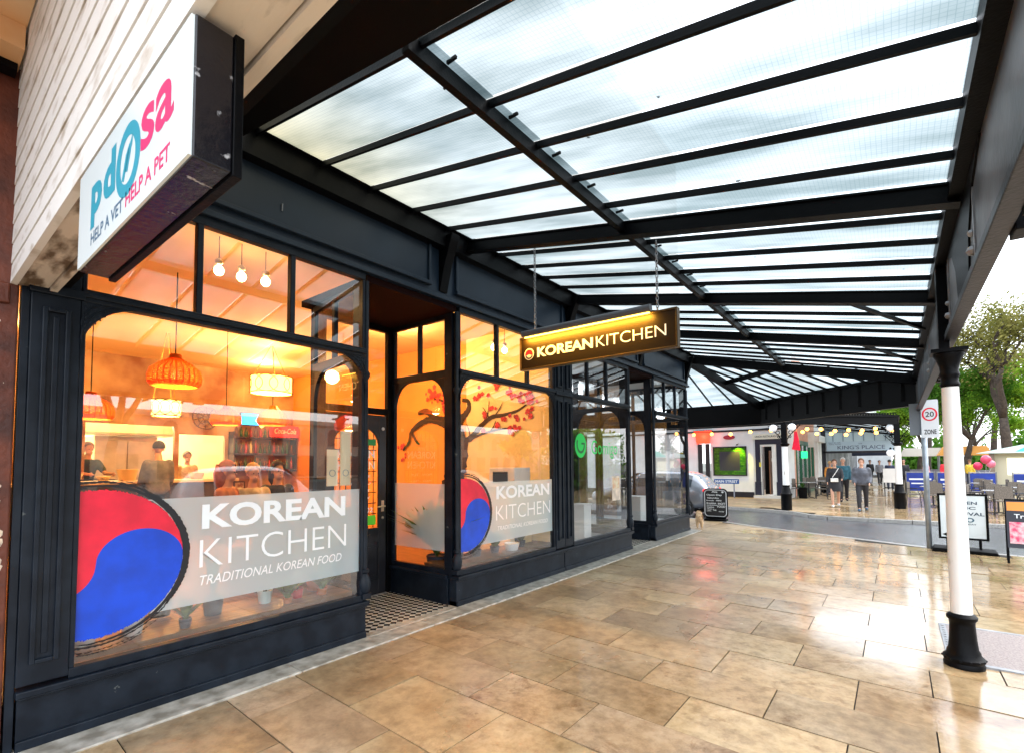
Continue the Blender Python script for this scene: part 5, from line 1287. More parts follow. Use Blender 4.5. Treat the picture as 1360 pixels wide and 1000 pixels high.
m.box(-5.25, -4.99, YP-.08, YP-.04, 0, .75); m.box(-4.35, -4.09, YP-.08, YP-.04, 0, .75); P(m, 'door_surround', mat('navy_black_surround', (.012, .014, .035), .4), PUB)
m = MB(); m.box(-5.0, -4.95, YP-.02, YP+.1, .14, 2.48); m.box(-4.52, -4.34, YP-.02, YP+.1, .14, 2.48); m.box(-4.95, -4.52, YP-.02, YP+.1, 2.40, 2.48); P(m, 'door_frame', white, PUB)
P(MB().box(-4.95, -4.52, YP+.6, YP+.62, .14, 2.42), 'doorway_dark', blackm, PUB)
dl = MB().box(-4.66, -4.62, YP+.05, YP+.55, .16, 2.2); P(dl, 'door_leaf', mat('brown_door', (.22, .09, .04), .4), PUB)
P(MB().box(-5.28, -4.06, YP-.35, YP-.05, 0, .13), 'door_step', mat('pale_step', (.6, .58, .55), .5), PUB, bevel=.01)
P(MB().box(-5.06, -4.98, YP-.05, YP-.04, 1.45, 1.66), 'yellow_notice', mat('yellow_notice', (.8, .7, .1), .5), PUB)
P(MB().box(-4.56, -4.54, YP+.03, YP+.04, 1.7, 1.85), 'small_notice', mat('pale_notice', (.7, .68, .6), .5), PUB)
# tiled green window panel
gt_ = bpy.data.materials.new('green_tiles'); gt_.use_nodes = True; tt = gt_.node_tree; bb = tt.nodes['Principled BSDF']
tcn = tt.nodes.new('ShaderNodeTexCoord'); mpn = tt.nodes.new('ShaderNodeMapping'); mpn.inputs['Rotation'].default_value = (R(-90), 0, 0)
brk = tt.nodes.new('ShaderNodeTexBrick'); brk.inputs['Scale'].default_value = 1; brk.inputs['Brick Width'].default_value = .17; brk.inputs['Row Height'].default_value = .085; brk.inputs['Mortar Size'].default_value = .006
brk.inputs['Color1'].default_value = (.01, .09, .015, 1); brk.inputs['Color2'].default_value = (.06, .22, .02, 1); brk.inputs['Mortar'].default_value = (.01, .03, .01, 1); bb.inputs['Roughness'].default_value = .15
tt.links.new(tcn.outputs['Object'], mpn.inputs[0]); tt.links.new(mpn.outputs[0], brk.inputs[0]); tt.links.new(brk.outputs[0], bb.inputs['Base Color'])
m = MB(); x0, x1, z0, z1 = -7.14, -5.6, 1.02, 2.44
for a, b, c, d_ in ((x0, x1, z0, z0+.05), (x0, x1, z1-.05, z1), (x0, x0+.05, z0+.05, z1-.05), (x1-.05, x1, z0+.05, z1-.05)): m.box(a, b, YP-.05, YP-.001, c, d_)
wf = P(m, 'window', bkt, PUB)
m = MB()
for a, b, c, d_ in ((x0+.05, x1-.05, z0+.05, z0+.25), (x0+.05, x1-.05, z1-.25, z1-.05), (x0+.05, x0+.3, z0+.25, z1-.25), (x1-.3, x1-.05, z0+.25, z1-.25)): m.box(a, b, YP-.03, YP-.001, c, d_)
P(m, 'green_tile_border', gt_, wf)
P(MB().box(x0+.3, x1-.3, YP-.025, YP-.001, z0+.25, z1-.25), 'chalk_panel', mat('slate_panel', (.03, .035, .05), .35), wf)
def street_lamp_light(parent, loc, e, c, r=.06):
    plight(parent, loc, e, c, r)
o = empty('window_spotlight', (-5.95, YP-.32, 2.50), label='small lamp casting yellow light over the green tiled pub window', cat='lamp'); MB().lathe([(.02, .04), (.05, -.02)], (0, 0, 0), 10).build('lamp_shade', blackm, o); MB().bar((0, 0, .03), (0, .32, .06), .02, .02).build('lamp_arm', blackm, o)
sl_ = bpy.data.lights.new('window_spot', 'SPOT'); sl_.energy = 60; sl_.color = (1, .75, .05); sl_.spot_size = R(100); sl_.spot_blend = .8; q_ = bpy.data.objects.new('window_spot', sl_); col.objects.link(q_); q_.parent = o; q_.location = (0, 0, -.03); q_.rotation_euler = (R(25), R(0), 0)
m = MB(); m.prism([(.27*math.cos(2*PI*k/28), .11*math.sin(2*PI*k/28)) for k in range(28)][::-1], (-6.37, YP-.03, 2.89), (1, 0, 0), (0, 0, 1), (0, .028, 0))
o = m.build('oval_sign', mat('maroon_oval', (.35, .02, .05), .4)); tag(o, 'dark red oval plaque high on the white pub wall', 'sign')
# red-lit entrance at the left with black posts
m = MB(); m.box(-7.86, -7.66, YP-.06, YP+.008, .1, 2.60); m.box(-7.50, -7.30, YP-.06, YP+.008, .1, 2.60); P(m, 'pilaster', bkt, PUB)
redglow = mat('red_lit_lamp', (.8, .02, .01), .4, emis=(1, .03, .01), es=1.6)
o = empty('red_wall_lantern', (-7.58, YP-.12, 2.62), label='red glowing lantern on the pub wall at the left, over two black pilasters', cat='lantern')
MB().prism([(-.30, 0), (.30, 0), (.36, .5), (.42, .62), (-.42, .62), (-.36, .5)], (0, -.08, 0), (1, 0, 0), (0, 0, 1), (0, .16, 0)).build('lantern_body', redglow, o); MB().box(-.44, .44, -.1, .1, .622, .66).build('lantern_cap', bkt, o); plight(o, (0, -.35, .35), 22, (1, .08, .04), .1)
# salmon side wall with green shopfronts, white pilasters
SIDE = empty('salmon_shop_row', (-3.85, 31, 0), label='salmon shop row with dark green shopfronts beside the pub, under the far canopy', cat='shop')
sal = mat('salmon_brick', (.62, .32, .22), .7, var=.15, vscale=6); grn = mat('dark_green_shopfront', (.01, .10, .05), .35)
m = MB(); m.box(-4.15, -3.86, 27.01, 34.6, 2.75, 7); m.box(-4.15, -3.87, 27.01, 27.6, 0, 2.75); m.box(-4.15, -3.87, 34.0, 34.6, 0, 2.75); P(m, 'wall', sal, SIDE)
m = MB()
for y_ in (27.6, 29.2, 30.8, 32.4, 33.9): m.box(-3.95, -3.83, y_, y_+.14, 0, 2.75)
m.box(-3.95, -3.82, 27.6, 34.04, 2.55, 2.76); m.box(-3.95, -3.82, 27.6, 34.04, 0, .5); P(m, 'shopfront', grn, SIDE)
P(MB().quad((-3.9, 27.7, .5), (-3.9, 33.9, .5), (-3.9, 33.9, 2.55), (-3.9, 27.7, 2.55)), 'pane', winglass, SIDE)
P(MB().box(-6.5, -6.4, 27, 34.6, 0, 3), 'inner_wall', mat('dim_inner_wall', (.10, .09, .08), .7), SIDE)
o = MB().box(-3.78, -3.50, 28.6, 28.66, 1.85, 2.2).build('green_shop_sign', mat('lit_green_sign', (.02, .5, .15), .4, emis=(.02, .8, .25), es=.7)); tag(o, 'bright green sign sticking out from the dark green shopfront', 'sign')
o = MB().box(-3.70, -3.42, 30.6, 30.66, 2.45, 3.25).build('white_banner_sign', white); tag(o, 'narrow white banner hanging above the green shopfront', 'banner')
PIL = empty('white_gabled_shop', (-3.85, 36.5, 0), label='white shop with tall pilasters left of the glazed hanging sign screen', cat='shop')
m = MB().box(-5, -3.86, 34.61, 38.2, 0, 7); P(m, 'wall', wr, PIL)
m = MB(); m.box(-3.859, -3.70, 34.7, 35.1, 0, 2.9); P(m, 'pilaster', white, PIL, bevel=.01); m = MB(); m.box(-3.859, -3.70, 36.2, 36.6, 0, 2.9); P(m, 'pilaster', white, PIL, bevel=.01); P(MB().box(-3.859, -3.6, 34.65, 38.1, 2.9, 3.3), 'cornice', white, PIL)
# far canopy over the opposite pavement
FC = empty('far_glazed_canopy', (.05, 22, 0), label='black glazed canopy on white columns over the opposite pavement', cat='canopy')
a1, a2 = Vector((-3.05, 19.35, 3.1)), Vector((.06, 22.0, 3.1))
m = MB().bar(a1+Vector((-9, -.0, 0)), a1, .10, .26); m.bar(a1, a2, .10, .26); m.bar(a2, Vector((.06, 60, 3.1)), .10, .26)
m.bar(a1+Vector((0, 0, .16)), a2+Vector((0, 0, .16)), .2, .06); m.bar(a2+Vector((0, 0, .16)), Vector((.06, 60, 3.26)), .2, .06)
P(m, 'canopy_girder', black, FC)
def far_pane(pts): P(MB().add(pts, [tuple(range(len(pts)))]), 'roof_pane', roofg, FC)
far_pane([(-3.05, 19.35, 3.28), (.06, 22.0, 3.28), (-3.85, 25.2, 3.98)]); far_pane([(.06, 22.0, 3.281), (.06, 60, 3.281), (-3.85, 60, 3.981), (-3.85, 25.2, 3.981)]); far_pane([(-12, 19.35, 3.279), (-3.05, 19.35, 3.279), (-3.85, 25.2, 3.979), (-12, 25.2, 3.979)])
for k in range(24):
    y_ = 22.6+k*1.5; P(MB().bar((.06, y_, 3.26), (-3.85, y_+.0, 3.96), .05, .06 if k % 3 else .16), 'glazing_bar', black, FC)
for k in range(1, 9):
    p = a1.lerp(a2, k/9)+Vector((0, 0, .16)); P(MB().bar(p, Vector((-3.85+k*.0, 25.2, 3.96)), .03, .04), 'glazing_bar', black, FC)
m = MB()
for k in range(42):
    p = a1.lerp(a2, k/41); m.box(p.x-.018, p.x+.018, p.y-.03, p.y+.0, 3.30, 3.36)
m.bar(a1+Vector((0, -.015, .27)), a2+Vector((0, -.015, .27)), .02, .02)
P(m, 'cresting', black, FC)
def far_column(x, y, zb):
    b = MB().lathe([(.17, 0), (.17, .5), (.185, .52), (.185, .56), (.15, .60), (.13, .75), (.11, .80), (.125, .83), (.125, zb)], (x, y, 0), 16)
    c = P(MB().lathe([(.10, zb), (.09, 2.2)], (x, y, 0), 16), 'column', whitep, FC, smooth=True, autosm=True); P(b, 'column_base', black, c, smooth=True, autosm=True)
    k = MB().lathe([(.09, 2.2), (.15, 2.26), (.16, 2.3), (.09, 2.33)], (x, y, 0), 16); k.box(x-.09, x+.09, y-.09, y+.09, 2.331, 2.97); P(k, 'column_capital', black, c)
    for sd_ in (-1, 1):
        s_ = MB()
        for (cx, cz, rr_) in ((.22, 2.88, .07), (.36, 2.9, .05), (.2, 2.7, .06), (.17, 2.55, .04)): s_.tube([(x+sd_*cx+rr_*math.cos(t), y, cz+rr_*math.sin(t)) for t in [2*PI*q/12 for q in range(13)]], .013, 5, cap=False)
        s_.tube([(x+sd_*.09, y, 2.45), (x+sd_*.2, y, 2.62), (x+sd_*.5, y, 2.95)], .014, 5); P(s_, 'scroll_bracket', black, c)
far_column(-3.05, 19.35, .86); far_column(.06, 22.0, .86)
for y_ in (30.0, 38.2, 46.0): far_column(.06, y_, .86)
globm = mat('opal_globe', (.85, .87, .9), .3, emis=(.9, .95, 1), es=.12)
for (x, y, z, l_) in ((-3.38, 19.3, 2.86, 'white globe lamp left of the corner column of the far canopy'), (-2.80, 19.3, 2.87, 'white globe lamp right of the corner column of the far canopy'), (-.12, 22.0, 2.86, 'white globe lamp high up left of the right-hand far column'), (-.14, 22.0, 1.96, 'lower white globe lamp on the right-hand far column')):
    o = empty('globe_lamp', (x, y, z), label=l_, cat='lamp', group='white globe lamps on the far canopy'); MB().ball((0, 0, 0), .125, 14).build('globe', globm, o, smooth=True); MB().lathe([(.03, .11), (.05, .13), (.01, .2)], (0, 0, 0), 10).build('lamp_cap', blackm, o)
o = empty('red_cloth_banner', (-2.72, 19.4, 2.1), label='red cloth hanging beside the corner column of the far canopy', cat='banner'); MB().prism([(-.12, 0), (.14, -.05), (.10, .35), (.05, .62), (-.03, .62), (-.05, .35)], (0, 0, 0), (1, 0, 0), (0, 0, 1), (0, .03, 0)).build('cloth', redv, o)
# festoon lights: warm bulbs on a cable
fb = mat('festoon_bulb', (1, .7, .3), .5, emis=(1, .36, .04), es=4.5)
fc_ = MB(); pts = []
P0, P1 = Vector((-8.2, 23.2, 3.05)), Vector((-3.3, 23.0, 3.12)); P2 = Vector((-.2, 26.5, 3.12))
fest = []
for a_, b_, n in ((P0, P1, 6), (P1, P2, 7), (Vector((-3.6, 28, 3.15)), Vector((-.1, 29.0, 3.12)), 6)):
    for k in range(n+1):
        q = k/n; p = a_.lerp(b_, q); p.z -= .22*math.sin(PI*q*1.0)*.6+.04*(k % 2); fest.append(p); 
    fc_.tube([a_.lerp(b_, k/12)+Vector((0, 0, .08-.13*math.sin(PI*k/12))) for k in range(13)], .012, 5)
o = fc_.build('festoon_cable', blackm); tag(o, 'black cable of the string lights under the far canopy', 'cable')
for i, p in enumerate(fest):
    b = MB().ball((0, 0, 0), .075 if i < 14 else .085, 8).build('festoon_bulb', fb, loc=tuple(p), smooth=True); tag(b, 'warm string-light bulb, number %d' % i if False else ['leftmost', 'second', 'third', 'fourth', 'fifth', 'sixth', 'seventh', 'eighth'][i if i < 7 else (i-7 if i < 15 else i-15)]+' warm bulb from the left '+('on the string across the white pub' if i < 7 else 'on the string above the walkers' if i < 15 else 'on the rear string under the far canopy'), 'bulb', 'warm string-light bulbs under the far canopy')
# hanging sign screen with glazing
KP = empty('glazed_sign_screen', (-1.8, 38, 2.3), label='pale blue sign screen with small panes hung across the far walkway', cat='sign')
paleb = mat('pale_blue_board', (.50, .62, .72), .5); 
P(MB().box(-3.55, .0, 37.96, 38.0, 2.36, 2.96), 'sign_board', paleb, KP)
P(MB().box(-3.75, .12, 37.9, 38.06, 2.22, 2.35), 'lower_beam', bkt, KP)
m = MB(); m.box(-3.8, .12, 37.95, 38.05, 3.62, 3.7)
for k in range(8): m.box(-3.75+k*.545, -3.71+k*.545, 37.96, 38.04, 2.97, 3.62)
P(m, 'glazing_frame', mat('slate_blue_frame', (.18, .25, .34), .5), KP)
P(MB().box(-3.72, .05, 37.99, 38.0, 2.965, 3.62), 'pane', mat('frosted_panes', (.55, .68, .74), .3), KP)
t = MB(); text(t, "KING'S PLAICE", (-2.95, 37.95, 2.46), UX, V, 2.45, .24, .006); P(t, 'lettering', mat('slate_lettering_c', (.10, .13, .22), .5), KP); t = MB(); text(t, 'THE', (-1.85, 37.95, 2.77), UX, V, .2, .07, .0); P(t, 'lettering', mat('slate_lettering_d', (.10, .13, .22), .5), KP); t = MB(); text(t, 'EAT IN OR', (-3.42, 37.95, 2.86), UX, V, .65, .06, .0); P(t, 'lettering', bkt, KP); t = MB(); text(t, 'TAKE AWAY', (-3.42, 37.95, 2.76), UX, V, .68, .06, .0); P(t, 'lettering', mat('slate_lettering_b', (.10, .13, .22), .5), KP)
P(MB().box(-3.85, -3.6, 37.9, 38.05, 0, 3.7), 'side_post', bkt, KP)
# shops further along, dark undersides
m = MB().box(-5, -3.86, 38.21, 75, 0, 7); o = m.build('distant_shop_row', mat('grey_shop_row', (.16, .17, .18), .6, var=.5, vscale=1.1)); tag(o, 'dim row of shopfronts beyond the glazed sign screen', 'shop')
o = MB().box(-2.9, -.1, 50, 50.1, 2.15, 2.5).build('far_shop_sign', mat('navy_far_board', (.02, .025, .06), .5)); tag(o, 'dark blue sign board far down the covered walkway', 'sign')
# building at the far end of the view (pale) so that the walkway ends
m = MB().box(-12, -.4, 76, 80, 0, 9); o = m.build('distant_pale_building', wr); tag(o, 'pale building closing the far end of the covered walkway', 'building')

# ---------------------------------------------------------------- street furniture
def sgn(name, loc, rz, label, cat='sign'): return empty(name, loc, rz, label, cat)
o = sgn('street_name_sign', (-6.37, 24.6, 0), 0, 'low blue and white street name plate on two short posts')
MB().box(-.56, .56, -.012, .012, .66, .88).build('name_plate', mat('blue_plate', (.02, .10, .35), .4), o)
t = MB(); text(t, 'MAIN STREET', (-.50, -.014, .71), UX, V, 1.0, .12, .02); t.build('lettering', wvinyl, o)
for x_ in (-.35, .33): MB().tube([(x_, .02, 0), (x_, .02, .70)], .03, 8).build('post', mat('grey_post', (.25, .27, .33), .5), o)
# chalk board
cb = sgn('chalk_board', (-4.10, 14.62, 0), R(4), 'black pavement chalk board covered in white handwriting beside the parked car', 'chalkboard')
def rrect(w, h, r, n=6):
    pts = []
    for cx, cy, a0 in ((w/2-r, h-r, 0), (-w/2+r, h-r, 90), (-w/2+r, r, 180), (w/2-r, r, 270)):
        for k in range(n+1): a = R(a0+90*k/n); pts.append((cx+r*math.cos(a), cy+r*math.sin(a)))
    return pts
out = rrect(.62, .80, .11)
MB().prism(out[::-1], (0, 0, .10), (1, 0, 0), (0, 0, 1), (0, .05, 0)).build('board', mat('chalkboard_black', (.010, .012, .016), .4), cb)
MB().tube([Vector((p[0]*.93, -.008, .13+p[1]*.93)) for p in out+[out[0]]], .011, 5, cap=False).build('frame_line', mat('chrome_line', (.6, .62, .65), .3), cb)
MB().tube([Vector((p[0], .025, .10+p[1])) for p in out+[out[0]]], .02, 6, cap=False).build('frame', blackm, cb)
m = MB().box(-.30, .30, -.14, .2, 0, .06).box(-.27, .27, -.02, .07, .061, .13); m.build('base', blackm, cb, bevel=.02)
t = MB()
for s_, x_, z_, w_, h_ in (('Ale', -.10, .80, .16, .05), ('*', .16, .79, .07, .06), ('Open Day', -.24, .70, .42, .06), ('Saturday', -.22, .62, .32, .05), ('lunch', -.24, .56, .2, .035), ('menu', .02, .56, .14, .035), ('Breakfast', -.24, .48, .26, .04), ('sandwiches', -.24, .43, .28, .03), ('toasties', -.24, .37, .2, .035), ('cakes', -.24, .32, .14, .03), ('coffee', -.24, .265, .12, .03), ('Tea', -.08, .285, .10, .05), ('HOT', .07, .46, .19, .06), ('FOOD', .05, .38, .21, .06), ('daily', .08, .25, .15, .035)):
    text(t, s_, (x_, -.004, z_), UX, V, w_, h_, .018)
t.build('chalk_lettering', wvinyl, cb)
# small fluffy dog
fur = mat('apricot_fur', (.62, .42, .24), .8, var=.25, vscale=30, bump=.8, bscale=60)
dg = sgn('dog', (-3.98, 12.75, 0), R(200), 'small fluffy apricot dog standing at the corner of the shopfront', 'dog')
vs = [(0, 0, .24), (0, -.10, .25), (0, .11, .25), (0, -.17, .31), (0, -.20, .37), (0, -.25, .36), (0, -.285, .35), (0, .16, .29), (0, .20, .34),
      (.05, -.12, .17), (.052, -.115, .09), (.052, -.13, .02), (-.05, -.12, .17), (-.052, -.10, .09), (-.052, -.12, .02),
      (.055, .12, .17), (.055, .15, .10), (.055, .13, .02), (-.055, .12, .17), (-.055, .16, .10), (-.055, .14, .02), (.055, -.19, .39), (.065, -.18, .33), (-.055, -.19, .39), (-.065, -.18, .33)]
ed = [(0, 1), (0, 2), (1, 3), (3, 4), (4, 5), (5, 6), (2, 7), (7, 8), (1, 9), (9, 10), (10, 11), (1, 12), (12, 13), (13, 14), (2, 15), (15, 16), (16, 17), (2, 18), (18, 19), (19, 20), (4, 21), (21, 22), (4, 23), (23, 24)]
rd = [.085, .09, .085, .065, .072, .045, .025, .03, .025, .045, .028, .024, .045, .028, .024, .05, .028, .024, .05, .028, .024, .022, .02, .022, .02]
vs = [(a, b, c) for a, b, c in vs]
smooth_skin('body', vs, ed, rd, fur, dg, 2)
m = MB(); m.ball((0, -.308, .352), .014, 8); m.ball((.028, -.262, .39), .009, 6); m.ball((-.028, -.262, .39), .009, 6); m.build('nose_and_eyes', blackm, dg)
m = MB(); random.seed(4)
for k in range(900):
    q = random.choice(vs[:8]); rr_ = .085 if q[1] > -.15 else .065; a, b = random.random()*6.28, math.acos(random.uniform(-1, 1)); n_ = Vector((math.sin(b)*math.cos(a), math.sin(b)*math.sin(a), math.cos(b))); p = Vector(q)+n_*rr_*.9; tg = n_.orthogonal().normalized()*.008
    m.add([p-tg, p+tg, p+n_*.02+Vector((0, 0, -.012))], [(0, 1, 2)])
m.build('fur_tufts', fur, dg)
# 20 zone sign
zs_ = sgn('speed_limit_sign', (.44, 12.25, 0), R(-8), 'speed limit sign reading 20 ZONE on a grey pole at the kerb')
MB().tube([(0, .03, 0), (0, .03, 2.80)], .045, 14).build('pole', mat('galvanised_pole', (.32, .36, .40), .4, metal=.5, var=.2), zs_, smooth=True)
m = MB(); m.prism([(p[0]+.10, p[1]) for p in rrect(.255, .72, .02)][::-1], (0, -.03, 2.10), (1, 0, 0), (0, 0, 1), (0, .012, 0)); m.build('sign_plate', mat('white_sign_plate', (.72, .76, .80), .35), zs_)
m = MB(); ring(m, .10, 2.545, .088, .17*.6, .115, .128, -.032, 32); m.build('red_ring', redv, zs_)
t = MB(); text(t, '20', (.10-.062, -.033, 2.495), UX, V, .125, .10, .01); t.build('lettering', inkv, zs_); t = MB(); text(t, 'ZONE', (.10-.09, -.033, 2.165), UX, V, .18, .09, .02); t.build('lettering', inkv, zs_)
MB().box(-.22, -.035, .10, .115, 2.16, 2.78).build('rear_plate', mat('grey_rear_plate', (.20, .23, .27), .5), zs_)
# white banner stand by the kerb
bs = sgn('poster_stand', (.92, 12.15, 0), R(-3), 'white poster in a black swing frame stand, partly behind the white column', 'poster stand')
m = MB()
for a, b, c, d_ in ((-.34, .34, .22, .255), (-.34, .34, 1.02, 1.055), (-.34, -.305, .255, 1.02), (.305, .34, .255, 1.02)): m.box(a, b, -.02, .02, c, d_)
m.build('frame', blackm, bs, bevel=.004); MB().box(-.305, .305, -.01, .01, .256, 1.019).build('poster', mat('white_poster', (.74, .82, .84), .4, var=.05, vscale=5), bs)
t = MB()
for s_, x_, z_, w_, h_ in (('OPEN', -.10, .86, .30, .055), ('MIC', -.06, .77, .24, .05), ('FESTIVAL', -.19, .66, .48, .06), ('SUNDAY', -.02, .49, .20, .025)): text(t, s_, (x_, -.012, z_), UX, V, w_, h_, .025)
t.build('lettering', mat('dark_teal_ink', (.02, .06, .10), .5), bs)
m = MB(); ring(m, .10, .58, .03, .025, .055, .042, -.012, 16); m.build('poster_emblem', mat('grey_teal_ink', (.05, .14, .20), .5), bs)
m = MB(); m.add([(-.23, -.012, .33), (-.17, -.012, .30), (-.23, -.012, .27), (-.29, -.012, .30)], [(0, 3, 2, 1)]); m.build('poster_diamond', blackm, bs)
m = MB(); m.box(-.24, -.2, -.02, .02, .06, .22); m.box(.2, .24, -.02, .02, .06, .22); m.prism([(-.45, .0), (.45, .0), (.42, .05), (-.42, .07)], (0, -.25, 0), (1, 0, 0), (0, 0, 1), (0, .5, 0)); m.build('base', blackm, bs, bevel=.01)
# orange and black A-board
ab = sgn('menu_a_board', (1.66, 11.35, 0), R(-6), 'black A-board with an orange header and pink pictures at the right edge', 'A-board')
fa = MB()
for x_ in (-.27, .27): fa.bar((x_, -.17, 0), (x_, -.02, 1.02), .03, .03, (1, 0, 0)); fa.bar((x_, .22, 0), (x_, .03, 1.0), .03, .03, (1, 0, 0))
fa.bar((-.285, -.02, 1.01), (.285, -.02, 1.01), .03, .03); fa.build('frame', blackm, ab)
def slant(z): return -.17+.15*z/1.02-.018
def sp(name, x0, x1, z0, z1, m_, e=0.): MB().add([(x0, slant(z0)-e, z0), (x1, slant(z0)-e, z0), (x1, slant(z1)-e, z1), (x0, slant(z1)-e, z1), (x0, slant(z0)-e+.012, z0), (x1, slant(z0)-e+.012, z0), (x1, slant(z1)-e+.012, z1), (x0, slant(z1)-e+.012, z1)], [(0, 1, 2, 3), (7, 6, 5, 4), (0, 4, 5, 1), (3, 2, 6, 7)]).build(name, m_, ab)
sp('panel', -.27, .27, .25, 1.0, mat('black_panel', (.02, .022, .035), .4)); sp('orange_header', -.26, .26, .84, .98, mat('orange_print', (.85, .32, .06), .5), .004)
sp('picture_strip', -.24, .24, .32, .66, mat('pink_food_print', (.75, .06, .16), .5, c2=(.85, .6, .62), vscale=16), .004)
t = MB(); text(t, 'Try Our', (-.18, slant(.72)-.006, .70), UX, (0, .147, .989), .38, .09, .01); t.build('lettering', wvinyl, ab)
# menu board stand under the far canopy
o = sgn('menu_easel', (-.27, 29.6, 0), 0, 'white menu board on a dark stand under the far canopy', 'menu board'); MB().box(-.24, .24, -.02, .02, .65, 1.32).build('menu_panel', white, o); m = MB().bar((-.2, .03, 0), (-.2, .03, .7), .04, .04, (0, 1, 0)); m.bar((.2, .03, 0), (.2, .03, .7), .04, .04, (0, 1, 0)); m.bar((-.2, .03, .4), (.2, .03, .4), .04, .04); m.build('stand', blackm, o)

# café tables and chairs
chm = mat('dark_bistro_metal', (.03, .032, .038), .35, metal=.5); wic = mat('grey_rattan', (.14, .12, .10), .6, var=.4, vscale=40)
def chair(label):
    o = empty('cafe_chair', (0, 0, 0), label=label, cat='chair')
    MB().box(-.20, .20, -.2, .2, .43, .46).build('seat', wic, o, bevel=.01)
    m = MB().prism([(-.20, .50), (.20, .50), (.19, .86), (.12, .90), (-.12, .90), (-.19, .86)], (0, .2, 0), (1, 0, 0), (0, 0, 1), (0, .025, 0)); m.build('backrest', wic, o)
    for x_, y_ in ((-.19, -.18), (.19, -.18), (-.19, .2), (.19, .2)): MB().tube([(x_*1.1, y_*1.15, 0), (x_, y_, .44)]+([(x_, .21, .88)] if y_ > 0 else []), .012, 6).build('leg', chm, o)
    for x_ in (-.2, .2): MB().tube([(x_, .2, .66), (x_*1.08, -.1, .66), (x_*1.02, -.17, .46)], .012, 6).build('armrest', chm, o)
    return o
def table(label):
    o = empty('cafe_table', (0, 0, 0), label=label, cat='table')
    MB().lathe([(.36, .71), (.37, .72), (.37, .735), (.355, .74)], (0, 0, 0), 20).build('tabletop', mat('pale_steel_top', (.5, .5, .52), .25, metal=.7), o)
    MB().tube([(0, 0, .05), (0, 0, .71)], .025, 8).build('pedestal', chm, o)
    m = MB()
    for k in range(4): a = PI/4+PI/2*k; m.bar((0, 0, .06), (.28*math.cos(a), .28*math.sin(a), .015), .035, .025)
    m.build('foot', chm, o); return o
c0 = chair('dark café chair'); t0 = table('round café table')
first = [True, True]
def putc(x, y, rz, l_, g_):
    o = c0 if first[0] else copy_tree(c0); first[0] = False; place(o, (x, y, 0), rz, l_, g_)
def putt(x, y, l_, g_):
    o = t0 if first[1] else copy_tree(t0); first[1] = False; place(o, (x, y, 0), .3, l_, g_)
gL, gR = 'café furniture by the green shopfront', 'café furniture on the open pavement right'
for i, (x, y) in enumerate(((-3.2, 26.2), (-2.95, 28.3), (-2.9, 30.6))):
    w_ = ['nearest', 'middle', 'farthest'][i]
    putt(x, y, 'round café table by the green shopfront, the %s of three' % w_, gL)
    putc(x-.45, y-.3, R(60), 'café chair left of the %s table by the green shopfront' % w_, gL); putc(x+.5, y-.15, R(-80), 'café chair right of the %s table by the green shopfront' % w_, gL); putc(x, y+.62, R(0), 'café chair behind the %s table by the green shopfront' % w_, gL)
for i, (x, y, d_) in enumerate(((1.02, 23.6, 'behind the grey sign pole'), (1.9, 26.5, 'right of the grey pole, farther off'), (2.45, 21.3, 'between poster stand and A-board'), (3.3, 24.0, 'behind the A-board at the right edge'), (2.8, 28.2, 'before the blue windbreaks'))):
    putt(x, y, 'round café table %s' % d_, gR)
    for (dx, dy, rz_, s_) in ((-.5, -.2, R(75), 'left'), (.52, -.1, R(-85), 'right'), (.05, -.62, R(175), 'near'), (.0, .62, 0, 'far')):
        putc(x+dx, y+dy, rz_, 'café chair at the %s side of table %s' % (s_, d_), gR)
# planter with greenery by the green shopfront
o = sgn('planter_box', (-3.4, 25.75+.1, 0), 0, 'black tub by the corner of the white pub', 'planter'); MB().lathe([(.16, 0), (.2, .5), (.18, .5), (.17, .45)], (0, 0, 0), 14).build('tub', blackm, o); leafy(0, 31, .3, 40, leafg, .03, .7).build('foliage', leafg, o).location = (0, 0, .45)
o = sgn('planter_box', (-3.0, 31.6, 0), 0, 'green shrub in a dark tub behind the café tables', 'planter'); MB().box(-.3, .3, -.2, .2, 0, .55).build('tub', blackm, o); leafy(0, 32, .45, 90, leafg, .04, .9).build('foliage', leafg, o).location = (0, 0, .5)
# blue windbreak barriers
bb_ = mat('blue_windbreak', (.01, .04, .32), .5, var=.2, vscale=3)
for i, (x, y, w_, rz_, l_) in enumerate(((.92, 32, 1.1, 0, 'blue canvas windbreak just right of the far white column'), (2.05, 31.6, 1.0, 0, 'blue canvas windbreak behind the white column'), (2.0, 29.9, 1.2, R(85), 'blue canvas windbreak set end-on behind the sign pole'), (3.1, 31.0, .9, 0, 'blue canvas windbreak right of the white column'), (4.5, 30.2, 1.1, R(10), 'blue canvas windbreak at the right edge beyond the A-board'))):
    o = sgn('windbreak', (x, y, 0), rz_, l_, 'windbreak'); o['group'] = 'blue windbreaks round the café seating'
    MB().box(-w_/2+.03, w_/2-.03, -.008, .008, .18, 1.08).build('canvas', bb_, o)
    m = MB()
    for s_ in (-1, 1): m.tube([(s_*w_/2, 0, 0), (s_*w_/2, 0, 1.15)], .025, 8); m.box(s_*w_/2-.03, s_*w_/2+.03, -.2, .2, 0, .03)
    m.tube([(-w_/2, 0, 1.11), (w_/2, 0, 1.11)], .018, 6); m.build('frame', grey, o)
    MB().box(-w_/2+.12, w_/2-.12, -.012, -.009, .72, .80).box(-w_/2+.2, w_/2-.2, -.012, -.009, .52, .58).build('white_stripe', wvinyl, o)
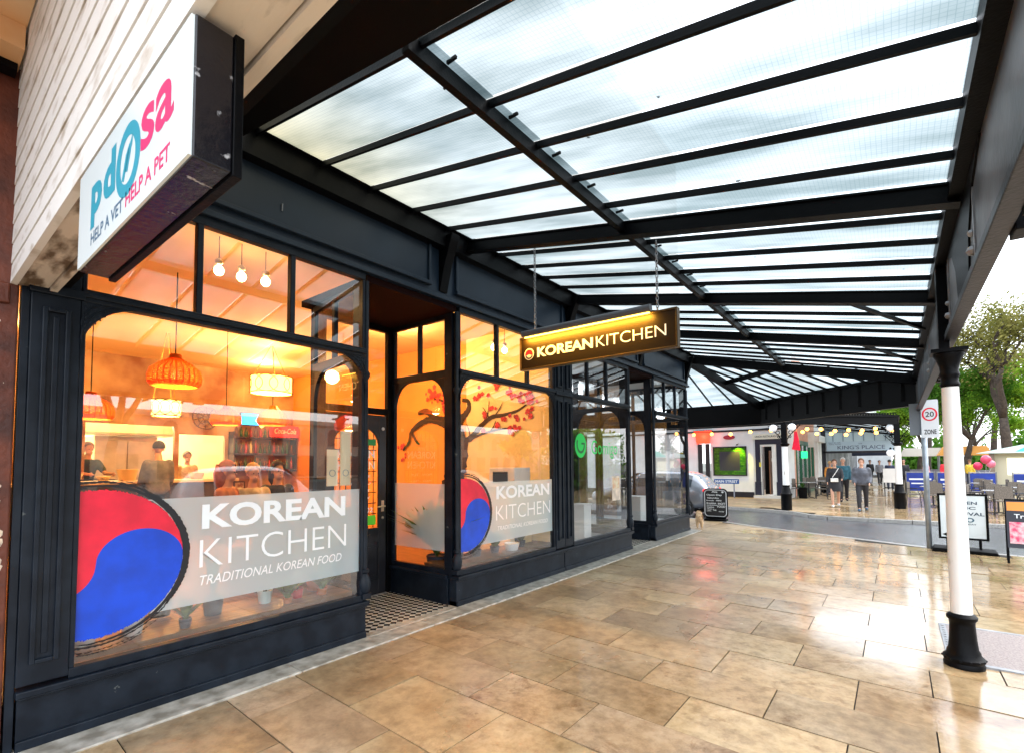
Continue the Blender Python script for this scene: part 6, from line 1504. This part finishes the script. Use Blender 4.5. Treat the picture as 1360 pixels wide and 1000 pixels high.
# kiosk with pale roof, green umbrella, balloons, lamp post
ks = sgn('market_kiosk', (4.75, 36, 0), R(-8), 'small cream kiosk with a shallow grey roof behind the café tables', 'kiosk')
MB().box(-.8, 1.6, 0, 1.8, 0, 2.05).build('kiosk_wall', mat('cream_kiosk', (.70, .66, .50), .6), ks); m = MB(); m.add([(-1.35, -.5, 2.05), (2.2, -.5, 2.05), (2.2, 2.3, 2.05), (-1.35, 2.3, 2.05), (.4, .9, 2.5)], [(0, 3, 2, 1), (0, 1, 4), (1, 2, 4), (2, 3, 4), (3, 0, 4)]); m.build('roof', mat('pale_green_roof', (.30, .38, .34), .5), ks)
MB().box(-.2, 1.3, -.02, .0, .9, 1.8).build('hatch', mat('lit_hatch', (.8, .78, .6), .5, emis=(1, .95, .7), es=.4), ks); MB().box(-.85, -.65, -.3, -.1, 0, 2.04).build('corner_post', mat('brown_post', (.25, .2, .16), .6), ks)
o = sgn('patio_umbrella', (5.6, 34, 0), 0, 'open turquoise umbrella at the right edge beside the kiosk', 'umbrella'); MB().lathe([(1.0, 2.1), (.55, 2.38), (.02, 2.6)], (0, 0, 0), 8).build('canopy', mat('turquoise_canvas', (.0, .45, .32), .6), o); MB().tube([(0, 0, 0), (0, 0, 2.6)], .025, 8).build('pole', grey, o)
for i, (x, z, r_, c_) in enumerate(((3.45, 1.72, .20, (.75, .08, .16)), (3.15, 1.40, .18, (.7, .03, .1)), (3.62, 1.50, .17, (.75, .2, .3)))):
    o = sgn('balloon', (x, 33, z), 0, ['pink-red balloon, topmost of the bunch left of the kiosk', 'dark red balloon, lowest of the bunch left of the kiosk', 'pale pink balloon, rightmost of the bunch left of the kiosk'][i], 'balloon'); o['group'] = 'balloons left of the kiosk'
    MB().ball((0, 0, 0), r_, 14, (1, 1, 1.12)).build('balloon_skin', mat('balloon_rubber', c_, .25), o, smooth=True); MB().tube([(0, 0, -r_*1.1), (3.4-x, 0, -z+.7)], .006, 4).build('string', white, o)
o = sgn('street_lamp', (8.1, 50, 0), 0, 'slim pale street lamp rising among the trees', 'street lamp'); MB().tube([(0, 0, 0), (0, 0, 6.2)], [.12, .08], 8).build('pole', mat('pale_grey_pole', (.5, .53, .55), .5), o); m = MB().tube([(0, 0, 6.1), (0, 0, 6.6), (.5, 0, 6.9), (.75, 0, 6.6)], .06, 6); m.build('lamp_arm', grey, o); MB().box(.6, .95, -.1, .1, 6.45, 6.6).build('lamp_head', white, o)
for i, (x, y, c_, l_) in enumerate(((4.2, 52, (.75, .35, .08), 'distant stall with an orange awning between the tree trunks'), (1.8, 56, (.75, .72, .68), 'distant stall with a white awning beyond the blue barriers'), (9.6, 55, (.7, .6, .05), 'distant stall with a yellow awning near the street lamp'))):
    o = sgn('market_stall', (x, y, 0), 0, l_, 'stall'); MB().prism([(-1.6, 2.1), (1.6, 2.1), (1.2, 2.8), (-1.2, 2.8)], (0, -1, 0), (1, 0, 0), (0, 0, 1), (0, 2, 0)).build('awning', mat('awning_cloth', c_, .7), o); m = MB()
    for a, b in ((-1.5, -.9), (1.5, -.9), (-1.5, .9), (1.5, .9)): m.tube([(a, b, 0), (a, b, 2.1)], .04, 6)
    m.build('frame', grey, o); MB().box(-1.4, 1.4, -.8, .2, 0, .95).build('counter', mat('stall_counter', (.2, .2, .25), .6), o)

# ---------------------------------------------------------------- cars
def car(loc, rz, paint, label, L=4.25, W=1.78, H=1.48, suv=False):
    """nose towards +Y (local), centre at origin"""
    o = empty('parked_car', loc, rz, label, 'car')
    # (y, z_low, z_belt, half width at belt, z_roof or bonnet, half width of the roof)
    st = [(-L/2, .45, .80, .66, .86, .55), (-L/2+.06, .30, .86, .78, 1.0 if not suv else 1.15, .62), (-L/2+.35, .24, .93, .86, H*.90, .62), (-L/2+.75, .22, .95, .88, H*.985, .62), (-.35, .2, .93, .89, H, .63), (.25, .2, .92, .89, H*.985, .62), (.72, .2, .92, .885, H*.80, .60), (1.02, .2, .92, .88, .98, .66), (1.45, .22, .86, .87, .90, .66), (L/2-.12, .28, .72, .80, .76, .60), (L/2, .42, .60, .66, .64, .5)]
    vs = []; fs = []
    for (y, z0, zb, hw, zt, hr) in st:
        ring_ = [(-hw*.9, z0), (-hw, z0+.12), (-hw*1.01, (z0+zb)/2), (-hw, zb), (-(hw*.35+hr*.65), zb+(zt-zb)*.6), (-hr*.88, zt-.02*(zt-zb)), (-hr*.5, zt+.02), (hr*.5, zt+.02), (hr*.88, zt-.02*(zt-zb)), (hw*.35+hr*.65, zb+(zt-zb)*.6), (hw, zb), (hw*1.01, (z0+zb)/2), (hw, z0+.12), (hw*.9, z0)]
        vs += [(x, y, z) for x, z in ring_]
    n = 14
    for i in range(len(st)-1):
        for k in range(n): fs.append((i*n+k, i*n+(k+1) % n, (i+1)*n+(k+1) % n, (i+1)*n+k))
    fs.append(tuple(range(n))); fs.append(tuple((len(st)-1)*n+k for k in range(n))[::-1])
    fs = [f_[::-1] for f_ in fs]
    body = MB().add(vs, fs).build('body', paint, o, smooth=True); sb = body.modifiers.new('subsurf', 'SUBSURF'); sb.levels = 2; sb.render_levels = 2
    gl = mat('car_glass', (.02, .03, .04), .05, spec=.9)
    def pt(i, k): return Vector(vs[i*n+k])
    def win(name, quads, off=.0):
        m = MB()
        for (a, b, c, d_) in quads: m.quad(a, b, c, d_)
        m.build(name, gl, o)
    e = .012
    for s_ in (-1, 1):
        ks_ = (3, 4, 5) if s_ < 0 else (10, 9, 8)
        m = MB()
        for (i, j) in ((2, 3), (3, 4), (4, 5), (5, 6)):
            a0, a1, a2_ = pt(i, ks_[0]), pt(i, ks_[1]), pt(i, ks_[2]); b0, b1, b2 = pt(j, ks_[0]), pt(j, ks_[1]), pt(j, ks_[2])
            fa_, fb_ = (.45 if i == 2 else .03), (.75 if j == 6 else .97); oo = Vector((s_*.006, 0, 0))
            lo0 = a0.lerp(a1, .12).lerp(b0.lerp(b1, .12), fa_); lo1 = a0.lerp(a1, .12).lerp(b0.lerp(b1, .12), fb_); hi0 = a1.lerp(a2_, .70).lerp(b1.lerp(b2, .70), fa_); hi1 = a1.lerp(a2_, .70).lerp(b1.lerp(b2, .70), fb_); mid0, mid1 = a1.lerp(b1, fa_), a1.lerp(b1, fb_)
            m.quad(lo0+oo, lo1+oo, mid1+oo, mid0+oo); m.quad(mid0+oo, mid1+oo, hi1+oo, hi0+oo)
        m.build('side_window', gl, o)
    r0, r1 = st[1], st[2]
    zt0 = r0[4]; MB().quad((-.52, -L/2+.085, .98), (.52, -L/2+.085, .98), (.50, -L/2+.33, H*.86), (-.50, -L/2+.33, H*.86)).build('rear_window', gl, o)
    MB().quad((-.56, 1.03, .985), (.56, 1.03, .985), (.52, .40, H*.955), (-.52, .40, H*.955)).build('windscreen', gl, o)
    tl_ = mat('tail_light_red', (.6, .01, .02), .2, emis=(1, .02, .02), es=.25)
    for s_ in (-1, 1):
        MB().ball((s_*.70, -L/2+.12, .86), .11, 10, (1.1, 1.0, .7)).build('tail_light', tl_, o, smooth=True); MB().ball((s_*.62, L/2-.15, .66), .12, 10, (1.3, .8, .6)).build('headlight', mat('headlight_glass', (.7, .75, .8), .1), o, smooth=True)
    MB().box(-.26, .26, -L/2-.02, -L/2+.05, .50, .61).build('number_plate', mat('yellow_plate', (.75, .6, .08), .5), o)
    MB().box(-.75, .75, -L/2-.005, -L/2+.2, .26, .42).build('bumper', mat('grey_plastic', (.04, .04, .045), .6), o, bevel=.03)
    for s_ in (-1, 1):
        for y_ in (-L/2+.78, L/2-.82):
            w = MB(); prof = [(.18, -.1), (.30, -.1), (.325, -.07), (.325, .07), (.30, .1), (.18, .1)]
            nn_ = 24; vv = []
            for (r_, t_) in prof:
                for k in range(nn_): a = 2*PI*k/nn_; vv.append((s_*.80+t_, y_+r_*math.cos(a), .325+r_*math.sin(a)))
            w.add(vv, [(i*nn_+k, i*nn_+(k+1) % nn_, (i+1)*nn_+(k+1) % nn_, (i+1)*nn_+k) for i in range(len(prof)-1) for k in range(nn_)]); wh = w.build('wheel', mat('tyre', (.012, .012, .012), .8), o, smooth=True, autosm=True)
            r_ = MB()
            for k in range(5):
                a = 2*PI*k/5; r_.bar((s_*.885, y_, .325), (s_*.885, y_+.2*math.cos(a), .325+.2*math.sin(a)), .05, .02, (1, 0, 0))
            r_.tube([(s_*.885, y_+.2*math.cos(t), .325+.2*math.sin(t)) for t in [2*PI*k/20 for k in range(21)]], .015, 6, cap=False); r_.build('rim', mat('alloy', (.5, .5, .52), .3, metal=.8), wh)
    MB().tube([(.85, .78, .98), (.98, .74, 1.02)], .06, 8).build('wing_mirror', paint, o); MB().tube([(-.85, .78, .98), (-.98, .74, 1.02)], .06, 8).build('wing_mirror', paint, o)
    return o
silver = mat('silver_paint', (.26, .28, .32), .25, metal=.5, coat=.6)
car((-6.85, 16.9, -.1), PI/2, silver, 'silver hatchback parked round the corner behind the chalk board')
car((5.9, 6.6, -.1), R(8), mat('white_car_paint', (.7, .72, .75), .25, coat=.6), 'white estate car parked across from the restaurant, seen mirrored in its glass', L=4.4, H=1.75, suv=True)
car((9.5, 19.6-1.2, -.1), R(80), mat('dark_blue_paint', (.03, .05, .09), .25, coat=.6), 'dark blue car standing in the side road to the right')

# ---------------------------------------------------------------- trees
leafm = []
for nme, c, c2 in (('leaves_spring', (.10, .24, .015), (.34, .52, .06)), ('leaves_olive', (.12, .13, .03), (.30, .28, .09)), ('leaves_deep', (.03, .11, .015), (.14, .30, .04))):
    m_ = mixsh(nme, lambda t, out: None); t = m_.node_tree; out = [n for n in t.nodes if n.type == 'OUTPUT_MATERIAL'][0]
    n = t.nodes.new('ShaderNodeTexNoise'); n.inputs['Scale'].default_value = .9; n.inputs['Detail'].default_value = 8; tcn = t.nodes.new('ShaderNodeTexCoord'); t.links.new(tcn.outputs['Object'], n.inputs['Vector'])
    r = t.nodes.new('ShaderNodeValToRGB'); r.color_ramp.elements[0].position = .35; r.color_ramp.elements[1].position = .65; r.color_ramp.elements[0].color = c+(1,); r.color_ramp.elements[1].color = c2+(1,); t.links.new(n.outputs[0], r.inputs[0])
    d = t.nodes.new('ShaderNodeBsdfDiffuse'); tl = t.nodes.new('ShaderNodeBsdfTranslucent'); ms = t.nodes.new('ShaderNodeMixShader'); ms.inputs[0].default_value = .45
    t.links.new(r.outputs[0], d.inputs[0]); t.links.new(r.outputs[0], tl.inputs[0]); t.links.new(d.outputs[0], ms.inputs[1]); t.links.new(tl.outputs[0], ms.inputs[2]); t.links.new(ms.outputs[0], out.inputs[0]); leafm.append(m_)
barkm = mat('bark', (.055, .04, .03), .85, var=.4, vscale=6, bump=.6, bscale=9)
def tree(loc, seed, H, r0, lm, n_leaf, label, fork=.32, spread=.5, leaf=.16, bare=0., low=.3, group='trees in the gardens to the right'):
    rnd = random.Random(seed); o = empty('tree', loc, label=label, cat='tree', group=group)
    tk = MB(); tips = []
    def grow(p, d, L, r, dep):
        pts = [p]; q = p; dd_ = d
        for k in range(4):
            dd_ = (dd_+Vector((rnd.gauss(0, .12), rnd.gauss(0, .12), rnd.gauss(.02, .06)))).normalized(); q = q+dd_*L/4; pts.append(q)
        tk.tube(pts, [r*(1-.11*k) for k in range(5)], 7 if dep < 2 else 4)
        if dep >= 2: tips.append((pts[2], L)); tips.append((pts[4], L))
        if dep < (4 if r0 > .2 else 3):
            nb = rnd.choice((3, 3, 4)) if dep < 3 else 2
            for b in range(nb):
                az = rnd.random()*2*PI; el = rnd.uniform(.35, .95)*spread*1.7
                nd = (dd_*math.cos(el)+Vector((math.cos(az), math.sin(az), rnd.uniform(-.1, .5)))*math.sin(el)).normalized()
                grow(pts[rnd.choice((3, 4))] if dep else pts[4], nd, L*rnd.uniform(.55, .78), r*.52, dep+1)
    grow(Vector((0, 0, -.1)), Vector((0, 0, 1)), H*fork, r0, 0)
    tk.build('trunk', barkm, o, smooth=True)
    lv = MB(); nt_ = len(tips)
    for k in range(n_leaf):
        (c, L) = tips[rnd.randrange(nt_)]
        if rnd.random() < bare and c.z > H*.62: continue
        s_ = L*.42; p = c+Vector((rnd.gauss(0, s_), rnd.gauss(0, s_), rnd.gauss(0, s_*.7)))
        if p.z < H*low: continue
        a = Vector((rnd.gauss(0, 1), rnd.gauss(0, 1), rnd.gauss(0, 1))).normalized(); b = a.orthogonal().normalized(); sz = leaf*rnd.uniform(.6, 1.3); c_ = a.cross(b)
        lv.add([p-b*sz*.5, p+c_*sz*.28, p+b*sz*.6, p-c_*sz*.28], [(0, 1, 2, 3)])
    lv.build('crown', lm, o); return o
tree((5.9, 48, 0), 1, 15, .42, leafm[1], 21600, 'largest tree with a thick dark trunk near the right edge', spread=.5, bare=.5, leaf=.19)
tree((3.7, 51, 0), 2, 11, .26, leafm[2], 21600, 'deep green tree just right of the white column', spread=.45, low=.12, leaf=.19)
tree((4.7, 57, 0), 3, 10, .22, leafm[0], 16200, 'slim bright green tree between the white column and the largest tree', spread=.45, low=.12, leaf=.19)
tree((1.7, 60, 0), 4, 10.5, .22, leafm[0], 18000, 'bright green tree left of the white column, behind the speed sign', spread=.5, low=.25, leaf=.19)
tree((-.0+.6, 66, 0), 5, 7.5, .2, leafm[0], 11700, 'small bright green tree beside the far white column', spread=.5, low=.12, leaf=.19)
tree((9.3, 52, 0), 6, 11.5, .3, leafm[0], 18000, 'spring-green tree at the right edge behind the street lamp', spread=.5, bare=.4, low=.25, leaf=.19)
tree((7.6, 66, 0), 7, 17, .35, leafm[1], 16200, 'tall olive tree with bare upper twigs above the others', spread=.5, bare=.75, leaf=.28)
tree((11.5, 66, 0), 8, 15, .35, leafm[2], 16200, 'dark tree at the far right, farthest back', spread=.5, low=.12, leaf=.3)
tree((3.0, 74, 0), 9, 16, .35, leafm[1], 16200, 'tall half-bare tree rising behind the white column', spread=.5, bare=.7, leaf=.3)
# garden hedge / distant greenery
hg = MB(); rnd = random.Random(40)
for k in range(14000):
    x = rnd.uniform(-.5, 26); z = abs(rnd.gauss(0, 1))*2.2*(.6+.4*math.sin(x*1.7)+.3*math.sin(x*.6)); y = 84+rnd.gauss(0, 1.2); p = Vector((x, y, z)); a = Vector((rnd.gauss(0, 1), rnd.gauss(0, 1), rnd.gauss(0, 1))).normalized(); b = a.orthogonal().normalized()*.3; hg.add([p-b, p+a*.25, p+b, p-a*.2], [(0, 1, 2, 3)])
o = hg.build('garden_hedge', leafm[2]); tag(o, 'mass of low greenery behind the trees at the right', 'hedge', kind='stuff')
# what the windows mirror: buildings and trees on the other side of the street
OB = empty('opposite_building', (54, 24, 0), label='pale stone building with arched upper windows across the street, seen mirrored in the glass', cat='building')
ston = mat('opposite_stone', (.40, .34, .27), .7, var=.15, vscale=.6)
P(MB().box(54, 64, -30, 90, 0, 7.6), 'wall', ston, OB); P(MB().box(53.7, 54, -30, 90, 7.1, 7.7), 'cornice', ston, OB)
for k in range(30):
    y_ = -28+k*3.9
    P(MB().prism([(-.7, 0), (.7, 0), (.7, 1.6)]+[(.7*math.cos(PI*q/10), 1.6+.7*math.sin(PI*q/10)) for q in range(1, 10)]+[(-.7, 1.6)], (53.93, y_, 4.4), (0, 1, 0), (0, 0, 1), (-.03, 0, 0)), 'window', mat('opposite_window', (.04, .05, .06), .1), OB)
    P(MB().box(53.9, 53.98, y_-1.1, y_+1.1, .3, 3.0), 'shopfront', mat('opposite_shopfront', (.05, .05, .06), .2), OB)
tree((14, 4.6, 0), 21, 10, .25, leafm[2], 2200, 'street tree opposite the restaurant, mirrored at the left of its window', leaf=.3, low=.3, group='street trees opposite the shops')
tree((9.5, 29, 0), 22, 10, .28, leafm[0], 6000, 'street tree opposite the second shop, mirrored in its window', leaf=.3, low=.08, fork=.14, group='street trees opposite the shops')
tree((13, 38, 0), 23, 12, .3, leafm[2], 7000, 'street tree opposite the corner, mirrored in the corner window', leaf=.3, low=.08, fork=.14, group='street trees opposite the shops')
tree((18, 50, 0), 24, 13, .3, leafm[2], 7000, 'street tree farthest along the other side, mirrored behind the green logo', leaf=.3, low=.08, fork=.14, group='street trees opposite the shops')
tree((17.5, 33, 0), 25, 12, .3, leafm[0], 6000, 'broad street tree opposite, mirrored at the right of the green logo window', leaf=.3, low=.08, fork=.14, group='street trees opposite the shops')
def shrub(loc, seed, w, h, n, label, lm):
    rnd = random.Random(seed); o = empty('shrub', loc, label=label, cat='shrub', group='shrubs opposite the shops'); st = MB(); lv = MB()
    for k in range(7):
        a = 2*PI*k/7; st.tube([(0, 0, 0), (w*.25*math.cos(a), w*.25*math.sin(a), h*.45), (w*.42*math.cos(a), w*.42*math.sin(a), h*.8)], [.06, .04, .015], 6)
    for k in range(n):
        c = Vector((rnd.gauss(0, w*.33), rnd.gauss(0, w*.33), h*rnd.random()**.8)); a = Vector((rnd.gauss(0, 1), rnd.gauss(0, 1), rnd.gauss(0, 1))).normalized(); b = a.orthogonal().normalized()*.16
        lv.add([c-b, c+a*.12, c+b*1.2, c-a*.12], [(0, 1, 2, 3)])
    st.build('stems', barkm, o); lv.build('foliage', lm, o)
for i, (x, y, w, h) in enumerate(((8.6, 27.5, 3, 3.6), (10.4, 31.5, 3.4, 4.2), (12.6, 36.5, 3.6, 4.0), (15.5, 43, 4, 4.6))):
    shrub((x, y, 0), 60+i, w, h, 2600, ['broad shrub opposite the shops, the nearest of the row', 'broad shrub opposite the shops, second of the row', 'broad shrub opposite the shops, third of the row', 'broad shrub opposite the shops, the farthest of the row'][i], leafm[(2, 0)[i % 2]])
